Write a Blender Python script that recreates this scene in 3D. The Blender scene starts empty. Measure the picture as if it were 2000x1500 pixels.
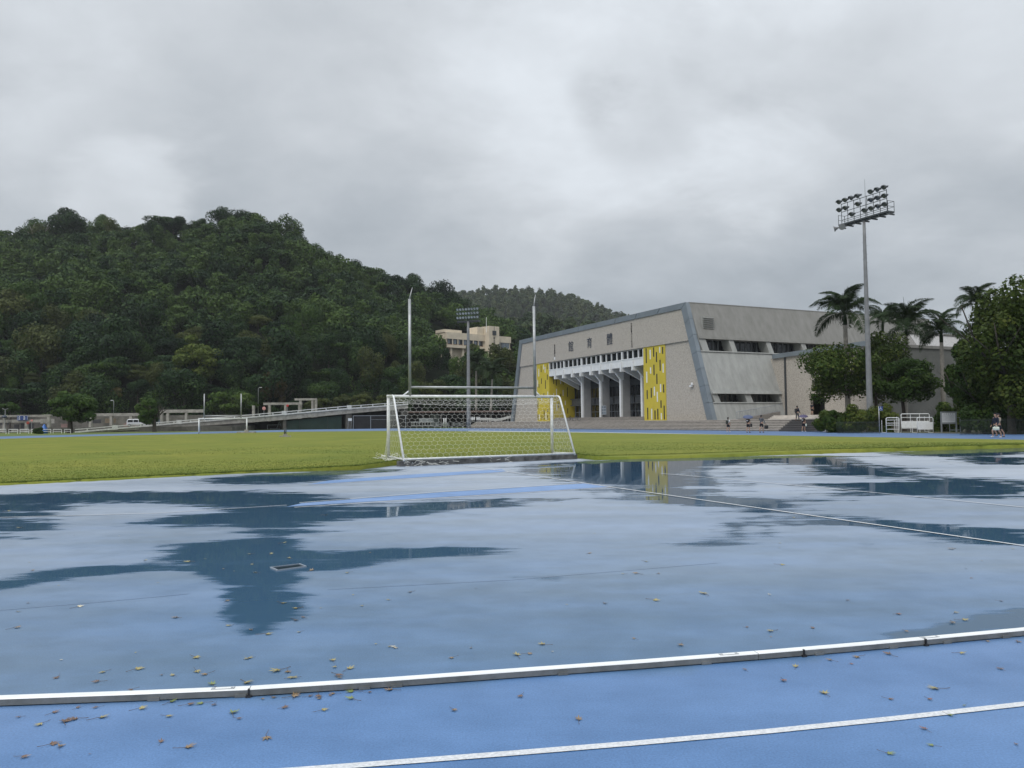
import bpy, math, random
import numpy as np
from mathutils import Vector, Matrix

S = bpy.context.scene
C = S.collection
R = math.radians

# ---------------------------------------------------------------- camera
F, CAMH, HZ0, ROLL = 1500.0, 1.45, 822.5, 0.009
_p = math.atan((HZ0 - 750) / F)
_f0 = Vector((0, math.cos(_p), math.sin(_p)))
_u0 = Vector((0, -math.sin(_p), math.cos(_p)))
_x = Vector((1, 0, 0))
_r = _x * math.cos(ROLL) - _u0 * math.sin(ROLL)
_u = _x * math.sin(ROLL) + _u0 * math.cos(ROLL)
CAM = Vector((0, 0, CAMH))
cam_d = bpy.data.cameras.new('camera')
cam = bpy.data.objects.new('camera', cam_d); C.objects.link(cam)
cam.matrix_world = Matrix(((_r.x, _u.x, -_f0.x, CAM.x), (_r.y, _u.y, -_f0.y, CAM.y), (_r.z, _u.z, -_f0.z, CAM.z), (0, 0, 0, 1)))
cam_d.sensor_width = 36; cam_d.lens = F / 2000 * 36
cam_d.clip_start = 0.05; cam_d.clip_end = 9000
S.camera = cam

# ---------------------------------------------------------------- sky, sun, exposure
SUN_EL, SUN_AZ = R(48), R(-150)
w = bpy.data.worlds.new('World'); S.world = w; w.use_nodes = True
def build_world():
    nt = w.node_tree; N = nt.nodes; L = nt.links; N.clear()
    out = N.new('ShaderNodeOutputWorld'); bg = N.new('ShaderNodeBackground')
    sky = N.new('ShaderNodeTexSky'); sky.sky_type = 'NISHITA'; sky.sun_disc = False
    sky.sun_elevation = SUN_EL; sky.sun_rotation = SUN_AZ
    tc = N.new('ShaderNodeTexCoord')
    sep = N.new('ShaderNodeSeparateXYZ'); L.new(tc.outputs['Generated'], sep.inputs[0])
    def M(op, a, b=None, c=None, clamp=False):
        n = N.new('ShaderNodeMath'); n.operation = op; n.use_clamp = clamp
        for i, v in enumerate((a, b, c)):
            if v is None: continue
            if isinstance(v, (int, float)): n.inputs[i].default_value = v
            else: L.new(v, n.inputs[i])
        return n.outputs[0]
    def noise(vec, scale, detail, rough, dist=0.0):
        n = N.new('ShaderNodeTexNoise'); n.inputs['Scale'].default_value = scale; n.inputs['Detail'].default_value = detail
        n.inputs['Roughness'].default_value = rough; n.inputs['Distortion'].default_value = dist
        L.new(vec, n.inputs['Vector']); return n.outputs[0]
    def smooth(v, a, b, lo=0.0, hi=1.0):
        n = N.new('ShaderNodeMapRange'); n.interpolation_type = 'SMOOTHSTEP'
        L.new(v, n.inputs[0]); n.inputs[1].default_value = a; n.inputs[2].default_value = b
        n.inputs[3].default_value = lo; n.inputs[4].default_value = hi; return n.outputs[0]
    z = M('MAXIMUM', sep.outputs[2], 0.0)
    zz = M('ADD', z, 0.36)
    cx = M('DIVIDE', sep.outputs[0], zz); cy = M('DIVIDE', sep.outputs[1], zz)
    comb = N.new('ShaderNodeCombineXYZ'); L.new(cx, comb.inputs[0]); L.new(cy, comb.inputs[1])
    mp = N.new('ShaderNodeMapping'); L.new(comb.outputs[0], mp.inputs[0])
    mp.inputs['Rotation'].default_value = (0, 0, R(-38)); mp.inputs['Scale'].default_value = (0.75, 1.0, 1); mp.inputs['Location'].default_value = (1.7, 0.6, 0)
    big = noise(mp.outputs[0], 1.25, 3, 0.5, 0.15)
    mid = noise(mp.outputs[0], 3.4, 9, 0.56, 0.25)
    fine = noise(comb.outputs[0], 8.0, 8, 0.6, 0.2)
    # thickness of the cloud layer
    t = M('ADD', M('MULTIPLY', M('SUBTRACT', big, 0.5), 0.85), M('MULTIPLY', M('SUBTRACT', mid, 0.5), 0.85))
    t = M('ADD', t, M('MULTIPLY', M('SUBTRACT', fine, 0.5), 0.36))
    lum = M('ADD', smooth(z, 0.0, 0.50, 0.455, 0.735), M('MULTIPLY', t, 0.42))
    # thinner and thicker spots of the layer, by direction
    def spot(px, py, rad, amt, nz=0.5):
        d = (_f0 + _r * ((px - 1000) / F) - _u * ((py - 750) / F)).normalized()
        dp = N.new('ShaderNodeVectorMath'); dp.operation = 'DOT_PRODUCT'
        nv = N.new('ShaderNodeVectorMath'); nv.operation = 'NORMALIZE'; L.new(tc.outputs['Generated'], nv.inputs[0])
        L.new(nv.outputs[0], dp.inputs[0]); dp.inputs[1].default_value = d
        q = M('ADD', dp.outputs['Value'], M('MULTIPLY', M('SUBTRACT', mid, 0.5), (1 - math.cos(rad)) * nz * 4))
        e = smooth(q, math.cos(rad), 1.0)
        if nz >= 0.8: e = M('MULTIPLY', e, smooth(mid, 0.40, 0.55))
        return M('MULTIPLY', e, amt)
    for a in SPOTS: lum = M('ADD', lum, spot(*a))
    # overhead the layer is much brighter (overcast sky), outside the picture
    lum = M('ADD', lum, smooth(z, 0.50, 0.95, 0.0, ZENITH))
    lum = M('MAXIMUM', lum, 0.12)
    tint = N.new('ShaderNodeMix'); tint.data_type = 'RGBA'
    L.new(smooth(lum, 0.28, 0.72), tint.inputs[0]); tint.inputs[6].default_value = (0.885, 1.0, 1.12, 1); tint.inputs[7].default_value = (0.94, 1.0, 1.065, 1)
    cl = N.new('ShaderNodeVectorMath'); cl.operation = 'SCALE'; L.new(tint.outputs[2], cl.inputs[0]); L.new(lum, cl.inputs[3])
    sk = N.new('ShaderNodeVectorMath'); sk.operation = 'SCALE'; L.new(sky.outputs[0], sk.inputs[0]); sk.inputs[3].default_value = 0.06
    mx = N.new('ShaderNodeMix'); mx.data_type = 'RGBA'; mx.inputs[0].default_value = 0.94
    L.new(sk.outputs[0], mx.inputs[6]); L.new(cl.outputs[0], mx.inputs[7])
    L.new(mx.outputs[2], bg.inputs[0]); bg.inputs[1].default_value = 1.0
    L.new(bg.outputs[0], out.inputs[0])
ZENITH = 1.0
SPOTS = [(245, 405, 0.08, 0.11, 0.9), (60, 280, 0.2, 0.07), (330, 350, 0.14, -0.07), (620, 380, 0.3, -0.05), (1240, 200, 0.085, -0.13, 0.8), (1175, 180, 0.05, -0.08, 0.8), (1420, 135, 0.055, -0.12, 0.8),
         (1050, 300, 0.2, 0.07), (1700, 380, 0.3, -0.04), (1900, 60, 0.35, 0.05), (1180, 20, 0.3, 0.08), (1480, 305, 0.10, 0.05, 0.9)]
build_world()
sun_d = bpy.data.lights.new('sun', 'SUN'); sun_d.energy = 1.35; sun_d.angle = R(28); sun_d.color = (1.0, 0.965, 0.92)
sun = bpy.data.objects.new('sun', sun_d); C.objects.link(sun)
sun.rotation_euler = Vector((-math.sin(SUN_AZ) * math.cos(SUN_EL), -math.cos(SUN_AZ) * math.cos(SUN_EL), -math.sin(SUN_EL))).to_track_quat('-Z', 'Y').to_euler()
S.view_settings.view_transform = 'Standard'; S.view_settings.look = 'None'
S.view_settings.exposure = 0.0; S.view_settings.gamma = 1.0
S.render.engine = 'CYCLES'
S.cycles.use_denoising = True
S.cycles.denoiser = 'OPENIMAGEDENOISE'; S.cycles.denoising_input_passes = 'RGB_ALBEDO_NORMAL'; S.cycles.denoising_prefilter = 'ACCURATE'
S.cycles.max_bounces = 6; S.cycles.diffuse_bounces = 3; S.cycles.glossy_bounces = 4; S.cycles.transparent_max_bounces = 8
S.cycles.sample_clamp_indirect = 6

# ---------------------------------------------------------------- helpers
def ray(px, py):
    return _f0 + _r * ((px - 1000) / F) - _u * ((py - 750) / F)
def G(px, py, z=0.0):                 # the point of height z seen at a pixel
    d = ray(px, py); k = (z - CAMH) / d.z
    return CAM + d * k
def D(px, py, Y):                     # the point at depth Y seen at a pixel
    d = ray(px, py); return CAM + d * (Y / d.y)
def PLN(px, py, o, n):                # the point of a plane seen at a pixel
    d = ray(px, py); k = (Vector(o) - CAM).dot(n) / d.dot(n)
    return CAM + d * k
def proj(P):                          # numpy: world points -> pixels
    q = np.asarray(P, float) - np.array(CAM)
    zc = q @ np.array(_f0); xc = q @ np.array(_r); yc = q @ np.array(_u)
    zc = np.where(zc < 0.05, np.nan, zc)
    return 1000 + F * xc / zc, 750 - F * yc / zc
def XG(px, Y, z=0.0):                 # the point on the ground at depth Y below pixel column px
    lo = D(px, HZ0 - ROLL * (px - 1000), Y); return Vector((lo.x, Y, z))
def hzy(px): return HZ0 - ROLL * (px - 1000)
def zat(px, py, Y): return D(px, py, Y).z

def inpoly(x, y, poly):
    x = np.asarray(x); y = np.asarray(y); c = np.zeros(x.shape, bool); n = len(poly)
    for i in range(n):
        x1, y1 = poly[i]; x2, y2 = poly[(i + 1) % n]
        if y1 == y2: continue
        m = ((y1 > y) != (y2 > y)) & (x < (x2 - x1) * (y - y1) / (y2 - y1) + x1)
        c ^= m
    return c
_prm = np.random.RandomState(7).rand(256, 256)
def vnoise(x, y):
    xi = np.floor(x).astype(int); yi = np.floor(y).astype(int); fx = x - xi; fy = y - yi
    fx = fx * fx * (3 - 2 * fx); fy = fy * fy * (3 - 2 * fy)
    g = lambda a, b: _prm[a & 255, b & 255]
    return (g(xi, yi) * (1 - fx) + g(xi + 1, yi) * fx) * (1 - fy) + (g(xi, yi + 1) * (1 - fx) + g(xi + 1, yi + 1) * fx) * fy
def fbm(x, y, o=4):
    x = np.asarray(x, float); y = np.asarray(y, float); s = 0; a = 0.5
    for i in range(o):
        s = s + a * vnoise(x * 2 ** i + 17.3 * i, y * 2 ** i + 5.1 * i); a *= 0.5
    return s / (1 - 0.5 ** o)

def link(name, data, parent=None):
    o = bpy.data.objects.new(name, data); C.objects.link(o)
    if parent is not None: o.parent = parent
    return o
_base = {}
def thing(name, label, cat, loc=(0, 0, 0), group=None):
    o = link(name, None); o.location = loc; o.empty_display_size = 0.2
    o['label'] = label; o['category'] = cat
    if group: o['group'] = group
    _base[o.name] = Vector(loc)
    return o
def tag(o, label=None, cat=None, group=None, kind=None):
    if label: o['label'] = label
    if cat: o['category'] = cat
    if group: o['group'] = group
    if kind: o['kind'] = kind
    return o
def base_of(o):
    while o is not None:
        if o.name in _base and o.parent is None: return _base[o.name]
        o = o.parent
    return Vector((0, 0, 0))

class MB:
    def __init__(s): s.v = []; s.f = []; s.m = []
    def add(s, vs, fs, mi=0):
        o = len(s.v); s.v += [tuple(v) for v in vs]; s.f += [tuple(i + o for i in f) for f in fs]; s.m += [mi] * len(fs); return s
    def box(s, c, sz, ax=None, mi=0):     # centre, full sizes, optional axes (three vectors)
        c = Vector(c); X, Y, Z = ax or (Vector((1, 0, 0)), Vector((0, 1, 0)), Vector((0, 0, 1)))
        a, b, d = sz[0] / 2, sz[1] / 2, sz[2] / 2
        vs = [c + X * (a * i) + Y * (b * j) + Z * (d * k) for k in (-1, 1) for j in (-1, 1) for i in (-1, 1)]
        return s.add(vs, [(0, 2, 3, 1), (4, 5, 7, 6), (0, 1, 5, 4), (2, 6, 7, 3), (0, 4, 6, 2), (1, 3, 7, 5)], mi)
    def bbox(s, lo, hi, mi=0):
        lo = Vector(lo); hi = Vector(hi); return s.box((lo + hi) / 2, hi - lo, None, mi)
    def beam(s, p, q, wd, ht, up=(0, 0, 1), mi=0):
        p = Vector(p); q = Vector(q); Y = (q - p); l = Y.length; Y.normalize()
        X = Y.cross(Vector(up)); X.normalize(); Z = X.cross(Y)
        return s.box((p + q) / 2, (wd, l, ht), (X, Y, Z), mi)
    def tube(s, pts, rad, n=8, cap=True, mi=0):
        pts = [Vector(p) for p in pts]; k = len(pts)
        rad = [rad] * k if isinstance(rad, (int, float)) else list(rad)
        o = []; prev = None
        for i, p in enumerate(pts):
            t = (pts[min(i + 1, k - 1)] - pts[max(i - 1, 0)]).normalized()
            a = prev if prev is not None else (Vector((0, 0, 1)) if abs(t.z) < 0.9 else Vector((1, 0, 0)))
            b = t.cross(a)
            if b.length < 1e-6: b = t.cross(Vector((0.3, 1, 0.2)))
            b.normalize(); a = b.cross(t).normalized(); prev = a
            o += [p + (a * math.cos(2 * math.pi * j / n) + b * math.sin(2 * math.pi * j / n)) * rad[i] for j in range(n)]
        fs = [(i * n + j, i * n + (j + 1) % n, (i + 1) * n + (j + 1) % n, (i + 1) * n + j) for i in range(k - 1) for j in range(n)]
        if cap: fs += [tuple(range(n))[::-1], tuple((k - 1) * n + j for j in range(n))]
        return s.add(o, fs, mi)
    def prism(s, poly, vec, mi=0):        # closed polygon swept along a vector
        poly = [Vector(p) for p in poly]; vec = Vector(vec); n = len(poly)
        return s.add(poly + [p + vec for p in poly], [tuple(range(n))[::-1], tuple(range(n, 2 * n))] + [(i, (i + 1) % n, n + (i + 1) % n, n + i) for i in range(n)], mi)
    def quad(s, a, b, c, d, mi=0): return s.add([a, b, c, d], [(0, 1, 2, 3)], mi)
    def lathe(s, c, prof, n=16, ax=None, mi=0):   # prof: (radius, height)
        c = Vector(c); X, Y, Z = ax or (Vector((1, 0, 0)), Vector((0, 1, 0)), Vector((0, 0, 1)))
        vs = [c + (X * math.cos(2 * math.pi * j / n) + Y * math.sin(2 * math.pi * j / n)) * r + Z * h for r, h in prof for j in range(n)]
        k = len(prof)
        fs = [(i * n + j, i * n + (j + 1) % n, (i + 1) * n + (j + 1) % n, (i + 1) * n + j) for i in range(k - 1) for j in range(n)]
        fs += [tuple(range(n))[::-1], tuple((k - 1) * n + j for j in range(n))]
        return s.add(vs, fs, mi)
    def build(s, name, mat, parent=None, smooth=False, bevel=0):
        o = Vector((0, 0, 0)) if parent is None else base_of(parent)
        me = bpy.data.meshes.new(name)
        me.from_pydata([(x - o.x, y - o.y, z - o.z) for x, y, z in s.v], [], s.f)
        for m in (mat if isinstance(mat, (list, tuple)) else [mat]): me.materials.append(m)
        if any(s.m): me.polygons.foreach_set('material_index', s.m)
        if smooth: me.polygons.foreach_set('use_smooth', [True] * len(me.polygons))
        me.update()
        ob = link(name, me, parent)
        if bevel:
            b = ob.modifiers.new('bevel', 'BEVEL'); b.width = bevel; b.segments = 2; b.limit_method = 'ANGLE'
        return ob
def npmesh(name, V, Fc, k, mat, attrs=None, parent=None, smooth=False):   # big meshes from arrays; k corners per face
    V = np.asarray(V, np.float32); Fc = np.asarray(Fc, np.int32).reshape(-1, k)
    me = bpy.data.meshes.new(name); nf = len(Fc)
    me.vertices.add(len(V)); me.vertices.foreach_set('co', V.ravel())
    me.loops.add(nf * k); me.loops.foreach_set('vertex_index', Fc.ravel())
    me.polygons.add(nf); me.polygons.foreach_set('loop_start', np.arange(0, nf * k, k, dtype=np.int32))
    me.polygons.foreach_set('loop_total', np.full(nf, k, np.int32))
    if smooth: me.polygons.foreach_set('use_smooth', np.ones(nf, bool))
    me.update(calc_edges=True)
    for an, (dom, arr) in (attrs or {}).items():
        a = me.attributes.new(an, 'FLOAT', dom); a.data.foreach_set('value', np.asarray(arr, np.float32))
    me.materials.append(mat)
    if name is None: return me
    return link(name, me, parent)
def copy_tree(o, parent=None):
    c = o.copy(); C.objects.link(c)
    if parent is not None: c.parent = parent
    for ch in o.children: copy_tree(ch, c)
    return c

# ---------------------------------------------------------------- materials
def mat(name, col, rough=0.6, metal=0.0, spec=0.5, var=0.0, vscale=3.0, bump=0.0, bscale=20.0, coat=0.0, detail=5, col2=None, stretch=None):
    m = bpy.data.materials.new(name); m.use_nodes = True; nt = m.node_tree; N = nt.nodes; L = nt.links
    b = N['Principled BSDF']
    b.inputs['Base Color'].default_value = (*col, 1); b.inputs['Roughness'].default_value = rough
    b.inputs['Metallic'].default_value = metal; b.inputs['Specular IOR Level'].default_value = spec
    if coat: b.inputs['Coat Weight'].default_value = coat; b.inputs['Coat Roughness'].default_value = 0.06
    tc = N.new('ShaderNodeTexCoord'); vec = tc.outputs['Object']
    if stretch:
        mp = N.new('ShaderNodeMapping'); mp.inputs['Scale'].default_value = stretch; L.new(vec, mp.inputs[0]); vec = mp.outputs[0]
    if var or col2:
        n = N.new('ShaderNodeTexNoise'); n.inputs['Scale'].default_value = vscale; n.inputs['Detail'].default_value = detail; n.inputs['Roughness'].default_value = 0.62
        L.new(vec, n.inputs['Vector'])
        mr = N.new('ShaderNodeMapRange'); mr.inputs[1].default_value = 0.3; mr.inputs[2].default_value = 0.7; L.new(n.outputs[0], mr.inputs[0])
        mx = N.new('ShaderNodeMix'); mx.data_type = 'RGBA'; L.new(mr.outputs[0], mx.inputs[0])
        lo = tuple(c * (1 - var) for c in col); hi = col2 or tuple(min(1, c * (1 + var)) for c in col)
        mx.inputs[6].default_value = (*lo, 1); mx.inputs[7].default_value = (*hi, 1); L.new(mx.outputs[2], b.inputs['Base Color'])
    if bump:
        n2 = N.new('ShaderNodeTexNoise'); n2.inputs['Scale'].default_value = bscale; n2.inputs['Detail'].default_value = 4; L.new(vec, n2.inputs['Vector'])
        bp = N.new('ShaderNodeBump'); bp.inputs['Strength'].default_value = bump; bp.inputs['Distance'].default_value = 0.02
        L.new(n2.outputs[0], bp.inputs['Height']); L.new(bp.outputs[0], b.inputs['Normal'])
    return m
MT = {}
MT['white'] = mat('white_paint', (0.82, 0.83, 0.82), 0.35, var=0.10, vscale=6)
MT['goalwhite'] = mat('weathered_white_paint', (0.70, 0.71, 0.70), 0.32, var=0.22, vscale=9, col2=(0.78, 0.79, 0.78))
MT['galv'] = mat('galvanised_steel', (0.36, 0.37, 0.37), 0.42, metal=0.55, var=0.2, vscale=5)
MT['greypaint'] = mat('grey_paint', (0.25, 0.27, 0.29), 0.5, var=0.15)
MT['darkmetal'] = mat('dark_metal', (0.05, 0.055, 0.06), 0.45, metal=0.3, var=0.2)
MT['black'] = mat('black_rubber', (0.018, 0.018, 0.02), 0.5)
MT['concrete'] = mat('old_concrete', (0.30, 0.285, 0.255), 0.85, var=0.35, vscale=1.2, bump=0.3)
MT['darkconc'] = mat('dark_concrete', (0.085, 0.08, 0.072), 0.9, var=0.45, vscale=0.8, bump=0.3)  # darker, strongly mottled concrete
MT['glass'] = mat('dark_glass', (0.012, 0.015, 0.02), 0.06, spec=0.6, var=0.4, vscale=0.7)
MT['sky_glass'] = mat('pale_window_glass', (0.16, 0.19, 0.22), 0.08, spec=0.7, var=0.5, vscale=0.6)
# ================================================================ GROUND, TRACK, GRASS
def lerp_poly(pts, x):
    xs = [p[0] for p in pts]; ys = [p[1] for p in pts]
    return float(np.interp(x, xs, ys))
NEAR = [(-400, 963), (0, 944), (380, 926), (560, 917), (700, 909.5), (772, 900), (784, 899.6), (1128, 886.8), (1165, 891), (1320, 887.5), (1500, 881.5), (1750, 874.5), (2000, 868), (2125, 865.2)]
FAR = [(-400, 876), (-200, 866.5), (0, 858), (150, 853), (300, 849), (560, 843.3), (750, 841.4), (915, 842.3), (1115, 844.8), (1400, 850), (1700, 856.5), (2000, 862.7), (2125, 865.0)]
def zgrass(X, Y):
    X = np.asarray(X, float); Y = np.asarray(Y, float)
    near = 0.05 + 0.12 * np.clip((X + 8) / 4.3, 0, 1) - 0.10 * np.clip((X - 2.6) / 1.2, 0, 1)
    far = 0.16 + 0 * X
    k = np.clip((Y - 27) / 6, 0, 1); k2 = np.clip((Y - 40) / 70, 0, 1)
    return (near * (1 - k) + far * k) * (1 - k2) + 0.04 * k2

def track_material(name='wet_blue_track', cap=0.56, dk=1.0):
    m = bpy.data.materials.new(name); m.use_nodes = True; nt = m.node_tree; N = nt.nodes; L = nt.links
    N.remove(N['Principled BSDF']); tc = N.new('ShaderNodeTexCoord')
    def noise(scale, detail, rough, st=(1, 1, 1), rot=0.0):
        mp = N.new('ShaderNodeMapping'); mp.inputs['Scale'].default_value = st; mp.inputs['Rotation'].default_value = (0, 0, rot); L.new(tc.outputs['Object'], mp.inputs[0])
        n = N.new('ShaderNodeTexNoise'); n.inputs['Scale'].default_value = scale; n.inputs['Detail'].default_value = detail; n.inputs['Roughness'].default_value = rough
        L.new(mp.outputs[0], n.inputs['Vector']); return n.outputs[0]
    def mr(v, a, b_, lo, hi, sm=True):
        n = N.new('ShaderNodeMapRange'); n.interpolation_type = 'SMOOTHSTEP' if sm else 'LINEAR'; L.new(v, n.inputs[0])
        for i, q in enumerate((a, b_, lo, hi)): n.inputs[i + 1].default_value = q
        return n.outputs[0]
    def M(op, a, c):
        n = N.new('ShaderNodeMath'); n.operation = op
        for i, v in enumerate((a, c)):
            if isinstance(v, (int, float)): n.inputs[i].default_value = v
            else: L.new(v, n.inputs[i])
        return n.outputs[0]
    def mixc(f, a, b_, bt='MIX'):
        n = N.new('ShaderNodeMix'); n.data_type = 'RGBA'; n.blend_type = bt
        for i, v in ((0, f), (6, a), (7, b_)):
            if isinstance(v, float): n.inputs[i].default_value = v
            elif isinstance(v, tuple): n.inputs[i].default_value = (*v, 1)
            else: L.new(v, n.inputs[i])
        return n.outputs[2]
    at = N.new('ShaderNodeAttribute'); at.attribute_name = 'wet'
    rag = noise(0.9, 9, 0.66, (0.42, 1.25, 1), R(-22)); ragf = noise(6.0, 7, 0.66, (0.35, 1.5, 1), R(-22))
    wv = M('ADD', M('ADD', at.outputs['Fac'], M('MULTIPLY', M('SUBTRACT', rag, 0.5), 0.80)), M('MULTIPLY', M('SUBTRACT', ragf, 0.5), 0.50))
    stk = noise(1.0, 7, 0.64, (0.20, 2.4, 1))
    wv = M('ADD', wv, M('MULTIPLY', M('SUBTRACT', stk, 0.5), 1.15))
    wet = mr(wv, 0.31, 0.62, 0, 1)
    film = noise(0.28, 6, 0.6, (0.5, 1.2, 1), R(-22)); film2 = noise(2.6, 6, 0.6); stain = noise(0.9, 8, 0.65, (0.45, 1.3, 1), R(-20))
    # matt rubber granulate under a film of water
    cA = mixc(mr(film2, 0.3, 0.7, 0, 1), (dk * 0.080, dk * 0.180, dk * 0.372), (dk * 0.096, dk * 0.208, dk * 0.425))
    cA = mixc(mr(stain, 0.35, 0.65, 0, 1), cA, mixc(1.0, cA, (0.80, 0.85, 0.88), 'MULTIPLY'))
    cA = mixc(0.5, cA, mr(noise(95, 3, 0.6), 0.25, 0.75, 0.50, 1.38, False), 'MULTIPLY')
    fa = N.new('ShaderNodeAttribute'); fa.attribute_name = 'film'
    fl = M('MULTIPLY', fa.outputs['Fac'], mr(stain, 0.30, 0.70, 0.55, 1.0))
    cA = mixc(fl, cA, mixc(1.0, cA, (0.80, 0.74, 0.56), 'MULTIPLY'))
    cC = mixc(wet, cA, (0.044, 0.098, 0.165))
    g2 = noise(150, 2, 0.5); rip = noise(5.0, 3, 0.5, (0.6, 1.6, 1), 0.3)
    bp = N.new('ShaderNodeBump'); bp.inputs['Distance'].default_value = 0.004; L.new(g2, bp.inputs['Height']); L.new(mr(wet, 0, 1, 0.30, 0.0), bp.inputs['Strength'])
    b2 = N.new('ShaderNodeBump'); b2.inputs['Distance'].default_value = 0.004; b2.inputs['Strength'].default_value = 0.08; L.new(rip, b2.inputs['Height']); L.new(bp.outputs[0], b2.inputs['Normal'])
    df = N.new('ShaderNodeBsdfDiffuse'); L.new(cC, df.inputs[0]); L.new(bp.outputs[0], df.inputs['Normal'])
    rg = M('ADD', mr(film, 0.35, 0.65, 0.38, 0.52), M('MULTIPLY', M('SUBTRACT', film2, 0.5), 0.14))
    rm = N.new('ShaderNodeMix'); L.new(wet, rm.inputs[0]); L.new(rg, rm.inputs[2]); rm.inputs[3].default_value = 0.025
    gl = N.new('ShaderNodeBsdfAnisotropic'); gl.distribution = 'MULTI_GGX'; L.new(rm.outputs[0], gl.inputs['Roughness']); L.new(b2.outputs[0], gl.inputs['Normal'])
    fr = N.new('ShaderNodeFresnel'); fr.inputs['IOR'].default_value = 1.33
    fac = M('MINIMUM', M('MULTIPLY', fr.outputs[0], mr(wet, 0, 1, FILM, 1.0)), mr(M('MAXIMUM', wet, M('MULTIPLY', fl, 0.55)), 0, 1, cap, 1.0, False))
    mx = N.new('ShaderNodeMixShader'); L.new(fac, mx.inputs[0]); L.new(df.outputs[0], mx.inputs[1]); L.new(gl.outputs[0], mx.inputs[2]); L.new(mx.outputs[0], N['Material Output'].inputs[0])
    return m
FILM = 0.9
MT['track'] = track_material()

PUD = [  # standing water on the track, outlines read off the photograph and laid on the ground
    [(370, 935), (480, 927), (600, 922), (755, 914), (860, 909), (760, 922), (640, 931), (690, 937), (560, 946), (470, 950), (400, 944)],
    [(0, 966), (120, 958), (230, 957), (200, 968), (110, 985), (95, 1008), (80, 1034), (40, 1050), (0, 1058), (-60, 1064), (-80, 972)],
    [(230, 964), (380, 958), (470, 962), (420, 972), (300, 980), (210, 992), (180, 984)],
    [(330, 985), (430, 970), (560, 956), (640, 962), (690, 972), (620, 985), (652, 1002), (608, 1020), (592, 1050), (600, 1072), (625, 1092), (606, 1118), (598, 1145), (590, 1168), (622, 1182), (568, 1222), (500, 1246), (462, 1240), (442, 1190), (458, 1152), (440, 1130), (402, 1142), (385, 1118), (300, 1090), (345, 1066), (460, 1052), (470, 1030), (300, 1026), (320, 1006), (460, 1000), (400, 988)],
    [(0, 1128), (90, 1118), (170, 1104), (280, 1094), (320, 1100), (240, 1118), (110, 1136), (0, 1152), (-80, 1155), (-80, 1132)],
    [(590, 1100), (720, 1075), (870, 1066), (980, 1062), (1008, 1078), (940, 1082), (800, 1092), (690, 1108), (620, 1116)],
    [(640, 1005), (800, 985), (1000, 970), (1090, 966), (1000, 988), (860, 1002), (720, 1012)],
    [(1000, 908), (1135, 901), (1290, 892), (1400, 890), (1440, 900), (1396, 915), (1390, 940), (1420, 966), (1480, 984), (1600, 1006), (1760, 1018), (1900, 1028), (2040, 1040), (2040, 1074), (1900, 1058), (1720, 1034), (1600, 1024), (1500, 1004), (1380, 990), (1300, 986), (1265, 986), (1220, 962), (1150, 944), (1080, 934), (1010, 922)],
    [(1180, 955), (1260, 950), (1310, 985), (1290, 990), (1210, 975)],
    [(1370, 1000), (1440, 1006), (1500, 1022), (1527, 1042), (1500, 1058), (1400, 1068), (1300, 1078), (1285, 1070), (1380, 1056), (1440, 1046), (1410, 1026)],
    [(1440, 893), (1560, 888), (1680, 892), (1690, 905), (1840, 928), (2040, 942), (2040, 966), (1880, 956), (1790, 938), (1690, 926), (1600, 932), (1530, 925), (1600, 916), (1520, 905)],
    [(1560, 945), (1720, 940), (1820, 950), (1960, 964), (2040, 972), (2040, 982), (1880, 972), (1700, 966), (1620, 985), (1500, 992), (1560, 975), (1640, 958)],
    [(1700, 884), (1830, 877), (2040, 868), (2060, 880), (1960, 890), (2040, 896), (2040, 910), (1920, 908), (1840, 898), (1900, 890), (1800, 893)],
    [(1640, 1062), (1690, 1056), (1716, 1066), (1700, 1074), (1660, 1074)],
    [(1036, 1108), (1064, 1106), (1080, 1128), (1070, 1152), (1040, 1154), (1030, 1134)],
    [(1560, 1262), (1700, 1240), (2000, 1196), (2060, 1190), (2060, 1226), (1900, 1240), (1700, 1262)],
]
RAILPX = [(-300, 1391), (0, 1380.5), (250, 1371.5), (485, 1361.5), (750, 1344.5), (1000, 1326), (1250, 1308), (1480, 1290), (1650, 1275.5), (1810, 1261), (2000, 1243), (2300, 1212)]
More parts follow.
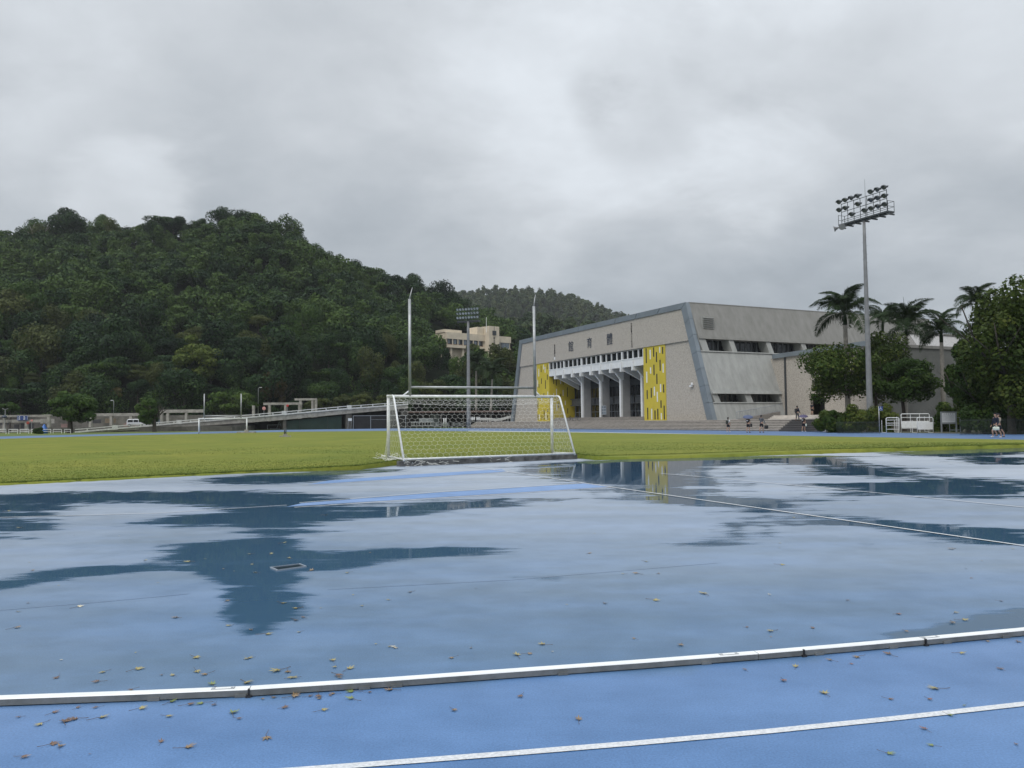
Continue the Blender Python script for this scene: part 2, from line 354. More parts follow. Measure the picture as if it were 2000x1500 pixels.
def build_track():
    xs = np.concatenate([np.arange(-130, -30, 4.0), np.arange(-30, 33, 0.2), np.arange(33, 140, 4.0)])
    ys = np.concatenate([np.arange(-40, 0, 3.0), np.arange(0, 43, 0.2)])
    xs = xs[(xs >= -34) & (xs <= 33)]; ys = ys[ys >= -12]
    X, Y = np.meshgrid(xs, ys); sh = X.shape
    P = np.stack([X.ravel(), Y.ravel(), np.zeros(X.size)], 1)
    wx = (fbm(P[:, 0] * 0.55, P[:, 1] * 0.55, 5) - 0.5) * 0.9; wy = (fbm(P[:, 0] * 0.55 + 40, P[:, 1] * 0.55 + 9, 5) - 0.5) * 0.9
    acc = np.zeros(len(P))
    jit = [(0.0, 0.0)] + [(math.cos(i * 1.0472 + r * 3) * r, math.sin(i * 1.0472 + r * 3) * r) for r in (0.5, 1.0) for i in range(6)]
    for jx, jy in jit:
        Q = P.copy(); k = np.clip(P[:, 1] / 14, 0.12, 1.0); kj = np.clip((P[:, 1] - 4.6) / 13, 0.10, 1.0)
        Q[:, 0] += wx * k + jx * kj * 1.9; Q[:, 1] += wy * k + jy * kj * 0.9
        px, py = proj(Q); px = np.nan_to_num(px, nan=-9999); py = np.nan_to_num(py, nan=-9999)
        m = np.zeros(len(P), bool)
        for poly in PUD: m |= inpoly(px, py, poly)
        acc += m
    wet = np.clip(acc / len(jit) * 1.10, 0, 1) * 0.73 + 0.04
    ppx, ppy = proj(P); fx = np.nan_to_num(ppx, nan=9999.0); ow = np.clip((np.abs(fx - 1000) - 1080 + 260 * (fbm(P[:, 0] * 0.5, P[:, 1] * 0.5, 4) - 0.5)) / 500, 0, 1)
    wet = wet * (1 - ow) + ow * (0.10 + 0.55 * np.clip((fbm(P[:, 0] * 0.16 + 7, P[:, 1] * 0.3, 5) - 0.45) * 4, 0, 1))
    rx_ = [p[0] for p in RAILPX]; ry_ = [p[1] for p in RAILPX]; fq = np.nan_to_num(ppx, nan=0); film = np.where((np.nan_to_num(ppy, nan=9999) < np.interp(fq, rx_, ry_)), 1.0, 0.12)
    film = film * (1 - ow) + ow * np.clip((P[:, 1] - 4.0) / 2.0, 0.12, 1.0)
    film = film * (0.75 + 0.25 * (fbm(P[:, 0] * 0.3, P[:, 1] * 0.5, 4)))
    ny, nx = sh
    i = np.arange(ny - 1)[:, None] * nx + np.arange(nx - 1)[None, :]
    Fc = np.stack([i, i + 1, i + nx + 1, i + nx], -1).reshape(-1, 4)
    o = npmesh('track_surface', P, Fc, 4, MT['track'], {'wet': ('POINT', wet), 'film': ('POINT', film)}); tag(o, kind='structure')
    # the rest of the oval, one flat sheet a little lower
    outer = [G(2330, 852), G(2000, 848), G(1800, 846), G(1600, 843.2), G(1400, 840.3), G(1115, 837.6), G(915, 836.3), G(750, 836.9), G(560, 839.6), G(300, 845.8), G(0, 852.5), G(-300, 864), Vector((-60, 40, 0)), Vector((-30, -14, 0)), Vector((80, -14, 0))]
    mb = MB(); mb.add([(p.x, p.y, -0.004) for p in outer], [tuple(range(len(outer)))[::-1]])
    tag(mb.build('track_oval', track_material('drier_blue_track', 0.20, 0.72)), kind='structure')
build_track()

gm = bpy.data.materials.new('wild_ground'); gm.use_nodes = True
MT['soil'] = mat('dark_grassy_soil', (0.055, 0.075, 0.028), 0.9, var=0.5, vscale=0.4, bump=0.4, col2=(0.075, 0.07, 0.04))
mb = MB(); mb.quad((-3000, -600, -0.03), (3000, -600, -0.03), (3000, 5000, -0.03), (-3000, 5000, -0.03)); tag(mb.build('ground', MT['soil']), kind='structure')
# pale strip of verge grass behind the far curve
MT['verge'] = mat('verge_grass', (0.105, 0.135, 0.035), 0.9, var=0.35, vscale=0.7, bump=0.3, spec=0.2)
vg = [G(-300, 864), G(0, 852.5), G(300, 845.8), G(560, 839.6), G(750, 836.9), G(915, 836.3), G(905, 834), G(700, 833.5), G(560, 836), G(420, 838), G(150, 842.5), G(0, 846), G(-300, 855)]
mb = MB(); mb.add([(p.x, p.y, -0.008) for p in vg], [tuple(range(len(vg)))[::-1]]); tag(mb.build('grass_verge', MT['verge']), kind='structure')

def grass_material():
    m = bpy.data.materials.new('sports_grass'); m.use_nodes = True; nt = m.node_tree; N = nt.nodes; L = nt.links
    b = N['Principled BSDF']; b.inputs['Roughness'].default_value = 0.85; b.inputs['Specular IOR Level'].default_value = 0.15
    tc = N.new('ShaderNodeTexCoord')
    def noise(scale, detail, st=(1, 1, 1)):
        mp = N.new('ShaderNodeMapping'); mp.inputs['Scale'].default_value = st; mp.inputs['Rotation'].default_value = (0, 0, R(-25)); L.new(tc.outputs['Object'], mp.inputs[0])
        n = N.new('ShaderNodeTexNoise'); n.inputs['Scale'].default_value = scale; n.inputs['Detail'].default_value = detail; n.inputs['Roughness'].default_value = 0.65; L.new(mp.outputs[0], n.inputs['Vector']); return n.outputs[0]
    r1 = N.new('ShaderNodeValToRGB'); L.new(noise(0.22, 7), r1.inputs[0])
    e = r1.color_ramp.elements; e[0].position = 0.32; e[0].color = (0.122, 0.156, 0.023, 1); e[1].position = 0.7; e[1].color = (0.198, 0.202, 0.033, 1)
    r2 = N.new('ShaderNodeMapRange'); r2.inputs[1].default_value = 0.25; r2.inputs[2].default_value = 0.75; r2.inputs[3].default_value = 0.74; r2.inputs[4].default_value = 1.24; L.new(noise(3.2, 8, (0.5, 1.4, 1)), r2.inputs[0])
    r3 = N.new('ShaderNodeMapRange'); r3.inputs[1].default_value = 0.3; r3.inputs[2].default_value = 0.7; r3.inputs[3].default_value = 0.72; r3.inputs[4].default_value = 1.24; L.new(noise(38, 4), r3.inputs[0])
    a = N.new('ShaderNodeMix'); a.data_type = 'RGBA'; a.blend_type = 'MULTIPLY'; a.inputs[0].default_value = 1; L.new(r1.outputs[0], a.inputs[6]); L.new(r2.outputs[0], a.inputs[7])
    c = N.new('ShaderNodeMix'); c.data_type = 'RGBA'; c.blend_type = 'MULTIPLY'; c.inputs[0].default_value = 0.8; L.new(a.outputs[2], c.inputs[6]); L.new(r3.outputs[0], c.inputs[7])
    L.new(c.outputs[2], b.inputs['Base Color'])
    bp = N.new('ShaderNodeBump'); bp.inputs['Strength'].default_value = 0.35; bp.inputs['Distance'].default_value = 0.03; L.new(noise(22, 5), bp.inputs['Height']); L.new(bp.outputs[0], b.inputs['Normal'])
    return m
MT['grass'] = grass_material()
def build_grass():
    cols = np.concatenate([np.arange(-400, 2125, 12.5), [2125]]); ts = np.linspace(0, 1, 60) ** 1.4
    V = []; W = []
    for px in cols:
        yn = lerp_poly(NEAR, px); yf = lerp_poly(FAR, px)
        a = G(px, yn); a = G(px, yn, float(zgrass(a.x, a.y))); b_ = G(px, yf, 0.04)
        a.x += (fbm(px * 0.05, 3.0, 3) - 0.5) * 0.0; a.y += (fbm(px * 0.06, 3.0, 4) - 0.5) * 0.5 * (0 if 770 < px < 1135 else 1)
        row = []
        for k, t in enumerate(ts):
            yy = yn + (yf - yn) * t; q = 1 / ((1 - t) / a.y + t / b_.y); f = (q - a.y) / (b_.y - a.y) if b_.y != a.y else t
            x = a.x + (b_.x - a.x) * f; row.append((x, q, float(zgrass(x, q))))
        V.append([(row[0][0] * 0.998, row[0][1] - 0.10, -0.02)] + row + [(row[-1][0], row[-1][1] + 0.2, -0.02)])
    V = np.array(V); n, k, _ = V.shape
    i = np.arange(n - 1)[:, None] * k + np.arange(k - 1)[None, :]
    Fc = np.stack([i, i + k, i + k + 1, i + 1], -1).reshape(-1, 4)
    tag(npmesh('grass_field', V.reshape(-1, 3), Fc, 4, MT['grass'], smooth=True), kind='structure')
    # blades along the near edge and over the nearest turf
    rng = np.random.RandomState(3); n = 90000
    px = rng.uniform(-30, 2030, n); t = rng.rand(n) ** 2.2
    yn = np.interp(px, [p[0] for p in NEAR], [p[1] for p in NEAR]); yf = np.interp(px, [p[0] for p in FAR], [p[1] for p in FAR])
    yy = yn + (yf - yn) * t * 0.62
    d = np.array(_f0)[None] + np.array(_r)[None] * ((px - 1000) / F)[:, None] - np.array(_u)[None] * ((yy - 750) / F)[:, None]
    zz = np.full(n, 0.08)
    for _ in range(2):
        P = np.array(CAM)[None] + d * ((zz - CAMH) / d[:, 2])[:, None]; zz = zgrass(P[:, 0], P[:, 1])
    P = np.array(CAM)[None] + d * ((zz - CAMH) / d[:, 2])[:, None]; P[:, 1] += 0.05
    h = rng.uniform(0.008, 0.026, n) * (1 + (t < 0.02) * 0.6); an = rng.rand(n) * 6.283; wd = rng.uniform(0.006, 0.012, n) * (P[:, 1] / 22)
    dx = np.cos(an) * wd; dy = np.sin(an) * wd; lx = rng.normal(0, 0.018, n); ly = rng.normal(0, 0.018, n)
    A = P + np.stack([dx, dy, -0.005 + 0 * dx], 1); B = P - np.stack([dx, dy, 0.005 + 0 * dx], 1); T = P + np.stack([lx, ly, h], 1)
    V = np.stack([A, B, T], 1).reshape(-1, 3)
    MT['blade'] = mat('grass_blade', (0.105, 0.145, 0.026), 0.7, var=0.4, vscale=2.0, spec=0.2)
    tag(npmesh('grass', V, np.arange(n * 3), 3, MT['blade']), 'short turf blades of the sports field', kind='stuff')
build_grass()
# brown earth edge where the turf ends
MT['earth'] = mat('wet_earth', (0.055, 0.038, 0.022), 0.9, var=0.5, vscale=4, bump=0.5)
def strip(name, pts, wd, z, m, kind='structure', sub=10):
    P = []
    for a, b_ in zip(pts[:-1], pts[1:]):
        for j in range(sub): P.append(a.lerp(b_, j / sub))
    P.append(pts[-1]); mb = MB(); vs = []
    for i, p in enumerate(P):
        t = (P[min(i + 1, len(P) - 1)] - P[max(i - 1, 0)]); t.z = 0; t.normalize(); nrm = Vector((-t.y, t.x, 0))
        vs += [(p + nrm * wd / 2).to_tuple()[:2] + (z,), (p - nrm * wd / 2).to_tuple()[:2] + (z,)]
    mb.add(vs, [(2 * i, 2 * i + 1, 2 * i + 3, 2 * i + 2) for i in range(len(P) - 1)])
    return tag(mb.build(name, m), kind=kind)
strip('earth_edge', [G(px, lerp_poly(NEAR, px) + 0.5) for px in (-300, 0, 200, 380, 560, 700, 765)], 0.30, 0.008, MT['earth'])

# painted markings
MT['line'] = mat('worn_white_line', (0.58, 0.60, 0.62), 0.45, var=0.25, vscale=60, col2=(0.72, 0.73, 0.74))
MT['runway'] = track_material('runway_surface', 0.27, 1.22)
strip('lane_line', [G(*p) for p in ((250, 1529), (640, 1500.5), (1000, 1472.5), (1250, 1452), (1500, 1429.5), (1750, 1404), (2000, 1376), (2200, 1352))], 0.05, 0.004, MT['line'])
def sheet(name, px, z, m):
    mb = MB(); p = [G(*q) for q in px]; mb.add([(q.x, q.y, z) for q in p], [tuple(range(len(p)))]); o = mb.build(name, m); tag(o, kind='structure'); return o
sheet('runway_strip', [(560, 990), (870, 971), (1195, 951), (1142, 944.5), (860, 962), (590, 983)], 0.004, MT['runway'])
sheet('runway_strip', [(600, 947), (800, 934), (990, 921.5), (980, 916.5), (790, 928), (640, 939)], 0.004, MT['runway'])
for a in ([(575, 991.5), (870, 972.5), (1195, 952)], [(585, 982.5), (860, 961), (1142, 944)], [(590, 948.5), (800, 935.5), (992, 922)]):
    strip('runway_line', [G(*p) for p in a], 0.045, 0.008, MT['line'])
strip('marking_line', [G(*p) for p in ((905, 910.5), (990, 921.5), (1140, 944), (1195, 952), (1500, 995.5), (1720, 1027), (2000, 1067), (2200, 1096))], 0.05, 0.010, MT['line'])
strip('marking_line', [G(*p) for p in ((1290, 925), (1435, 937.5), (1720, 964), (2000, 991.5), (2200, 1010))], 0.045, 0.010, MT['line'])
strip('marking_line', [G(*p) for p in ((0, 1011), (300, 1003), (560, 987))], 0.035, 0.006, MT['line'])
MT['seam'] = track_material('track_seam_rubber', 0.45, 0.62)
for a in ([(-100, 1203), (0, 1192.5), (200, 1176), (370, 1160)],
          [(640, 1152), (1000, 1133), (1400, 1100)]):
    strip('track_seam', [G(*p) for p in a], 0.008, 0.003, MT['seam'])
# ================================================================ HILLS AND FOREST
RIDGE = [(-700, 468), (-400, 453), (-200, 452), (0, 456), (60, 452), (130, 447), (200, 442), (280, 444), (350, 428), (400, 420), (450, 409), (500, 417), (540, 446), (580, 474), (640, 494), (700, 520), (780, 550), (830, 566), (880, 592), (940, 615), (1000, 640), (1100, 700), (1200, 760)]
def hill_pt(px, t):                   # t: 0 at the foot, 1 on the ridge, up to 1.4 behind it
    k = np.clip((px - 500) / 500, 0, 1)
    Z0 = 196 + 14 * k; Z1 = 345 + 0 * k
    ry = np.interp(px, [p[0] for p in RIDGE], [p[1] for p in RIDGE])
    Y = Z0 + (Z1 - Z0) * t
    hz = HZ0 - ROLL * (px - 1000)
    zr = CAMH + (hz - ry) * Z1 / F - 7.0
    zr = np.maximum(zr, 3)
    up = np.clip(t, 0, 1); s = 0.12 * up + 0.88 * (up ** 0.92) if False else up ** 0.85
    X = (px - 1000) / F * Y
    n = (fbm(X * 0.022 + 3, Y * 0.022, 4) - 0.5) * 26 * np.sin(np.pi * np.clip(t, 0.02, 1)) ** 0.7
    Zz = 1.5 + (zr - 1.5) * s + n * np.clip(zr / 60, 0.1, 1)
    Zz = np.where(t > 1, zr - (t - 1) * 120, Zz)
    lim = CAMH + (hz - 706) * Y / F - 3.0                    # terrace of the office building
    wn = np.clip((px - 815) / 40, 0, 1) * np.clip((1040 - px) / 30, 0, 1) * np.clip((312 - Y) / 10, 0, 1)
    Zz = Zz * (1 - wn) + np.minimum(Zz, lim) * wn
    return X, Y, Zz
def grid_hill(name, fn, pxs, ts, m):
    A, B = np.meshgrid(pxs, ts, indexing='ij'); X, Y, Z = fn(A, B); n, k = A.shape
    i = np.arange(n - 1)[:, None] * k + np.arange(k - 1)[None, :]
    return tag(npmesh(name, np.stack([X.ravel(), Y.ravel(), Z.ravel()], 1), np.stack([i, i + k, i + k + 1, i + 1], -1).reshape(-1, 4), 4, m, smooth=True), kind='structure')
MT['forest_floor'] = mat('forest_floor', (0.010, 0.013, 0.008), 0.95, spec=0.0, var=0.5, vscale=0.2)
grid_hill('hill', hill_pt, np.arange(-900, 1240, 20.0), np.linspace(0, 1.5, 40), MT['forest_floor'])
def mid_pt(px, t):
    Z0, Z1 = 330.0, 470.0
    ry = np.interp(px, [700, 860, 940, 1000, 1060, 1150, 1230, 1330, 1500, 1700], [650, 640, 636, 628, 622, 632, 645, 660, 690, 720])
    Y = Z0 + (Z1 - Z0) * t; zr = np.maximum(CAMH + (HZ0 - ROLL * (px - 1000) - ry) * Z1 / F - 6, 3)
    X = (px - 1000) / F * Y
    n = (fbm(X * 0.02 + 9, Y * 0.02, 4) - 0.5) * 14 * np.sin(np.pi * np.clip(t, 0.02, 1))
    return X, Y, np.where(t > 1, zr - (t - 1) * 90, 1 + (zr - 1) * np.clip(t, 0, 1) ** 0.8 + n)
grid_hill('hill', mid_pt, np.arange(640, 1720, 20.0), np.linspace(0, 1.5, 30), MT['forest_floor'])
def far_pt(px, t):
    Z0, Z1 = 640.0, 950.0
    ry = np.interp(px, [500, 700, 800, 860, 920, 980, 1040, 1090, 1140, 1180, 1225, 1300, 1450, 1700], [640, 612, 592, 576, 565, 562, 563, 570, 581, 597, 616, 640, 670, 720])
    Y = Z0 + (Z1 - Z0) * t; zr = np.maximum(CAMH + (HZ0 - ROLL * (px - 1000) - ry) * Z1 / F - 6, 3)
    X = (px - 1000) / F * Y
    n = (fbm(X * 0.009 + 2, Y * 0.009, 4) - 0.5) * 36 * np.sin(np.pi * np.clip(t, 0.02, 1))
    return X, Y, np.where(t > 1, zr - (t - 1) * 160, 1 + (zr - 1) * np.clip(t, 0, 1) ** 0.75 + n)
grid_hill('hill', far_pt, np.arange(460, 1720, 20.0), np.linspace(0, 1.5, 36), MT['forest_floor'])

def leaf_material(name, dark, mid_, light, rough=0.55, trans=0.25, rnd=0.35):
    m = bpy.data.materials.new(name); m.use_nodes = True; nt = m.node_tree; N = nt.nodes; L = nt.links
    b = N['Principled BSDF']; b.inputs['Roughness'].default_value = rough; b.inputs['Specular IOR Level'].default_value = 0.12
    at = N.new('ShaderNodeAttribute'); at.attribute_name = 'tint'
    oi = N.new('ShaderNodeObjectInfo')
    mm = N.new('ShaderNodeMath'); mm.operation = 'MULTIPLY_ADD'; L.new(oi.outputs['Random'], mm.inputs[0]); mm.inputs[1].default_value = rnd; L.new(at.outputs['Fac'], mm.inputs[2])
    ms = N.new('ShaderNodeMath'); ms.operation = 'SUBTRACT'; L.new(mm.outputs[0], ms.inputs[0]); ms.inputs[1].default_value = rnd / 2
    r = N.new('ShaderNodeValToRGB'); L.new(ms.outputs[0], r.inputs[0]); e = r.color_ramp.elements
    e[0].position = 0.0; e[0].color = (*dark, 1); e[1].position = 1.0; e[1].color = (*light, 1); q = e.new(0.5); q.color = (*mid_, 1)
    L.new(r.outputs[0], b.inputs['Base Color'])
    tr = N.new('ShaderNodeBsdfTranslucent'); L.new(r.outputs[0], tr.inputs[0]); mx = N.new('ShaderNodeMixShader'); mx.inputs[0].default_value = trans
    L.new(b.outputs[0], mx.inputs[1]); L.new(tr.outputs[0], mx.inputs[2]); L.new(mx.outputs[0], N['Material Output'].inputs[0])
    return m
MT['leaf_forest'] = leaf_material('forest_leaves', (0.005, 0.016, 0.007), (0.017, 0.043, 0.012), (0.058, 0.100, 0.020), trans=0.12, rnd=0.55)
MT['leaf_far'] = leaf_material('hazed_forest_leaves', (0.024, 0.044, 0.020), (0.042, 0.068, 0.027), (0.078, 0.098, 0.036), trans=0.15)  # leaf colours lightened to stand in for haze on the farther hills
MT['leaf_light'] = leaf_material('light_bamboo_leaves', (0.055, 0.085, 0.015), (0.090, 0.125, 0.024), (0.140, 0.165, 0.036))
MT['leaf_brown'] = leaf_material('brownish_leaves', (0.050, 0.042, 0.018), (0.078, 0.066, 0.026), (0.110, 0.096, 0.040))
MT['leaf_maple'] = leaf_material('dark_maple_leaves', (0.022, 0.048, 0.010), (0.044, 0.078, 0.014), (0.105, 0.125, 0.024))
MT['leaf_yellow'] = leaf_material('yellowing_maple_leaves', (0.028, 0.052, 0.010), (0.062, 0.088, 0.016), (0.155, 0.155, 0.030))
MT['leaf_fresh'] = leaf_material('fresh_green_leaves', (0.024, 0.056, 0.012), (0.046, 0.090, 0.018), (0.085, 0.132, 0.028))
MT['leaf_olive'] = leaf_material('olive_leaves', (0.034, 0.046, 0.014), (0.058, 0.074, 0.020), (0.105, 0.122, 0.036))
MT['leaf_palm'] = leaf_material('palm_leaves', (0.018, 0.036, 0.014), (0.032, 0.056, 0.020), (0.062, 0.085, 0.030))
MT['bark'] = mat('grey_brown_bark', (0.045, 0.037, 0.029), 0.9, var=0.4, vscale=4, bump=0.6)
MT['palebark'] = mat('pale_palm_trunk', (0.22, 0.205, 0.18), 0.85, var=0.3, vscale=3, bump=0.3)

def crown_arrays(seed, n, rx, ry, rz, lobes=16, lobe_r=0.42, size=0.45, shell=0.72, flat=0.8, hollow=0.25, tier=False, tint0=0.5, nr=0.38):
    """leaf clumps spread on lobes through a crown of half sizes rx, ry, rz, centred on 0; verts, quads, tint"""
    g = np.random.RandomState(seed)
    u = g.normal(size=(lobes, 3)); u /= np.linalg.norm(u, axis=1)[:, None]
    rad = g.uniform(0.25, 1.0, lobes) ** 0.5
    c = u * rad[:, None] * (1 - lobe_r * 0.75); c[:, 2] = c[:, 2] * 0.95
    c[0] = (0, 0, 0)
    lr = lobe_r * g.uniform(0.65, 1.15, lobes)
    if tier: c[:, 2] = np.round(c[:, 2] * 3) / 3 + g.normal(0, 0.06, lobes); lr *= 1.05
    wgt = lr ** 2; which = g.choice(lobes, n, p=wgt / wgt.sum())
    d = g.normal(size=(n, 3)); d[:, 2] += 0.25; d /= np.linalg.norm(d, axis=1)[:, None]
    rr = np.where(g.rand(n) < hollow, g.uniform(0.2, 1, n), shell + (1 - shell) * g.rand(n) + g.normal(0, 0.05, n))
    sq = np.array([1, 1, 0.55 if tier else flat])
    P = c[which] + d * (lr[which] * rr)[:, None] * sq
    P *= np.array([rx, ry, rz])
    nrm = d + g.normal(0, nr, (n, 3)); nrm /= np.linalg.norm(nrm, axis=1)[:, None]
    a = np.cross(nrm, g.normal(size=(n, 3))); a /= np.linalg.norm(a, axis=1)[:, None]; b = np.cross(nrm, a)
    s = size * g.uniform(0.55, 1.35, n); a *= (s * 0.5)[:, None]; b *= (s * g.uniform(0.35, 0.7, n) * 0.7)[:, None]
    dr = nrm * (s * 0.10)[:, None]
    V = np.stack([P - a - dr, P + b * 1.0, P + a - dr, P - b], 1).reshape(-1, 3)
    lobe_t = g.uniform(-0.22, 0.22, lobes)
    tint = np.clip(tint0 + lobe_t[which] + g.normal(0, 0.13, n), 0, 1)
    return V, tint
def crown_mesh(name, m, **kw):
    V, t = crown_arrays(**kw); n = len(t)
    me = bpy.data.meshes.new(name); me.vertices.add(len(V)); me.vertices.foreach_set('co', V.astype(np.float32).ravel())
    me.loops.add(n * 4); me.loops.foreach_set('vertex_index', np.arange(n * 4, dtype=np.int32)); me.polygons.add(n)
    me.polygons.foreach_set('loop_start', np.arange(0, n * 4, 4, dtype=np.int32)); me.polygons.foreach_set('loop_total', np.full(n, 4, np.int32)); me.update(calc_edges=True)
    a = me.attributes.new('tint', 'FLOAT', 'FACE'); a.data.foreach_set('value', t.astype(np.float32)); me.materials.append(m)
    return me
def trunk_mesh(name, h, r, m, seed, spread=0.5, limbs=5, crown_h=2.0):
    g = random.Random(seed); mb = MB()
    pts = [Vector((0, 0, -0.3)), Vector((0, 0, 0.05))] + [Vector((g.uniform(-0.05, 0.05) * h * k, g.uniform(-0.05, 0.05) * h * k, h * k)) for k in (0.35, 0.7, 1.0)]
    mb.tube(pts, [r * 1.5, r * 1.2, r, r * 0.85, r * 0.65], 9)
    for i in range(limbs):
        a = 6.283 * i / limbs + g.uniform(-0.5, 0.5); s = pts[3].lerp(pts[4], g.random()); l = crown_h * g.uniform(0.7, 1.15)
        e = s + Vector((math.cos(a) * spread * l, math.sin(a) * spread * l, l * 0.75)); mdl = s.lerp(e, 0.5) + Vector((math.cos(a), math.sin(a), -0.4)) * 0.1 * l
        mb.tube([s, mdl, e], [r * 0.5, r * 0.33, r * 0.12], 6)
        for j in (0, 1):
            a2 = a + g.uniform(-1.2, 1.2); e2 = mdl + Vector((math.cos(a2), math.sin(a2), 0.8)) * l * 0.42
            mb.tube([mdl, e2], [r * 0.22, r * 0.06], 5)
    o = mb.build(name, m, smooth=True); me = o.data; bpy.data.objects.remove(o); return me

# ---- single trees of the near hillside, and the rest of the wood as one mass
HT = [  # prototype crowns
    dict(seed=1, n=4200, rx=5.0, ry=5.0, rz=4.8, lobes=13, lobe_r=0.5, hollow=0.1, flat=1.0, size=0.46),
    dict(seed=2, n=4200, rx=4.4, ry=4.4, rz=4.6, lobes=12, lobe_r=0.52, hollow=0.1, flat=1.0, size=0.44),
    dict(seed=3, n=4400, rx=6.4, ry=6.0, rz=3.6, lobes=16, lobe_r=0.44, hollow=0.1, flat=1.0, size=0.46, tier=True),
    dict(seed=4, n=3800, rx=3.8, ry=3.8, rz=5.0, lobes=10, lobe_r=0.5, hollow=0.1, flat=1.0, size=0.44),
    dict(seed=5, n=4400, rx=5.4, ry=5.2, rz=5.0, lobes=17, lobe_r=0.42, size=0.46, hollow=0.1, flat=1.0),
    dict(seed=6, n=4000, rx=4.8, ry=5.0, rz=4.2, lobes=13, lobe_r=0.46, hollow=0.1, size=0.44, flat=0.9)]
hg = np.random.RandomState(11)
def scatter(fn, px0, px1, n, dmin, seed, tmax=1.03, bias=1.0):
    g = np.random.RandomState(seed); out = []; cell = {}
    for _ in range(n * 6):
        px = g.uniform(px0, px1); t = g.rand() ** bias * tmax
        X, Y, Z = fn(np.array([px]), np.array([t])); X, Y, Z = float(X[0]), float(Y[0]), float(Z[0])
        # fewer per column pixel near the foot: thin by distance in 3-D
        key = (int(X // dmin), int(Y // dmin)); ok = True
        for i in (-1, 0, 1):
            for j in (-1, 0, 1):
                for q in cell.get((key[0] + i, key[1] + j), ()):
                    if (q[0] - X) ** 2 + (q[1] - Y) ** 2 < dmin * dmin: ok = False; break
                if not ok: break
            if not ok: break
        if ok: cell.setdefault(key, []).append((X, Y)); out.append((X, Y, Z, px, t))
        if len(out) >= n: break
    return out
pts = scatter(hill_pt, -330, 1240, 2300, 4.9, 21)
vis = [p for p in pts if -60 < p[3] < 930]
def keep_clear(p):                    # the office building on the slope stands in a clearing
    X, Y, Z, px, t = p
    qx, qy = proj(np.array([[X, Y, Z + 10.5]])); qx, qy = float(qx[0]), float(qy[0])
    return not (838 < qx < 1012 and qy < 690 - 10 * (qx > 880) + 12 * (qx > 960) and Y < 312)
pts = [p for p in pts if keep_clear(p)]
order = sorted([p for p in pts if -40 < p[3] < 900], key=lambda p: p[1])
front = [p for p in order if p[4] < 0.30][:130]
crest = [p for p in order if p[4] > 0.93][:70]
singles = front + crest
sset = {id(p) for p in singles}
protos = [[crown_mesh('crown', MT['leaf_forest'], **k) for k in HT]]
for mm_ in ('leaf_fresh', 'leaf_olive'):
    row = [m_.copy() for m_ in protos[0]]
    for m_ in row: m_.materials.clear(); m_.materials.append(MT[mm_])
    protos.append(row)
htrunk = trunk_mesh('trunk', 5.0, 0.22, MT['bark'], 5, 0.6, 4, 3.0)
LAND = [(60, 'the blue banner'), (200, 'the lamp post by the wall'), (285, 'the parked white van'), (440, 'the far goal'), (560, 'the concrete portal frames'), (680, 'the white sign on the ramp wall'), (800, 'the end of the ramp'), (900, 'the middle floodlight mast')]
SHAPE = ['broad rounded', 'tall rounded', 'wide layered', 'narrow upright', 'bushy many-lobed', 'low layered']
for p in singles:
    k = hg.randint(6); X, Y, Z, px, t = p
    where = 'at the hill foot' if t < 0.12 else 'low on the hill' if t < 0.5 else 'on the hill crest'
    lm = min(LAND, key=lambda a: abs(a[0] - px))[1]
    sc = hg.uniform(0.65, 1.4)
    hue = hg.choice(3, p=[0.78, 0.10, 0.12]); sc = hg.uniform(0.6, 1.45) if hg.rand() < 0.92 else hg.uniform(1.5, 1.8)
    nm = thing('hillside_tree', f'{SHAPE[k]} {("green", "light green", "olive")[hue]} tree {where}, above {lm}', 'tree', (X, Y, Z - 0.5), 'trees growing on the near hill')
    tr = link('trunk', htrunk, nm); cr = link('crown', protos[hue][k], nm); cr.location = (0, 0, 6.2 * 0.9)
    nm.rotation_euler = (0, 0, hg.rand() * 6.28); nm.scale = (sc, sc, sc * hg.uniform(0.85, 1.2))
def mass(name, P, m, n_leaf, size, scale, seed, protok=HT):
    g = np.random.RandomState(seed); base = [crown_arrays(**{**k, 'n': n_leaf, 'size': size}) for k in protok]; V = []; T = []
    for (X, Y, Z, px, t) in P:
        v, tt = base[g.randint(len(base))]; s = scale * g.uniform(0.6, 1.45); a = g.rand() * 6.28
        c, sn = math.cos(a), math.sin(a); q = v * s; q = np.stack([q[:, 0] * c - q[:, 1] * sn, q[:, 0] * sn + q[:, 1] * c, q[:, 2] * g.uniform(0.85, 1.25)], 1)
        V.append(q + np.array([X, Y, Z + 5.2 * scale])); T.append(np.clip(tt + g.normal(-0.02, 0.22), 0, 1))
    V = np.concatenate(V); T = np.concatenate(T); n = len(T)
    o = npmesh(name, V, np.arange(n * 4), 4, m, {'tint': ('FACE', T)})
    return tag(o, 'continuous broadleaf wood covering the hillside', kind='stuff')
rest = [p for p in pts if id(p) not in sset]
foot = scatter(lambda a, b: hill_pt(a, b), -330, 1200, 420, 3.0, 24, tmax=0.14)
foot = [(X, Y - 12 * hg.rand(), Z - 5.0, px, t) for X, Y, Z, px, t in foot]
mass('undergrowth', [p for p in foot if keep_clear(p)], MT['leaf_forest'], 420, 0.5, 0.62, 37)['label'] = 'tangled shrubs along the foot of the wooded hill'
mass('forest', rest, MT['leaf_forest'], 1150, 0.74, 1.0, 31)
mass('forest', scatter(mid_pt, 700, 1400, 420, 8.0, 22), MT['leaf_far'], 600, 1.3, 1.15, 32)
mass('forest', scatter(far_pt, 720, 1420, 2300, 7.5, 23), MT['leaf_far'], 240, 1.7, 1.0, 33)
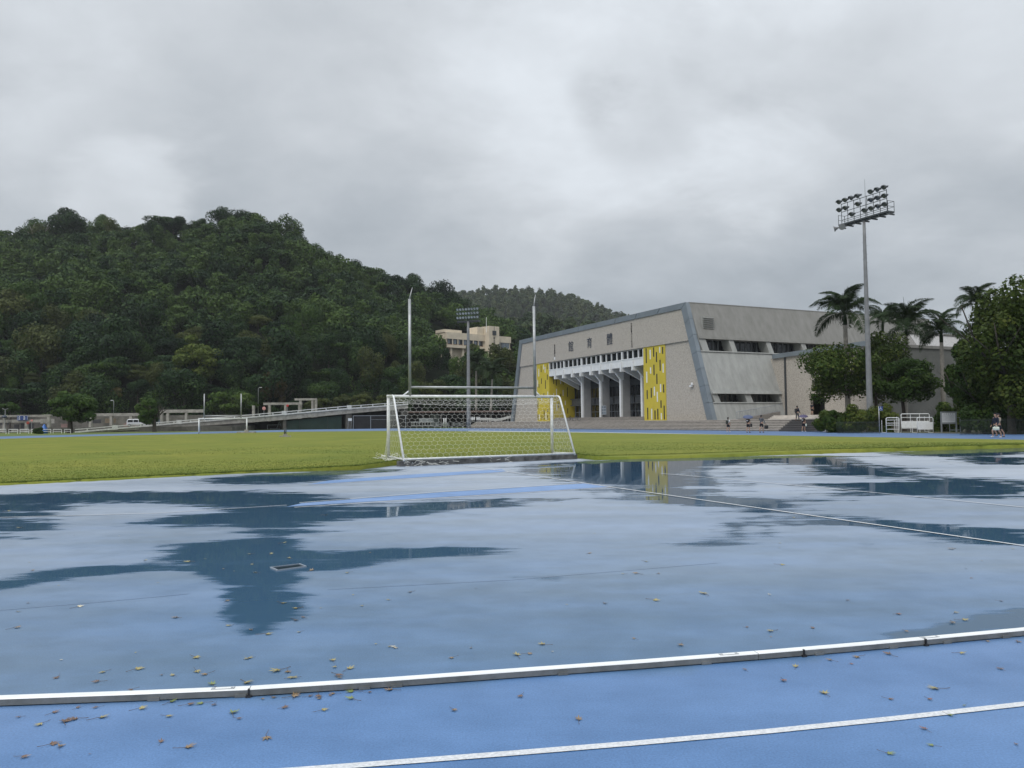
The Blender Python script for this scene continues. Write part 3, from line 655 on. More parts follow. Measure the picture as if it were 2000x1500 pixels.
# ================================================================ GYMNASIUM
A_ = R(25.0)
U = Vector((-math.sin(A_), math.cos(A_), 0)); SD = Vector((math.cos(A_), math.sin(A_), 0)); UPV = Vector((0, 0, 1)); NF = -SD
PZ = 1.35
O = D(1396, 819, 106.0); O.z = 0
def P3(u, t, z): return O + U * u + SD * t + UPV * z
def fac(px, py, t=0.0):               # facade plane at depth t: (u, z)
    p = PLN(px, py, O + SD * t, SD); d = p - O; return d.dot(U), p.z
def cr1(x, y): return 980 + x / 4.762, 560 + y / 4.762
def fc(x, y, t=0.0): return fac(*cr1(x, y), t)
def text_mesh(txt, size, extr=0.02, name='lettering'):
    cu = bpy.data.curves.new('txt', 'FONT'); cu.body = txt; cu.size = size; cu.extrude = extr; cu.align_x = 'CENTER'; cu.align_y = 'CENTER'
    o = bpy.data.objects.new('txt', cu); C.objects.link(o); dg = bpy.context.evaluated_depsgraph_get()
    me = bpy.data.meshes.new_from_object(o.evaluated_get(dg)); me.name = name; bpy.data.objects.remove(o); bpy.data.curves.remove(cu); return me
def text(txt, centre, right, up, size, m, parent=None, name='lettering', sx=1.0, extr=0.02):
    me = text_mesh(txt, size, extr); me.materials.clear(); me.materials.append(m)
    rt = Vector(right).normalized(); up = Vector(up).normalized(); n = rt.cross(up)
    b = Vector((0, 0, 0)) if parent is None else base_of(parent); c = Vector(centre) - b
    xs = [v.co.copy() for v in me.vertices]
    if xs:
        cx = (min(v.x for v in xs) + max(v.x for v in xs)) / 2; cy = (min(v.y for v in xs) + max(v.y for v in xs)) / 2
        for v in me.vertices: v.co = c + rt * ((v.co.x - cx) * sx) + up * (v.co.y - cy) + n * v.co.z
    return link(name, me, parent)

def tile_mat():
    m = mat('mottled_tile', (0.285, 0.256, 0.222), 0.72, var=0.0, col2=(0.51, 0.468, 0.41), vscale=7.0, bump=0.5, bscale=6, detail=2)
    return m
MT['tile'] = tile_mat()
MT['trim'] = mat('grey_blue_metal_trim', (0.185, 0.215, 0.240), 0.45, metal=0.15, var=0.12, vscale=0.4)
MT['yellow'] = mat('yellow_panel_paint', (0.54, 0.43, 0.045), 0.5, var=0.07, vscale=0.6)
MT['gymwhite'] = mat('white_render', (0.68, 0.69, 0.69), 0.55, var=0.08, vscale=0.8)
MT['greycol'] = mat('grey_render', (0.30, 0.30, 0.30), 0.7, var=0.12, vscale=0.7)
MT['spandrel'] = mat('grey_canopy', (0.085, 0.09, 0.095), 0.6, var=0.2)
MT['frame_dark'] = mat('dark_window_frame', (0.045, 0.05, 0.055), 0.5)
def streak_mat(name, a, b_):
    m = mat(name, a, 0.85, col2=b_, vscale=1.0, bump=0.25, bscale=3, stretch=(1.3, 1.3, 0.085), detail=7)
    return m
MT['streak'] = streak_mat('streaked_concrete', (0.185, 0.180, 0.164), (0.252, 0.246, 0.229))
MT['streakpale'] = streak_mat('pale_streaked_concrete', (0.262, 0.265, 0.25), (0.365, 0.368, 0.348))
MT['inkblue'] = mat('dark_blue_letters', (0.028, 0.040, 0.065), 0.4)
MT['ink'] = mat('black_letters', (0.02, 0.02, 0.022), 0.5)

gym = thing('sports_hall', 'large beige tiled gymnasium with sloping grey sides and a yellow panelled entrance', 'building', O + UPV * PZ)
oTR = fac(1342, 590.5); oTL = fac(1018, 663.5); oBL = fac(1000.5, 821.3); oBR = (0.0, PZ)
iTR = fac(1333, 604.5); iTL = fac(1024, 670.5); iBR = fac(1381, 819); iBL = fac(1007, 821)
HT_ = (oTR[1] + oTL[1]) / 2
ULEN = oBL[0]; uTR = oTR[0]; uTL = oTL[0]
H_TOP = oTR[1]
ru = lambda z: uTR * (z - PZ) / (H_TOP - PZ)                     # right (near) edge of the facade at height z
lu = lambda z: ULEN + (uTL - ULEN) * (z - PZ) / (H_TOP - PZ)     # left edge
bandR = fc(1705, 510); bandL = fc(205, 738); zb = (bandR[1] + bandL[1]) / 2
yRl, _ = fac(1257.6, 700); yRr, _ = fac(1300, 700); yLl, _ = fac(1049.5, 720); yLr, _ = fac(1073, 720)
z_wt = (fc(1320, 575)[1] + fc(443, 705)[1]) / 2; z_wb = (fc(1320, 665)[1] + fc(443, 775)[1]) / 2; z_bb = (fc(1320, 730)[1] + fc(450, 832)[1]) / 2
ztrim = (iTR[1] + iTL[1]) / 2; wtr = abs(iBR[0]) * 0.75
print('GYM', O, 'len', ULEN, 'top', H_TOP, oTL[1], 'band', zb, bandR, bandL, 'win', z_wt, z_wb, z_bb, 'trim', ztrim, iBR, iBL, 'yellow', yRl, yRr, yLl, yLr)
def plate(mb, poly, t0, t1, mi=0):    # polygon (u, z) swept from depth t0 to t1
    mb.prism([P3(u, t0, z) for u, z in poly], SD * (t1 - t0), mi)
mb = MB()
plate(mb, [(ru(zb) + 0.25, zb), (ru(ztrim) + 0.25, ztrim), (lu(ztrim) - 0.25, ztrim), (lu(zb) - 0.25, zb)], -0.22, 0.6)
mb.build('upper_wall', MT['tile'], gym)
mb = MB(); plate(mb, [(0.25, PZ), (ru(zb) + 0.25, zb), (yRr - 0.003, zb), (yRr - 0.003, PZ)], 0.0, 0.6); mb.build('lower_wall', MT['tile'], gym)
mb = MB(); plate(mb, [(yLl + 0.003, PZ), (yLl + 0.003, zb), (lu(zb) - 0.25, zb), (ULEN - 0.25, PZ)], 0.0, 0.6); mb.build('lower_wall', MT['tile'], gym)
# metal trim round the facade in sheets with open joints
mb = MB()
def trim_run(a, b_, c, d, n, t0, t1):     # quad a-b outer edge, d-c inner edge, cut in n sheets
    for i in range(n):
        f0 = i / n + 0.0012; f1 = (i + 1) / n - 0.0012
        L2 = lambda p, q, f: (p[0] + (q[0] - p[0]) * f, p[1] + (q[1] - p[1]) * f)
        plate(mb, [L2(a, b_, f0), L2(a, b_, f1), L2(d, c, f1), L2(d, c, f0)], t0, t1)
trim_run((-0.1, PZ), (ru(H_TOP) - 0.1, H_TOP), (ru(ztrim) + wtr, ztrim), (wtr, PZ), 7, -0.38, 0.32)
trim_run((ULEN + 0.1, PZ), (lu(H_TOP) + 0.1, H_TOP), (lu(ztrim) - wtr, ztrim), (ULEN - wtr, PZ), 7, -0.38, 0.32)
trim_run((ru(H_TOP) - 0.097, H_TOP), (lu(H_TOP) + 0.097, H_TOP), (lu(ztrim) - wtr, ztrim + 0.003), (ru(ztrim) + wtr, ztrim + 0.003), 9, -0.378, 0.32)
mb.build('metal_trim', MT['trim'], gym)
# yellow panels with black and white slots
SLR = [(1347, 570, 712, 0), (1417, 557, 652, 0), (1443, 607, 702, 0), (1477, 680, 783, 0), (1501, 560, 625, 0), (1420, 725, 823, 0), (1447, 810, 905, 0), (1395, 942, 1032, 0), (1357, 962, 1045, 0), (1510, 908, 985, 0), (1486, 1057, 1127, 0), (1362, 1125, 1235, 0), (1430, 1150, 1235, 0), (1456, 1135, 1235, 0), (1515, 1105, 1235, 0),
       (1385, 587, 675, 1), (1474, 560, 615, 1), (1505, 715, 800, 1), (1389, 750, 808, 1), (1353, 790, 893, 1), (1482, 905, 980, 1), (1424, 930, 1013, 1), (1451, 978, 1070, 1), (1399, 1135, 1235, 1), (1489, 1175, 1235, 1)]
SLL = [(370, 732, 795, 0), (427, 722, 768, 0), (428, 815, 865, 0), (373, 852, 903, 0), (410, 870, 950, 0), (350, 905, 943, 0), (338, 1060, 1140, 0), (396, 990, 1020, 0), (340, 1185, 1238, 0), (398, 1145, 1238, 0), (432, 1138, 1165, 0), (432, 1195, 1238, 0), (378, 1195, 1235, 0),
       (348, 765, 835, 1), (393, 725, 770, 1), (407, 745, 800, 1), (338, 870, 930, 1), (432, 975, 1020, 1), (375, 1005, 1060, 1), (353, 1190, 1238, 1), (415, 1170, 1238, 1)]
SLI = [(482, 830, 905, 0), (507, 860, 920, 0), (570, 860, 910, 0), (610, 935, 1025, 0), (549, 995, 1020, 0), (613, 1130, 1180, 0), (547, 860, 905, 1), (509, 950, 1040, 1), (570, 960, 1015, 1), (483, 990, 1040, 1), (510, 1090, 1150, 1), (530, 1080, 1130, 0), (590, 1060, 1100, 1)]
YM = [MT['yellow'], MT['ink'], MT['gymwhite']]
def slots(mb, L, ua, ub, wd):
    for x, y0, y1, k in L:
        a = fc(x, y0); b_ = fc(x, y1); u = min(max(a[0], ua + wd), ub - wd); z1 = min(a[1], zb - 0.2); z0 = max(b_[1], PZ + 0.1)
        plate(mb, [(u - wd / 2, z0), (u + wd / 2, z0), (u + wd / 2, z1), (u - wd / 2, z1)], -0.10 - 0.004, -0.05, 1 + k)
mb = MB(); plate(mb, [(yRl, PZ), (yRr, PZ), (yRr, zb), (yRl, zb)], -0.10, 0.5); slots(mb, SLR, yRr, yRl, 0.30); mb.build('yellow_panel', YM, gym)
mb = MB(); plate(mb, [(yLr, PZ), (yLl, PZ), (yLl, zb), (yLr, zb)], -0.10, 0.5); slots(mb, SLL, yLr, yLl, 0.30); mb.build('yellow_panel', YM, gym)
RB = 5.6                               # depth of the entrance recess
FZ = 2.0                               # floor of the recess
mb = MB()
mb.prism([P3(yLr - 0.003, 0.5, PZ), P3(yLr - 0.003, RB, PZ), P3(yLr - 0.003, RB, z_wb), P3(yLr - 0.003, 0.5, z_wb)], U * 0.4)
for x, y0, y1, k in SLI:
    p = PLN(*cr1(x, y0), P3(yLr, 0, 0), U); q = PLN(*cr1(x, y1), P3(yLr, 0, 0), U); t = (p - O).dot(SD)
    t = min(max(t, 0.7), RB - 0.3)
    mb.prism([P3(yLr - 0.008, t - 0.08, q.z), P3(yLr - 0.008, t + 0.08, q.z), P3(yLr - 0.008, t + 0.08, min(p.z, z_bb)), P3(yLr - 0.008, t - 0.08, min(p.z, z_bb))], U * 0.004, 1 + k)
mb.build('side_yellow_panel', YM, gym)
mb = MB(); mb.prism([P3(yRl + 0.003, 0.5, PZ), P3(yRl + 0.003, RB, PZ), P3(yRl + 0.003, RB, z_wb), P3(yRl + 0.003, 0.5, z_wb)], -U * 0.4); mb.build('side_yellow_panel', YM, gym)
# strip of windows above the entrance, five windows of four panes
posts = [yRl, fc(1120, 620)[0], fc(922, 640)[0], fc(742, 680)[0], fc(580, 700)[0], yLr]
for a, b_ in zip(posts[:-1], posts[1:]):
    mb = MB(); pw = 0.34
    for i in range(5):
        u = a + (b_ - a) * i / 4; w_ = pw if i in (0, 4) else 0.16
        uu = u + (w_ / 4 if i == 0 else -w_ / 4 if i == 4 else 0); w2 = w_ / 2 if i in (0, 4) else w_
        plate(mb, [(uu - w2 / 2 + (0.002 if i == 0 else 0), z_wb + 0.15), (uu + w2 / 2, z_wb + 0.15), (uu + w2 / 2, z_wt - 0.1), (uu - w2 / 2 + (0.002 if i == 0 else 0), z_wt - 0.1)], -0.12 if i in (0, 4) else -0.04, 0.25)
    plate(mb, [(a + 0.002, z_wb), (b_, z_wb), (b_, z_wb + 0.147), (a + 0.002, z_wb + 0.147)], -0.16, 0.25)
    wn = mb.build('window', MT['gymwhite'], gym)
    mb = MB(); plate(mb, [(a, z_wb + 0.1), (b_, z_wb + 0.1), (b_, z_wt + 0.3), (a, z_wt + 0.3)], 0.14, 0.2); mb.build('pane', MT['glass'], wn)
mb = MB(); plate(mb, [(yRl + 0.01, z_wt - 0.097), (yLr - 0.01, z_wt - 0.097), (yLr - 0.01, zb + 0.1), (yRl + 0.01, zb + 0.1)], -0.03, 0.5); mb.build('window_head', MT['concrete'], gym)
mb = MB(); plate(mb, [(yRl + 0.01, z_bb), (yLr - 0.01, z_bb), (yLr - 0.01, z_wb - 0.003), (yRl + 0.01, z_wb - 0.003)], -0.10, 0.4); mb.build('entrance_beam', MT['gymwhite'], gym)
# deep brackets under the beam; every second one runs into a column
BR = [1086, 1101.8, 1119, 1135.8, 1155.3, 1173.6, 1194.2, 1215.2, 1237.9]
zf = (fc(505, 857)[1] + fc(1228, 782)[1]) / 2
COLPX = [1136, 1171.8, 1211.4, 1253]
colu = [fac(p, 780, 1.7)[0] for p in COLPX]
bru = [fac(p, 725)[0] for p in BR]
print('brackets', bru, 'cols', colu, 'zf', zf)
for i, u in enumerate(bru):
    mb = MB(); th = 0.22
    col = i % 2 == 0 and i > 0
    if col: poly = [(-0.35, z_bb + 0.9), (-0.35, zf), (0.7, zf), (1.75, zf - 1.15), (2.3, zf - 1.15), (2.3, z_bb + 0.5), (-0.1, z_bb + 0.5), (-0.1, z_bb + 0.9)]
    else: poly = [(-0.35, z_bb + 0.9), (-0.35, zf), (0.7, zf), (RB - 0.6, zf - 2.0), (RB - 0.6, z_bb + 0.5), (-0.1, z_bb + 0.5), (-0.1, z_bb + 0.9)]
    if not col and i: 
        pass
    mb.prism([P3(u - th, t, z) for t, z in poly], U * (2 * th)); mb.build('bracket', MT['gymwhite'], gym)
for u in colu:
    mb = MB(); mb.prism([P3(u - 0.26, 1.7, FZ), P3(u + 0.26, 1.7, FZ), P3(u + 0.26, 1.7, z_bb), P3(u - 0.26, 1.7, z_bb)], SD * 0.35, 0)
    mb.prism([P3(u - 0.257, 2.053, FZ), P3(u + 0.257, 2.053, FZ), P3(u + 0.257, 2.053, z_bb), P3(u - 0.257, 2.053, z_bb)], SD * 1.5, 1); mb.build('column', [MT['gymwhite'], MT['greycol']], gym)
# back wall of the recess: glazing, grey canopies, glass doors, one bay between columns
bays = [yRl + 0.4] + [u for u in colu[::-1]] + [yLr - 0.4]
zc1 = fac(*cr1(1220, 1020), 4.6)[1]; zc0 = fac(*cr1(1220, 1078), 4.6)[1]
for a, b_ in zip(bays[:-1], bays[1:]):
    if b_ - a < 1.5: continue
    mb = MB(); plate(mb, [(a, FZ), (b_, FZ), (b_, z_bb + 0.6), (a, z_bb + 0.6)], RB - 0.02, RB + 0.1, 0)
    n = 7
    for i in range(n + 1):
        u = a + (b_ - a) * i / n; plate(mb, [(u - 0.05, zc1), (u + 0.05, zc1), (u + 0.05, z_bb + 0.5), (u - 0.05, z_bb + 0.5)], RB - 0.12, RB - 0.03, 1)
    plate(mb, [(a, z_bb - 2.6), (b_, z_bb - 2.6), (b_, z_bb - 1.5), (a, z_bb - 1.5)], RB - 0.15, RB - 0.025, 1)
    mb.build('tall_window', [MT['glass'], MT['frame_dark']], gym)
    mb = MB(); plate(mb, [(a + 0.2, zc0), (b_ - 0.2, zc0), (b_ - 0.2, zc1), (a + 0.2, zc1)], RB - 1.0, RB - 0.16)
    plate(mb, [(a + 0.05, zc1 + 0.003), (b_ - 0.05, zc1 + 0.003), (b_ - 0.05, zc1 + 0.16), (a + 0.05, zc1 + 0.16)], RB - 1.25, RB - 0.16)
    plate(mb, [(a + 0.05, zc0 - 0.16), (b_ - 0.05, zc0 - 0.16), (b_ - 0.05, zc0 - 0.003), (a + 0.05, zc0 - 0.003)], RB - 1.25, RB - 0.16); mb.build('door_canopy', MT['spandrel'], gym)
    mb = MB(); n = 6
    for i in range(n + 1):
        u = a + (b_ - a) * i / n; plate(mb, [(u - 0.045, FZ), (u + 0.045, FZ), (u + 0.045, zc0 - 0.17), (u - 0.045, zc0 - 0.17)], RB - 0.14, RB - 0.03)
    plate(mb, [(a, FZ + 1.0), (b_, FZ + 1.0), (b_, FZ + 1.08), (a, FZ + 1.08)], RB - 0.10, RB - 0.03); mb.build('glass_door', MT['greypaint'], gym)
mb = MB(); plate(mb, [(yRl, z_bb + 0.9), (yLr, z_bb + 0.9), (yLr, z_bb + 1.1), (yRl, z_bb + 1.1)], 0.4, RB + 0.1); mb.build('porch_ceiling', MT['greycol'], gym)
mb = MB()
for i in range(4): plate(mb, [(yRl + 0.41, PZ + 0.002), (yLr - 0.41, PZ + 0.002), (yLr - 0.41, PZ + (FZ - PZ) * (i + 1) / 4), (yRl + 0.41, PZ + (FZ - PZ) * (i + 1) / 4)], 0.1 + 0.3 * i, 0.4 + 0.3 * i if i < 3 else RB)
MT['steps'] = mat('worn_stone_steps', (0.225, 0.205, 0.185), 0.75, var=0.25, vscale=1.5, bump=0.2)
mb.build('porch_floor', MT['steps'], gym)
# lettering on the tile: three large characters and two small columns
for ch, px, py, hpx in (('體', 1190.5, 662, 22.5), ('育', 1151.2, 669.5, 20.5), ('館', 1114.8, 676.5, 20.5)):
    u, z = fac(px, py, -0.25); z2 = fac(px, py - hpx / 2, -0.25)[1]; z1 = fac(px, py + hpx / 2, -0.25)[1]
    text(ch, P3(u, -0.25, z), -U, UPV, (z2 - z1) * 1.08, MT['inkblue'], gym, 'sign_character', sx=0.95, extr=0.02)
def column_text(s, px0, py0, px1, py1, m, size):
    for i, ch in enumerate(s):
        f = i / (len(s) - 1); u, z = fac(px0 + (px1 - px0) * f, py0 + (py1 - py0) * f, -0.25)
        text(ch, P3(u, -0.24, z), -U, UPV, size, m, gym, 'sign_character', extr=0.012)
column_text('中華民國六十八年五月', 1232.8, 632.5, 1234, 677, MT['ink'], 0.40)
column_text('校長敬題立', 1083.2, 674.8, 1083.4, 694.5, MT['ink'], 0.50)
u, z = fac(1083.2, 700, -0.25); mb = MB(); plate(mb, [(u - 0.22, z - 0.26), (u + 0.22, z - 0.26), (u + 0.22, z + 0.26), (u - 0.22, z + 0.26)], -0.25, -0.222); mb.build('seal', MT['gymwhite'], gym)
# camera on a bracket
u, z = fac(1352.5, 754); mb = MB(); mb.box(P3(u, -0.25, z), (0.55, 0.3, 0.22), (U, SD, UPV)); mb.tube([P3(u - 0.25, 0, z + 0.2), P3(u - 0.25, -0.3, z + 0.2), P3(u - 0.25, -0.3, z)], 0.05, 6); mb.lathe(P3(u - 0.3, -0.3, z + 0.1), [(0.02, 0), (0.16, 0.02), (0.16, 0.3), (0.05, 0.4)], 10); mb.build('security_camera', MT['gymwhite'], gym)
# notice board and clock on the columns
u, z = fac(1180, 800, 1.7); mb = MB(); plate(mb, [(u - 0.8, z - 0.9), (u + 0.8, z - 0.9), (u + 0.8, z + 0.7), (u - 0.8, z + 0.7)], 1.62, 1.66)
for i in range(3):
    for j in range(2): plate(mb, [(u - 0.7 + j * 0.75, z - 0.75 + i * 0.5), (u - 0.1 + j * 0.75, z - 0.75 + i * 0.5), (u - 0.1 + j * 0.75, z - 0.4 + i * 0.5), (u - 0.7 + j * 0.75, z - 0.4 + i * 0.5)], 1.612, 1.619, 1)
mb.build('notice_board', [MT['greypaint'], MT['sky_glass']], gym)

# ---- battered side wall: hooded window bands between sloping concrete panels
edge = (P3(uTR, 0, H_TOP) - P3(0, 0, PZ)).normalized(); nS = edge.cross(SD).normalized()
def side(px, py): p = PLN(px, py, P3(0, 0, PZ), nS); return (p - O).dot(SD), p.z
ze1 = side(1377, 657.6)[1]; zs1 = side(1370, 686.5)[1]; ze2 = side(1386, 762.6)[1]; zw2t = side(1392, 767.5)[1]; zs2 = side(1396, 787.5)[1]
T0, T1 = 0.33, 52.0; TLOW = side(1528, 790)[0]
print('side', ze1, zs1, ze2, zs2, 'TLOW', TLOW, side(1909, 626))
def sidepanel(name, z0, z1, off0, off1, th, m, ta=T0, tb=T1):
    mb = MB(); mb.prism([P3(ru(z0) - off0, ta, z0), P3(ru(z1) - off1, ta, z1), P3(ru(z1) - off1 + th, ta, z1), P3(ru(z0) - off0 + th, ta, z0)], SD * (tb - ta)); return mb.build(name, m, gym)
sidepanel('upper_side_panel', ze1, H_TOP - 0.1, 0.35, 0.0, 0.5, MT['streak'])
sidepanel('eaves', ze1 - 0.35, ze1 - 0.003, 0.42, 0.42, 1.9, MT['streak'])
sidepanel('middle_side_panel', ze2, zs1, 0.25, 0.0, 0.5, MT['streakpale'], T0, TLOW + 0.5)
sidepanel('sill', zs1 + 0.003, zs1 + 0.16, 0.15, 0.15, 1.9, MT['streakpale'])
sidepanel('lower_eaves', ze2 - 0.45, ze2 - 0.003, 0.55, 0.5, 1.9, MT['streakpale'], T0, TLOW + 0.5)
sidepanel('base_side_panel', PZ, zs2, 0.1, 0.1, 0.5, MT['streakpale'], T0, TLOW + 0.5)
sidepanel('lower_sill', zs2 + 0.003, zs2 + 0.16, 0.22, 0.22, 1.9, MT['streakpale'], T0, TLOW + 0.5)
def back_wall(z0, z1, ta, tb, dep):
    mb = MB(); uu = ru((z0 + z1) / 2) + dep; n = int((tb - ta) / 1.05)
    mb.prism([P3(uu, ta, z0), P3(uu, tb, z0), P3(uu, tb, z1), P3(uu, ta, z1)], U * 0.3, 0)
    for i in range(n):
        t = ta + (tb - ta) * (i + 0.5) / n
        mb.prism([P3(uu - 0.06, t - 0.18, z0), P3(uu - 0.06, t + 0.18, z0), P3(uu - 0.06, t + 0.18, z1), P3(uu - 0.06, t - 0.18, z1)], U * 0.05, 1)
    return mb
back_wall(zs1 + 0.16, ze1 - 0.35, T0, T1, 1.6).build('window_band', [MT['glass'], MT['spandrel']], gym)
back_wall(zs2 + 0.16, ze2 - 0.45, T0, TLOW + 0.5, 1.6).build('window_band', [MT['glass'], MT['spandrel']], gym)
def fin(z0, z1, t, lean, th=0.5):
    mb = MB(); mb.prism([P3(ru(z0) - 0.1, t + lean, z0), P3(ru(z1) - 0.25, t, z1), P3(ru(z1) + 1.55, t, z1), P3(ru(z0) + 1.55, t + lean, z0)], SD * th); mb.build('window_fin', MT['streakpale'], gym)
def tside(px, py): return side(px, py)[0]
for px in (1368, 1425.5, 1497, 1564.5): fin(zs1 + 0.163, ze1 - 0.353, max(T0, tside(px, 672)) - 0.3, 0.35, 0.9 if px != 1368 else 1.2)
tt = tside(1564.5, 672)
for i in range(1, 5): fin(zs1 + 0.163, ze1 - 0.353, tt + 7.5 * i, 0.35, 0.8)
for px, th in ((1388, 1.0), (1456, 1.1), (1522, 0.7)): fin(zs2 + 0.163, ze2 - 0.453, max(T0, tside(px, 777) - 0.3), 0.4, th)
# louvred vent in the upper panel
t, z = side(1379, 632); uu = ru(z) - 0.25; mb = MB(); mb.box(P3(uu, t, z), (0.5, 2.0, 1.9), (U, SD, UPV), 0)
for i in range(6): mb.box(P3(uu - 0.30, t, z - 0.75 + i * 0.3), (0.22, 1.9, 0.06), ((U + UPV * 0.6).normalized(), SD, (UPV - U * 0.6).normalized()), 1)
mb.build('louvre_vent', [MT['streakpale'], MT['streak']], gym)
# roof and far sides
mb = MB(); mb.prism([P3(ru(H_TOP) + 0.1, 1.1, H_TOP - 0.5), P3(lu(H_TOP) - 0.1, 1.1, H_TOP - 0.5), P3(lu(H_TOP) - 0.1, T1, H_TOP - 0.5), P3(ru(H_TOP) + 0.1, T1, H_TOP - 0.5)], UPV * 0.35)
mb.build('roof', MT['streak'], gym)
mb = MB(); mb.prism([P3(ru(H_TOP) - 0.05, T0, H_TOP - 0.097), P3(ru(H_TOP) - 0.05, T1, H_TOP - 0.097), P3(ru(H_TOP) + 0.5, T1, H_TOP - 0.097), P3(ru(H_TOP) + 0.5, T0, H_TOP - 0.097)], UPV * 0.16); mb.build('roof_edge', MT['streak'], gym)
mb = MB(); mb.prism([P3(ULEN, 1.1, PZ), P3(lu(H_TOP), 1.1, H_TOP - 0.1), P3(lu(H_TOP) - 0.5, 1.1, H_TOP - 0.1), P3(ULEN - 0.5, 1.1, PZ)], SD * (T1 - 1.1)); mb.build('far_side_wall', MT['streak'], gym)
mb = MB(); mb.prism([P3(2.2, T1, PZ), P3(ru(H_TOP) + 0.6, T1, H_TOP - 0.6), P3(lu(H_TOP) - 0.6, T1, H_TOP - 0.6), P3(ULEN - 0.6, T1, PZ)], SD * 0.5); mb.build('rear_wall', MT['streak'], gym)
mb = MB(); plate(mb, [(yRl - 0.5, PZ), (yLr + 0.5, PZ), (yLr + 0.5, zb), (yRl - 0.5, zb)], RB + 0.11, RB + 0.4); mb.build('inner_wall', MT['spandrel'], gym)

# ---- terrace and steps
TERR0 = -2.3
steps_y = []
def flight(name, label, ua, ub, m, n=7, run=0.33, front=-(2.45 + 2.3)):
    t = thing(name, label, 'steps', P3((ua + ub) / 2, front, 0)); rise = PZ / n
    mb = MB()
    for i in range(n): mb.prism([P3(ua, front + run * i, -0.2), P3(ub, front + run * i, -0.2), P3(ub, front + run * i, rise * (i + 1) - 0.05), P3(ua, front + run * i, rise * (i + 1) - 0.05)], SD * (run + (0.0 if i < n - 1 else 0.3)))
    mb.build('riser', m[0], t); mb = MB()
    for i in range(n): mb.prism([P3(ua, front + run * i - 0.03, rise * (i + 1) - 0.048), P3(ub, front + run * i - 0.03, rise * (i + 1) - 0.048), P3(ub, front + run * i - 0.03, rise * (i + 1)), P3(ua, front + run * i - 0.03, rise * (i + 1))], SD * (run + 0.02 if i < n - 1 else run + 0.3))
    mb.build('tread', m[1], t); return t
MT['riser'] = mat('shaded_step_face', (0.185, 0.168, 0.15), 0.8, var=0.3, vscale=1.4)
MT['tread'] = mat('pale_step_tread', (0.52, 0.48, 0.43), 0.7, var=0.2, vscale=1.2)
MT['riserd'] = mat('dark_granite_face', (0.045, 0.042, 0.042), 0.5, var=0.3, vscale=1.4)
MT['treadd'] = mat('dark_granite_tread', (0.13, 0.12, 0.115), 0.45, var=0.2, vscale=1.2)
FR = -(2.45 + 2.3); uA = None
def u_at(px, front=FR):
    p = PLN(px, 832, O + SD * front, SD); return (p - O).dot(U)
uE = u_at(913); uM = u_at(1521); uR = u_at(1607)
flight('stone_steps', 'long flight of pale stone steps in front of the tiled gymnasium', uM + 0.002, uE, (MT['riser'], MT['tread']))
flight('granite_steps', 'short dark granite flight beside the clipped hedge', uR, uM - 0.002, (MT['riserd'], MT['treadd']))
mb = MB(); mb.prism([P3(uR - 2, FR + 2.62, -0.2), P3(uE, FR + 2.62, -0.2), P3(uE, FR + 2.62, PZ - 0.003), P3(uR - 2, FR + 2.62, PZ - 0.003)], SD * 70); tag(mb.build('terrace', MT['steps']), kind='structure')
c = P3(uR - 0.25, FR + 1.2, 0); w1 = thing('step_wall', 'low grey side wall where the dark granite steps end at the hedge', 'wall', c); mb = MB(); mb.prism([P3(uR - 0.5, FR, -0.1), P3(uR - 0.5, FR + 2.6, -0.1), P3(uR - 0.5, FR + 2.6, PZ + 0.25), P3(uR - 0.5, FR, 0.45)], U * 0.497); mb.build('wall_block', MT['greycol'], w1)

# ---- annex
ta = TLOW; AO = P3(0, ta, 0)
def ann(px, py): p = PLN(px, py, AO, SD); return (p - O).dot(U), p.z
AZ = 1.9
a1 = ann(1503, 702); a2 = ann(1590, 686.5); uC = ann(1692, 700)[0]
slope = (a2[1] - a1[1]) / (a2[0] - a1[0]); zt = lambda u: a1[1] + slope * 0.5 * (u - a1[0])
print('annex', ta, a1, a2, uC, zt(uC))
anx = thing('annex_building', 'lower tiled annex with a grey parapet joined to the side of the gymnasium', 'building', P3(uC / 2, ta, PZ))
dl = ann(1583, 790)[0]; dr = ann(1611, 790)[0]; dz = ann(1597, 769)[1]
mb = MB(); q = lambda u, z: P3(u, ta, z)
mb.prism([q(ru(PZ) + 0.5, PZ), q(dl, PZ), q(dl, zt(dl)), q(ru(8) + 1.5, zt(2))], SD * 0.5)
mb.prism([q(dl, dz), q(dr, dz), q(dr, zt(dr)), q(dl, zt(dl))], SD * 0.5)
mb.prism([q(dr, PZ), q(uC, PZ), q(uC, zt(uC)), q(dr, zt(dr))], SD * 0.5); mb.build('wall', MT['tile'], anx)
mb = MB(); mb.prism([P3(2.2, ta - 0.3, zt(2) - 0.02), P3(uC - 0.3, ta - 0.3, zt(uC) - 0.02), P3(uC - 0.3, ta - 0.3, zt(uC) + 0.62), P3(2.2, ta - 0.3, zt(2) + 0.62)], SD * 0.9); mb.build('parapet', MT['trim'], anx)
mb = MB(); mb.prism([P3(dl + 0.0, ta + 1.8, PZ), P3(dr, ta + 1.8, PZ), P3(dr, ta + 1.8, dz), P3(dl, ta + 1.8, dz)], SD * 0.2); mb.build('doorway', MT['ink'], anx)  # black sheet stands in for the unlit inside of the doorway
mb = MB(); u0 = ann(1535, 750)[0]; mb.prism([P3(u0 - 0.14, ta - 0.16, PZ), P3(u0 + 0.14, ta - 0.16, PZ), P3(u0 + 0.14, ta - 0.16, zt(u0) - 0.05), P3(u0 - 0.14, ta - 0.16, zt(u0) - 0.05)], SD * 0.155); mb.build('downpipe', MT['frame_dark'], anx)
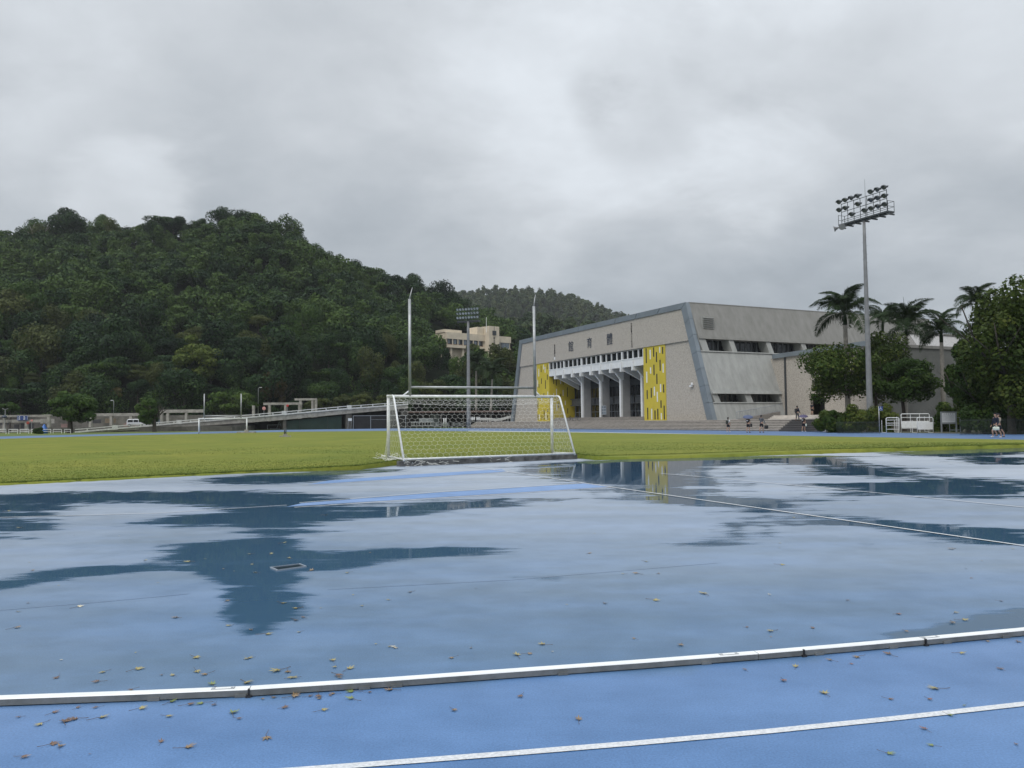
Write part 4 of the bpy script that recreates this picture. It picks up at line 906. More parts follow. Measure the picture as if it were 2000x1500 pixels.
mb = MB(); mb.prism([P3(uC + 0.003, ta + 0.503, PZ), P3(uC + 0.003, ta + 42, PZ), P3(uC + 0.003, ta + 42, zt(uC)), P3(uC + 0.003, ta + 0.503, zt(uC))], U * 0.5); mb.build('side_wall', mat('grey_annex_render', (0.125, 0.128, 0.118), 0.8, var=0.25, vscale=0.35), anx)
mb = MB(); mb.prism([P3(uC - 0.2, ta + 0.605, zt(uC) + 0.003), P3(uC - 0.2, ta + 42, zt(uC) + 0.003), P3(uC - 0.2, ta + 42, zt(uC) + 0.4), P3(uC - 0.2, ta + 0.605, zt(uC) + 0.4)], U * 0.9); mb.build('side_parapet', MT['streak'], anx)
mb = MB(); mb.prism([P3(2, ta + 0.61, zt(0) - 0.3), P3(uC + 0.6, ta + 0.61, zt(0) - 0.3), P3(uC + 0.6, ta + 41.5, zt(0) - 0.3), P3(2, ta + 41.5, zt(0) - 0.3)], UPV * 0.2); mb.build('roof', MT['streak'], anx)
# pale block with slanting end on the annex roof
pb = thing('roof_house', 'pale tiled block with a slanted end standing on the annex roof', 'building', P3(-3, ta + 24, zt(0) - 0.1))
mb = MB(); zl = zt(0) - 0.1
mb.prism([P3(0.5, ta + 18, zl), P3(0.5, ta + 18, zl + 3.6), P3(-6.5, ta + 18, zl + 3.6), P3(-9, ta + 18, zl)], SD * 14); mb.build('wall', mat('pale_grey_tile', (0.40, 0.39, 0.38), 0.7, var=0.2, vscale=5), pb)
mb = MB(); mb.prism([P3(0.7, ta + 17.8, zl + 3.603), P3(-6.7, ta + 17.8, zl + 3.603), P3(-6.7, ta + 32.2, zl + 3.603), P3(0.7, ta + 32.2, zl + 3.603)], UPV * 0.25); mb.build('roof_slab', MT['streak'], pb)

# ---- ramp railing and the second flight up to the annex door
rp0 = PLN(1398, 821, P3(0, -0.6, 0), SD)
ramp = thing('access_ramp', 'sloping access ramp with grey picket railing along the foot of the gymnasium side', 'ramp', P3(-1.5, 4, PZ))
mb = MB(); mb.prism([P3(-1.2, 1.5, PZ + 0.002), P3(-1.2, 9.3, PZ + 0.002), P3(-1.2, 9.3, PZ + 1.1)], -U * 1.5); mb.build('slope', MT['steps'], ramp)
mb = MB()
for i in range(29):
    f = i / 28; p = P3(-2.62, 1.5 + 7.8 * f, PZ + 0.05 + 1.05 * f); mb.tube([p, p + UPV * 1.0], 0.022, 5)
mb.tube([P3(-2.62, 1.5, PZ + 1.05), P3(-2.62, 9.3, PZ + 2.10)], 0.04, 6); mb.tube([P3(-2.62, 1.5, PZ + 0.15), P3(-2.62, 9.3, PZ + 1.2)], 0.03, 6)
mb.build('railing', MT['greypaint'], ramp)
s2 = thing('upper_steps', 'second flight of stone steps rising to the annex doorway', 'steps', P3(-9, 6, PZ)); mb = MB()
for i in range(4): mb.prism([P3(-4.2, 5.6 + 0.34 * i, PZ + 0.003), P3(uC + 1, 5.6 + 0.34 * i, PZ + 0.003), P3(uC + 1, 5.6 + 0.34 * i, PZ + 0.14 * (i + 1)), P3(-4.2, 5.6 + 0.34 * i, PZ + 0.14 * (i + 1))], SD * (0.34 if i < 3 else ta - 6.7))
mb.build('flight', MT['tread'], s2)

# ================================================================ OFFICE BUILDING ON THE SLOPE
OB = D(873, 700, 285.0); oe = Vector((math.cos(R(40)), math.sin(R(40)), 0)); od = Vector((-math.sin(R(40)), math.cos(R(40)), 0))
MT['cream'] = mat('cream_tiles', (0.62, 0.54, 0.42), 0.75, var=0.12, vscale=0.5)
MT['creamdark'] = mat('brown_window_sill', (0.22, 0.13, 0.07), 0.7)
def OP(a, b_, z): return Vector((OB.x, OB.y, 0)) + oe * a + od * b_ + UPV * z
def oz(py, Y=285.0, px=873): return zat(px, py, Y)
def oa(px): p = PLN(px, 660, OP(0, 0, 0), od); return (p - OP(0, 0, 0)).dot(oe)
off = thing('office_building', 'cream office block with a lettered tower half hidden among trees on the slope', 'building', OP(10, 0, oz(700)))
aR = oa(998); aT0 = oa(947); aT1 = oa(967)
zT = oz(648); zW1 = oz(661); zW0 = oz(672.5); zF = oz(678)
mb = MB()
mb.prism([OP(0, 0, zW1), OP(aR, 0, zW1), OP(aR, 0, zT), OP(0, 0, zT)], od * 12); mb.prism([OP(0, 0, zF), OP(aR, 0, zF), OP(aR, 0, zW0), OP(0, 0, zW0)], od * 12)
mb.prism([OP(0.003, 0.6, zW0), OP(aR, 0.6, zW0), OP(aR, 0.6, zW1), OP(0.003, 0.6, zW1)], od * 11)
mb.prism([OP(0.5, 2.5, zF - 12), OP(aR - 1, 2.5, zF - 12), OP(aR - 1, 2.5, zF), OP(0.5, 2.5, zF)], od * 9)
mb.build('wall', MT['cream'], off)
mb = MB(); mb.prism([OP(-0.3, 1, zT + 0.002), OP(oa(905), 1, zT + 0.002), OP(oa(905), 1, zT + 1.1), OP(-0.3, 1, zT + 1.1)], od * 6); mb.build('parapet', MT['cream'], off)
nwin = 7
for i in range(nwin):
    a0 = 0.6 + (aT0 - 1.0) * i / nwin; a1_ = 0.6 + (aT0 - 1.0) * (i + 0.82) / nwin
    mb = MB(); mb.prism([OP(a0, 0.3, zW0), OP(a1_, 0.3, zW0), OP(a1_, 0.3, zW1), OP(a0, 0.3, zW1)], od * 0.2, 0); mb.prism([OP(a0, 0.1, zW0), OP(a1_, 0.1, zW0), OP(a1_, 0.1, zW0 + 0.25), OP(a0, 0.1, zW0 + 0.25)], od * 0.19, 1)
    mb.prism([OP(a0 + 0.3, 0.28, zW0 + 0.4), OP((a0 + a1_) / 2 + (0.4 if i % 2 else -0.3), 0.28, zW0 + 0.4), OP((a0 + a1_) / 2 + (0.4 if i % 2 else -0.3), 0.28, zW1 - 0.2), OP(a0 + 0.3, 0.28, zW1 - 0.2)], od * 0.015, 2)
    mb.build('window', [MT['glass'], MT['creamdark'], MT['sky_glass']], off)
    if i: mb = MB(); mb.prism([OP(a0 - 0.45, 0.05, zW0), OP(a0 - 0.1, 0.05, zW0), OP(a0 - 0.1, 0.05, zW1), OP(a0 - 0.45, 0.05, zW1)], od * 0.5); mb.build('pier', MT['cream'], off)
for a0, a1_ in ((aT1 + 0.4, oa(978)), (oa(980), oa(995))):
    mb = MB(); mb.prism([OP(a0, 0.25, zW0), OP(a1_, 0.25, zW0), OP(a1_, 0.25, zW1), OP(a0, 0.25, zW1)], od * 0.2); mb.build('window', MT['sky_glass'], off)
for i in range(4):
    a0 = 2 + i * 5.5; mb = MB(); mb.prism([OP(a0, 0.5, zF - 10), OP(a0 + 0.7, 0.5, zF - 10), OP(a0 + 0.7, 0.5, zF), OP(a0, 0.5, zF)], od * 0.7); mb.build('pillar', MT['cream'], off)
zTT = oz(635.5, 292)
mb = MB(); mb.prism([OP(aT0, -2.6, zF - 6), OP(aT1, -2.6, zF - 6), OP(aT1, -2.6, zTT), OP(aT0, -2.6, zTT)], od * 8)
mb.prism([OP(aT0 - 3.2, 0.6, zT + 0.01), OP(aT0 - 0.003, 0.6, zT + 0.01), OP(aT0 - 0.003, 0.6, zTT - 0.3), OP(aT0 - 3.2, 0.6, zTT - 0.3)], od * 5); mb.build('tower', MT['cream'], off)
am = (aT0 + aT1) / 2
mb = MB(); mb.box(OP(am, -2.75, zTT - 2.6), (1.7, 0.3, 1.7), (oe, od, UPV)); mb.box(OP(am, -2.64, zTT - 0.9), (0.18, 0.06, 1.7), (oe, od, UPV)); mb.build('clock_box', MT['frame_dark'], off)
for i, ch in enumerate('國立政治大學'): text(ch, OP(am, -2.66, zTT - 4.6 - i * 0.95), oe, UPV, 0.95, MT['ink'], off, 'sign_character')
mb = MB(); p = OP(aT0 - 0.8, -2.0, zTT - 2.5); mb.tube([p, p + UPV * 5.8], 0.09, 6); mb.build('flagpole', MT['white'], off)
# ================================================================ GOALS
def hexnet(mb, fn, w_, h_, a=0.122, r=0.0027, skip=0.0, seed=0):
    """hexagonal netting over the surface fn(x, y), x in 0..w_, y in 0..h_"""
    g = random.Random(seed); dx = math.sqrt(3) * a; nodes = {}
    def node(i, j, k):
        key = (i, j, k)
        if key not in nodes:
            x = (i + (0.5 if j % 2 else 0)) * dx; y = j * 1.5 * a + (0 if k == 0 else a)
            nodes[key] = Vector(fn(min(max(x, 0), w_), min(max(y, 0), h_))) + Vector((g.gauss(0, 0.006), g.gauss(0, 0.006), g.gauss(0, 0.006)))
        return nodes[key]
    nx = int(w_ / dx) + 1; ny = int(h_ / (1.5 * a)) + 1
    def edge(p, q):
        if (p - q).length > 1e-3 and g.random() >= skip: mb.tube([p, q], r, 3, False)
    for j in range(ny):
        for i in range(nx + 1):
            edge(node(i, j, 0), node(i, j, 1))                      # upright side
            if j + 1 < ny:
                if j % 2 == 0: edge(node(i, j, 1), node(i, j + 1, 0)); edge(node(i, j, 1), node(i - 1, j + 1, 0)) if i else None
                else: edge(node(i, j, 1), node(i, j + 1, 0)); edge(node(i, j, 1), node(i + 1, j + 1, 0))
MT['net'] = mat('white_netting', (0.62, 0.62, 0.58), 0.7, spec=0.3)
MT['beam'] = mat('dark_wet_sleeper', (0.085, 0.083, 0.078), 0.6, var=0.45, vscale=2.5, bump=0.5, col2=(0.24, 0.23, 0.215))
PLb = G(758.5, 892, 0.15); PRb = G(1078.5, 886.5, 0.15); FLb = G(789, 901, 0.17); FRb = G(1123, 888.5, 0.17)
PLb = PLb.lerp(FLb, 0.10) * 1.0
PLb = XG(758.5, 28.3, 0.15); FLb = XG(789, 25.25, 0.17)
zcb = 2.40
def goal_build(root, PL, PR, FL, FR, ztop, rad, elbow, ups, net=True, nets=None, seed=1):
    TL = Vector((PL.x, PL.y, ztop)); TR = Vector((PR.x, PR.y, ztop))
    EL = TL.lerp(Vector((FL.x, FL.y, ztop)), elbow); ER = TR.lerp(Vector((FR.x, FR.y, ztop)), elbow)
    for p, q in ((PL, TL), (PR, TR)):
        MB().tube([p - UPV * 0.05, q], rad, 12).build('post', MT['goalwhite'], root, True)
    MB().tube([TL - (TR - TL).normalized() * rad, TR + (TR - TL).normalized() * rad], rad * 1.003, 12).build('crossbar', MT['goalwhite'], root, True)
    for T, E, Fo, Pb in ((TL, EL, FL, PL), (TR, ER, FR, PR)):
        c1 = T.lerp(E, 0.8); c2 = E.lerp(Fo, 0.07)
        pts_ = [T, c1] + [c1.lerp(E, f).lerp(E.lerp(c2, f), f) for f in (0.33, 0.66)] + [c2, Fo]
        MB().tube(pts_, rad * 0.62, 8).build('back_stay', MT['goalwhite'], root, True)
        MB().tube([Pb + UPV * 0.05, Fo + UPV * 0.05], rad * 0.5, 8).build('ground_bar', MT['goalwhite'], root, True)
    for e in ups: e(TL, TR)
    return TL, TR, EL, ER
goal = thing('football_goal', 'weathered white football goal with tall rugby uprights, nearest on the grass edge', 'goal', Vector(((PLb.x + PRb.x) / 2, (PLb.y + PRb.y) / 2, 0.15)))
def at_line(TL, TR, px): p = PLN(px, 780, TL, (TR - TL).cross(UPV).normalized()); return Vector((p.x, p.y, TL.z))
UPL = {}
def uprights(root, pxs, tops, tips, zbar_px, braces, rad):
    def f(TL, TR):
        bs = []
        for (px, pt, tip) in zip(pxs, tops, tips):
            b_ = at_line(TL, TR, px); top = D(pt[0], pt[1], b_.y); top.x = b_.x + (top.x - b_.x) * 0.6
            u = MB().tube([b_, top], [rad, rad * 0.92], 12).build('upright', MT['galv'], root, True)
            if tip: tp = D(tip[0], tip[1], b_.y); MB().tube([top - UPV * 0.05, top.lerp(tp, 0.15) + UPV * 0.02, tp], [rad * 0.5, rad * 0.4, rad * 0.22], 6).build('bent_tip', MT['galv'], u, True)
            bs.append(b_)
        zb_ = [zat(px, zbar_px, b_.y) for px, b_ in zip(pxs, bs)]; zb_ = sum(zb_) / 2
        MB().tube([Vector((bs[0].x, bs[0].y, zb_)), Vector((bs[1].x, bs[1].y, zb_))], rad * 0.8, 10).build('rugby_crossbar', MT['galv'], root, True)
        for b_, q in zip(bs, braces):
            e = at_line(TL, TR, q); MB().tube([Vector((b_.x, b_.y, zb_ - 0.12)), e], rad * 0.55, 8).build('brace', MT['goalwhite'], root, True)
    return f
TL, TR, EL, ER = goal_build(goal, PLb, PRb, FLb, FRb, zcb, 0.058, 0.36, [uprights(goal, (800.5, 1045), ((799.8, 584), (1042.2, 598)), ((805.4, 561.5), (1045.7, 575.5)), 757, (785, 1056), 0.058)])
nb = MB()
def bil(A, B, Cc, Dd):
    return lambda s, t: A.lerp(B, s).lerp(Dd.lerp(Cc, s), t)
W_ = (PRb - PLb).length
hb = (EL - FLb).length
fb = bil(EL - UPV * 0.08, ER - UPV * 0.08, FRb, FLb)
hexnet(nb, lambda x, y: fb(x / W_, y / hb) + Vector((0.25, -1, 0)) * (-0.16 * math.sin(math.pi * y / hb) * math.sin(math.pi * x / W_)), W_, hb, seed=1)
ft = bil(TL - UPV * 0.05, TR - UPV * 0.05, ER - UPV * 0.08, EL - UPV * 0.08); hd = (EL - TL).length
hexnet(nb, lambda x, y: ft(x / W_, y / hd) - UPV * (0.30 * math.sin(math.pi * y / hd) * (0.55 + 0.45 * math.sin(math.pi * x / W_))), W_, hd, seed=2)
for T, E, Fo, Pb, bul, sd in ((TL, EL, FLb, PLb, Vector((-0.30, 0, 0)), 3), (TR, ER, FRb, PRb, Vector((0.05, 0, 0)), 4)):
    fs = bil(T, E, Fo, Pb); ws = (Pb - Fo).length; hs = T.z - Pb.z
    hexnet(nb, lambda x, y: fs(x / ws, y / hs) + bul * (y / hs) ** 2 * math.sin(math.pi * min(x / ws + 0.15, 1)), ws, hs, seed=sd)
rg = random.Random(4)
for i in range(70):                    # slack netting heaped at the left foot
    f = rg.random(); c = PLb.lerp(FLb, f) + Vector((rg.uniform(-0.55, 0.25), rg.uniform(-0.2, 0.2), rg.uniform(0, 0.22) * rg.random()))
    e = c + Vector((rg.gauss(0, 0.13), rg.gauss(0, 0.13), rg.gauss(0, 0.06))); e.z = max(e.z, 0.15); nb.tube([c, e], 0.006, 3, False)
for i in range(40):
    f = rg.random() ** 1.6 * 0.6; c = FLb.lerp(FRb, f) + Vector((0.05, -0.28, -0.17 + rg.uniform(0.02, 0.2)))
    e = c + Vector((rg.gauss(0, 0.12), rg.gauss(0, 0.03), rg.gauss(0, 0.06))); e.z = min(max(e.z, 0.01), 0.22); nb.tube([c, e], 0.006, 3, False)
nb.build('net', MT['net'], goal)
MB().tube([FLb + UPV * 0.06, FRb + UPV * 0.06], 0.03, 8).build('back_ground_bar', MT['goalwhite'], goal, True)
# timber edge the back of the goal rests on
k0 = G(781, 911.3); k1 = G(1128, 896.2); kd = (k1 - k0).normalized(); kn = Vector((-kd.y, kd.x, 0))
be = thing('edge_beam', 'long dark timber edging beam lying under the back of the nearest goal', 'beam', k0.lerp(k1, 0.5))
mb = MB()
for i in range(3):
    a = k0.lerp(k1, i / 3 + 0.0008); b_ = k0.lerp(k1, (i + 1) / 3 - 0.0008); mb.prism([a, b_, b_ + kn * 0.26, a + kn * 0.26], UPV * (0.175 + 0.006 * (i % 2)))
mb.build('timber', MT['beam'], be)

# far goal at the other end of the field
Yf = 1500 * 1.41 / (846 - hzy(435)); fl = XG(388.5, Yf - 1, 0.04); fr = XG(482, Yf + 1, 0.04); dv = (fr - fl).normalized(); bk = Vector((-dv.y, dv.x, 0)) * 1.6
fg = thing('football_goal', 'small distant white goal with two thin uprights in front of the ramp', 'goal', fl.lerp(fr, 0.5))
ztf = zat(435, 817.5, Yf)
goal_build(fg, fl, fr, fl + bk, fr + bk, ztf, 0.10, 0.45, [uprights(fg, (399, 471), ((399, 769), (471, 769)), (None, None), 812, (396, 475), 0.085)])
nb = MB(); ws = (fr - fl).length; up_ = Vector((0, 0, ztf - 0.15))
hexnet(nb, lambda x, y: fl + bk * (0.45 + 0.55 * y / 2.2) + (fr - fl) * (x / ws) + UPV * (ztf - 0.04) * (1 - y / 2.2), ws, 2.2, a=0.16, r=0.008, seed=9)
nb.build('net', MT['black'], fg)
for px in (482.5,):
    p = XG(px, Yf + 1, 0.04); mb = MB(); mb.box(p + Vector((0, -0.2, 0.10)), (2.6, 1.0, 0.2)); mb.box(p + Vector((0, -0.2, 0.35)), (0.5, 0.4, 0.3)); mb.build('weight_base', MT['concrete'], fg)
# short double post standing on the grass
p = G(557, 854, 0.05); st = thing('post_stand', 'short dark double post on a pale cross foot standing alone on the grass', 'stand', p)
zs = p.y / F
mb = MB(); mb.box(p + Vector((0, 0, 0.08)), (22 * zs, 3.2 * zs, 0.16)); mb.box(p + Vector((0, 0, 0.24)), (8 * zs, 3 * zs, 0.16)); mb.build('foot', MT['concrete'], st)
for s in (-1, 1): MB().tube([p + Vector((s * 1.4 * zs, 0, 0.2)), p + Vector((s * 1.4 * zs, 0, 15 * zs + 0.15))], 1.0 * zs, 8).build('post', MT['darkmetal'], st, True)
MB().box(p + Vector((0, 0, 9 * zs)), (4 * zs, 1 * zs, 1.2 * zs)).build('clamp', MT['darkmetal'], st)

# ================================================================ WHITE TRACK RAIL
RL = [(-300, 1391), (0, 1380.5), (250, 1371.5), (485, 1361.5), (750, 1344.5), (1000, 1326), (1250, 1308), (1480, 1290), (1650, 1275.5), (1810, 1261), (2000, 1243), (2300, 1212)]
MT['rail'] = mat('white_rail_top', (0.80, 0.81, 0.80), 0.30, var=0.06, vscale=8)
MT['railside'] = mat('grey_aluminium_side', (0.34, 0.35, 0.35), 0.45, metal=0.25, var=0.35, vscale=7, col2=(0.12, 0.125, 0.12))  # mottled grey sides, darker than the white top
secs = [(-300, 486.2, 'left end section of the white track rail, in front of the long leaf drift'), (487.6, 1481, 'middle section of the white track rail between its open joint and dark clip'), (1482, 1806, 'shorter white track rail section before the right joint'), (1807, 2300, 'right end section of the white track rail')]
def rail_pt(px): return G(px, lerp_poly(RL, px))
for a, b_, lab in secs:
    xs = sorted(set([a, b_] + [p[0] for p in RL if a < p[0] < b_] + list(np.arange(math.ceil(a / 60) * 60, b_, 60.0))))
    P = [rail_pt(x) for x in xs]; t = thing('track_rail', lab, 'rail', P[len(P) // 2], 'aluminium rail sections round the inside of the track')
    prof = [(0, 0.006, 1), (0, 0.037, 1), (0.003, 0.042, 0), (0.052, 0.042, 0), (0.055, 0.037, 1), (0.055, 0.006, 1)]
    mb = MB(); vs = []
    for i, p in enumerate(P):
        d = (P[min(i + 1, len(P) - 1)] - P[max(i - 1, 0)]).normalized(); n_ = Vector((-d.y, d.x, 0))
        vs += [p + n_ * q[0] + UPV * q[1] for q in prof]
    k = len(prof); fs = []; mi = []
    o0 = len(mb.v); mb.v += [tuple(v) for v in vs]
    for i in range(len(P) - 1):
        for j in range(k):
            mb.f.append((i * k + j, i * k + (j + 1) % k, (i + 1) * k + (j + 1) % k, (i + 1) * k + j)); mb.m.append(0 if j in (1, 2, 3) else 1)
    mb.f += [tuple(range(k))[::-1], tuple((len(P) - 1) * k + j for j in range(k))]; mb.m += [1, 1]
    mb.build('rail_bar', [MT['rail'], MT['railside']], t)
    for cx in (300, 470, 712, 775, 1100, 1380, 1600, 1745, 1850, 1965):
        if a < cx < b_:
            p = rail_pt(cx); d = (rail_pt(cx + 10) - p).normalized(); n_ = Vector((-d.y, d.x, 0)); c = p + n_ * 0.005 + UPV * 0.010
            mb = MB(); mb.box(c, (0.06, 0.022, 0.016), (d, n_, UPV)); mb.build('foot_clip', MT['railside'], t)
    for cx in (433, 1428, 1824):
        if a < cx < b_:
            p = rail_pt(cx); d = (rail_pt(cx + 10) - p).normalized(); n_ = Vector((-d.y, d.x, 0)); c = p + n_ * 0.028 + UPV * 0.0432
            mb = MB(); mb.box(c, (0.12, 0.030, 0.001), (d, n_, UPV), 0); mb.box(c + UPV * 0.0009, (0.108, 0.022, 0.0006), (d, n_, UPV), 1); mb.box(c + UPV * 0.0016 - d * 0.046, (0.012, 0.016, 0.0006), (d, n_, UPV), 0); mb.box(c + UPV * 0.0016 + d * 0.046, (0.012, 0.016, 0.0006), (d, n_, UPV), 0)
            mb.build('sticker', [MT['greypaint'], MT['rail']], t)
    for cx in (486, 1481, 1570, 1808):
        if a < cx + 1 < b_ or a < cx - 1 < b_ and cx == 486:
            p = rail_pt(cx); d = (rail_pt(cx + 10) - p).normalized(); n_ = Vector((-d.y, d.x, 0)); mb = MB(); mb.box(p + n_ * 0.0 + UPV * 0.028, (0.010, 0.016, 0.030), (d, n_, UPV)); mb.box(p - n_ * 0.004 + UPV * 0.006, (0.03, 0.02, 0.012), (d, n_, UPV)); mb.build('joint_clip', MT['black'], t)
# white kerb along the inside of the far straight
kp = [(915, 842.6), (1000, 843.4), (1115, 845), (1250, 847.2), (1400, 850.2), (1550, 853.4), (1700, 856.8), (1850, 860), (2000, 863), (2120, 865.2)]
P = [G(*q) for q in kp]; t = thing('track_kerb', 'low white kerb along the inside of the far blue straight', 'kerb', P[5]); mb = MB()
for a, b_ in zip(P[:-1], P[1:]): mb.beam(a + UPV * 0.05, b_ + UPV * 0.05, 0.10, 0.08)
mb.build('kerb_bar', MT['rail'], t)
# drain cover
MT['drain'] = mat('wet_drain_frame', (0.24, 0.28, 0.33), 0.5, spec=0.3)
dc = [G(527, 1109.5), G(586, 1102.5), G(599, 1107.5), G(541, 1115.5)]
t = thing('drain_cover', 'rectangular metal drain cover set in the wet blue track', 'drain cover', sum(dc, Vector()) / 4); mb = MB()
cen = sum(dc, Vector()) / 4
for i in range(4): mb.prism([dc[i], dc[(i + 1) % 4], dc[(i + 1) % 4].lerp(cen, 0.09), dc[i].lerp(cen, 0.09)], UPV * 0.012)
mb.build('frame', MT['drain'], t); mb = MB(); mb.prism([d.lerp(cen, 0.095) for d in dc], UPV * 0.006); mb.build('lid', mat('dark_wet_lid', (0.02, 0.035, 0.055), 0.08), t)

# ================================================================ FALLEN LEAVES
LC = {'y': ('yellow', (0.30, 0.255, 0.085)), 'b': ('brown', (0.13, 0.065, 0.030)), 'o': ('tan', (0.22, 0.145, 0.07)), 'g': ('green', (0.17, 0.22, 0.055)), 'r': ('reddish brown', (0.19, 0.075, 0.045)), 'w': ('pale cream', (0.55, 0.50, 0.36))}
for k, (n_, c) in LC.items(): MT['fallen_' + k] = mat(n_.replace(' ', '_') + '_fallen_leaf', c, 0.38, var=0.45, vscale=30, coat=0.4)
MT['stem'] = mat('leaf_stem', (0.10, 0.060, 0.028), 0.5)
def leaf_meshes(seed):
    g = random.Random(seed)
    out = []; lob = [(-1.15, 0.62), (-0.52, 0.92), (0.0, 1.0), (0.50, 0.90), (1.12, 0.60)]
    pts2 = [(0.0, -0.10)]
    for i, (a, l) in enumerate(lob):
        l *= g.uniform(0.82, 1.12)
        for da, f in ((-0.21, 0.50), (-0.10, 0.74), (0, 1.0), (0.10, 0.72), (0.21, 0.48)): pts2.append((math.sin(a + da) * l * f, math.cos(a + da) * l * f))
        if i < 4: am_ = (a + lob[i + 1][0]) / 2; pts2.append((math.sin(am_) * 0.30, math.cos(am_) * 0.30))
    cu, cv = g.uniform(-0.5, 0.9), g.uniform(0.2, 1.0); ph = g.uniform(0, 6.28)
    def zz(x, y): return 0.05 + cu * 0.20 * x * x + cv * 0.13 * y * y * (1 if g.random() < 2 else 1) + 0.06 * math.sin(4 * x + ph) * math.cos(3 * y)
    vs = [(0, 0.15, zz(0, 0.15))] + [(x, y, max(0.01, zz(x, y))) for x, y in pts2]; n = len(pts2)
    fs = [(0, 1 + i, 1 + (i + 1) % n) for i in range(n)]
    mid_ = [((vs[0][0] + v[0]) / 2, (vs[0][1] + v[1]) / 2, (vs[0][2] + v[2]) / 2 - 0.02) for v in vs[1:]]
    me = MB(); me.add(vs, fs); o = me.build('blade', MT['fallen_y'], None, False); s_ = o.data; bpy.data.objects.remove(o)
    mb = MB(); q = g.uniform(-0.5, 0.5); mb.tube([(0, 0.1, vs[0][2]), (0.04, -0.25, 0.05), (q * 0.5, -0.7, 0.03), (q, -1.15, 0.06)], [0.03, 0.022, 0.02, 0.026], 5); o = mb.build('stem', MT['stem'], None, True); st_ = o.data; bpy.data.objects.remove(o)
    return s_, st_
LM = [leaf_meshes(i) for i in range(9)]
LMC = {}
A1 = [(130, 405, 'b', 45), (270, 450, 'y', 75), (345, 378, 'b', 70), (420, 440, 'b', 110), (500, 418, 'b', 90), (500, 347, 'b', 45), (632, 343, 'b', 50), (650, 410, 'y', 95), (910, 350, 'y', 75), (1110, 308, 'g', 75), (1225, 325, 'b', 75), (1320, 315, 'g', 80), (1395, 322, 'b', 55), (1090, 400, 'y', 65), (1515, 383, 'g', 95), (1550, 415, 'b', 50), (330, 585, 'b', 95), (388, 602, 'o', 75), (150, 665, 'b', 75), (590, 645, 'b', 25), (1050, 570, 'b', 60), (1210, 605, 'o', 95), (1735, 535, 'o', 100), (1905, 272, 'o', 85), (1775, 275, 'o', 55), (1705, 287, 'o', 35), (1850, 342, 'b', 50), (375, 145, 'b', 60), (640, 175, 'b', 65), (680, 110, 'y', 60), (885, 95, 'y', 85), (1270, 15, 'y', 80), (1620, 25, 'y', 50), (1055, 130, 'b', 35), (1125, 135, 'y', 55), (1280, 105, 'y', 75), (1345, 125, 'o', 75), (1380, 195, 'g', 75), (1600, 178, 'y', 100), (1820, 100, 'y', 100), (1872, 106, 'o', 70), (1900, 150, 'y', 65), (860, 225, 'b', 60), (2175, 255, 'o', 60)]
A2 = [(590, 105, 'b', 65), (645, 90, 'b', 45), (620, 183, 'y', 40), (1230, 287, 'w', 45), (285, 355, 'y', 50), (830, 372, 'y', 65), (935, 425, 'y', 85), (865, 465, 'b', 85), (880, 485, 'o', 45), (575, 482, 'y', 65), (1615, 350, 'o', 55), (1215, 563, 'o', 85), (965, 572, 'g', 85), (960, 622, 'g', 80), (1065, 578, 'b', 40), (750, 615, 'o', 55), (765, 695, 'y', 75), (515, 675, 'b', 55), (1620, 690, 'o', 60), (580, 600, 'o', 80), (760, 580, 'b', 75), (695, 580, 'b', 50), (160, 142, 'y', 40), (400, 198, 'y', 80), (300, 172, 'o', 40), (600, 30, 'y', 55), (820, 600, 'b', 35)]
A3 = [(1175, 68, 'r', 60), (1550, 60, 'y', 50), (1535, 120, 'o', 60), (1600, 105, 'y', 70), (360, 177, 'y', 70), (625, 160, 'b', 50), (1230, 177, 'o', 40), (920, 345, 'o', 75), (1125, 332, 'b', 75), (745, 370, 'o', 55), (870, 393, 'r', 35), (515, 412, 'y', 65), (185, 432, 'b', 40), (435, 497, 'r', 65), (700, 588, 'y', 85), (1440, 555, 'y', 95), (1120, 620, 'b', 55), (1380, 620, 'r', 55), (1615, 662, 'g', 35), (1510, 723, 'g', 60), (1355, 820, 'r', 65), (1410, 925, 'g', 60), (1110, 975, 'g', 75), (1950, 920, 'b', 40), (1585, 322, 'y', 60), (1755, 245, 'o', 45), (1960, 250, 'b', 60), (1850, 428, 'b', 60), (355, 218, 'o', 25)]
A4 = [(305, 612, 'w', 40), (57, 695, 'o', 40), (110, 597, 'o', 22), (620, 517, 'y', 16), (885, 590, 'o', 30), (895, 685, 'y', 24), (690, 655, 'o', 40), (1270, 252, 'y', 26), (1105, 362, 'y', 24), (1060, 405, 'y', 24), (1130, 422, 'y', 22), (980, 405, 'y', 22), (1000, 478, 'y', 24), (1215, 470, 'o', 32), (1360, 478, 'y', 26), (1100, 597, 'y', 34), (1160, 617, 'y', 34), (740, 435, 'y', 36), (30, 237, 'y', 22), (1605, 553, 'o', 30), (1520, 585, 'y', 22), (955, 808, 'y', 8), (870, 463, 'o', 16), (985, 445, 'y', 20), (1450, 400, 'o', 14), (1540, 770, 'w', 28), (80, 302, 'y', 26), (565, 430, 'y', 22), (125, 470, 'o', 22)]
A5 = [(750, 602, 'y', 50), (490, 522, 'o', 34), (570, 522, 'o', 22), (555, 625, 'y', 40), (360, 637, 'o', 30), (1050, 487, 'y', 34), (125, 800, 'y', 42), (20, 842, 'y', 52), (62, 836, 'o', 34), (660, 800, 'o', 40), (480, 777, 'o', 22), (260, 1095, 'o', 50), (35, 1000, 'b', 40), (300, 443, 'o', 26), (520, 474, 'y', 26), (1720, 425, 'o', 40), (1320, 317, 'y', 16), (915, 732, 'b', 20), (1310, 627, 'b', 20), (1790, 540, 'b', 18), (1100, 303, 'y', 20), (1005, 605, 'w', 20)]
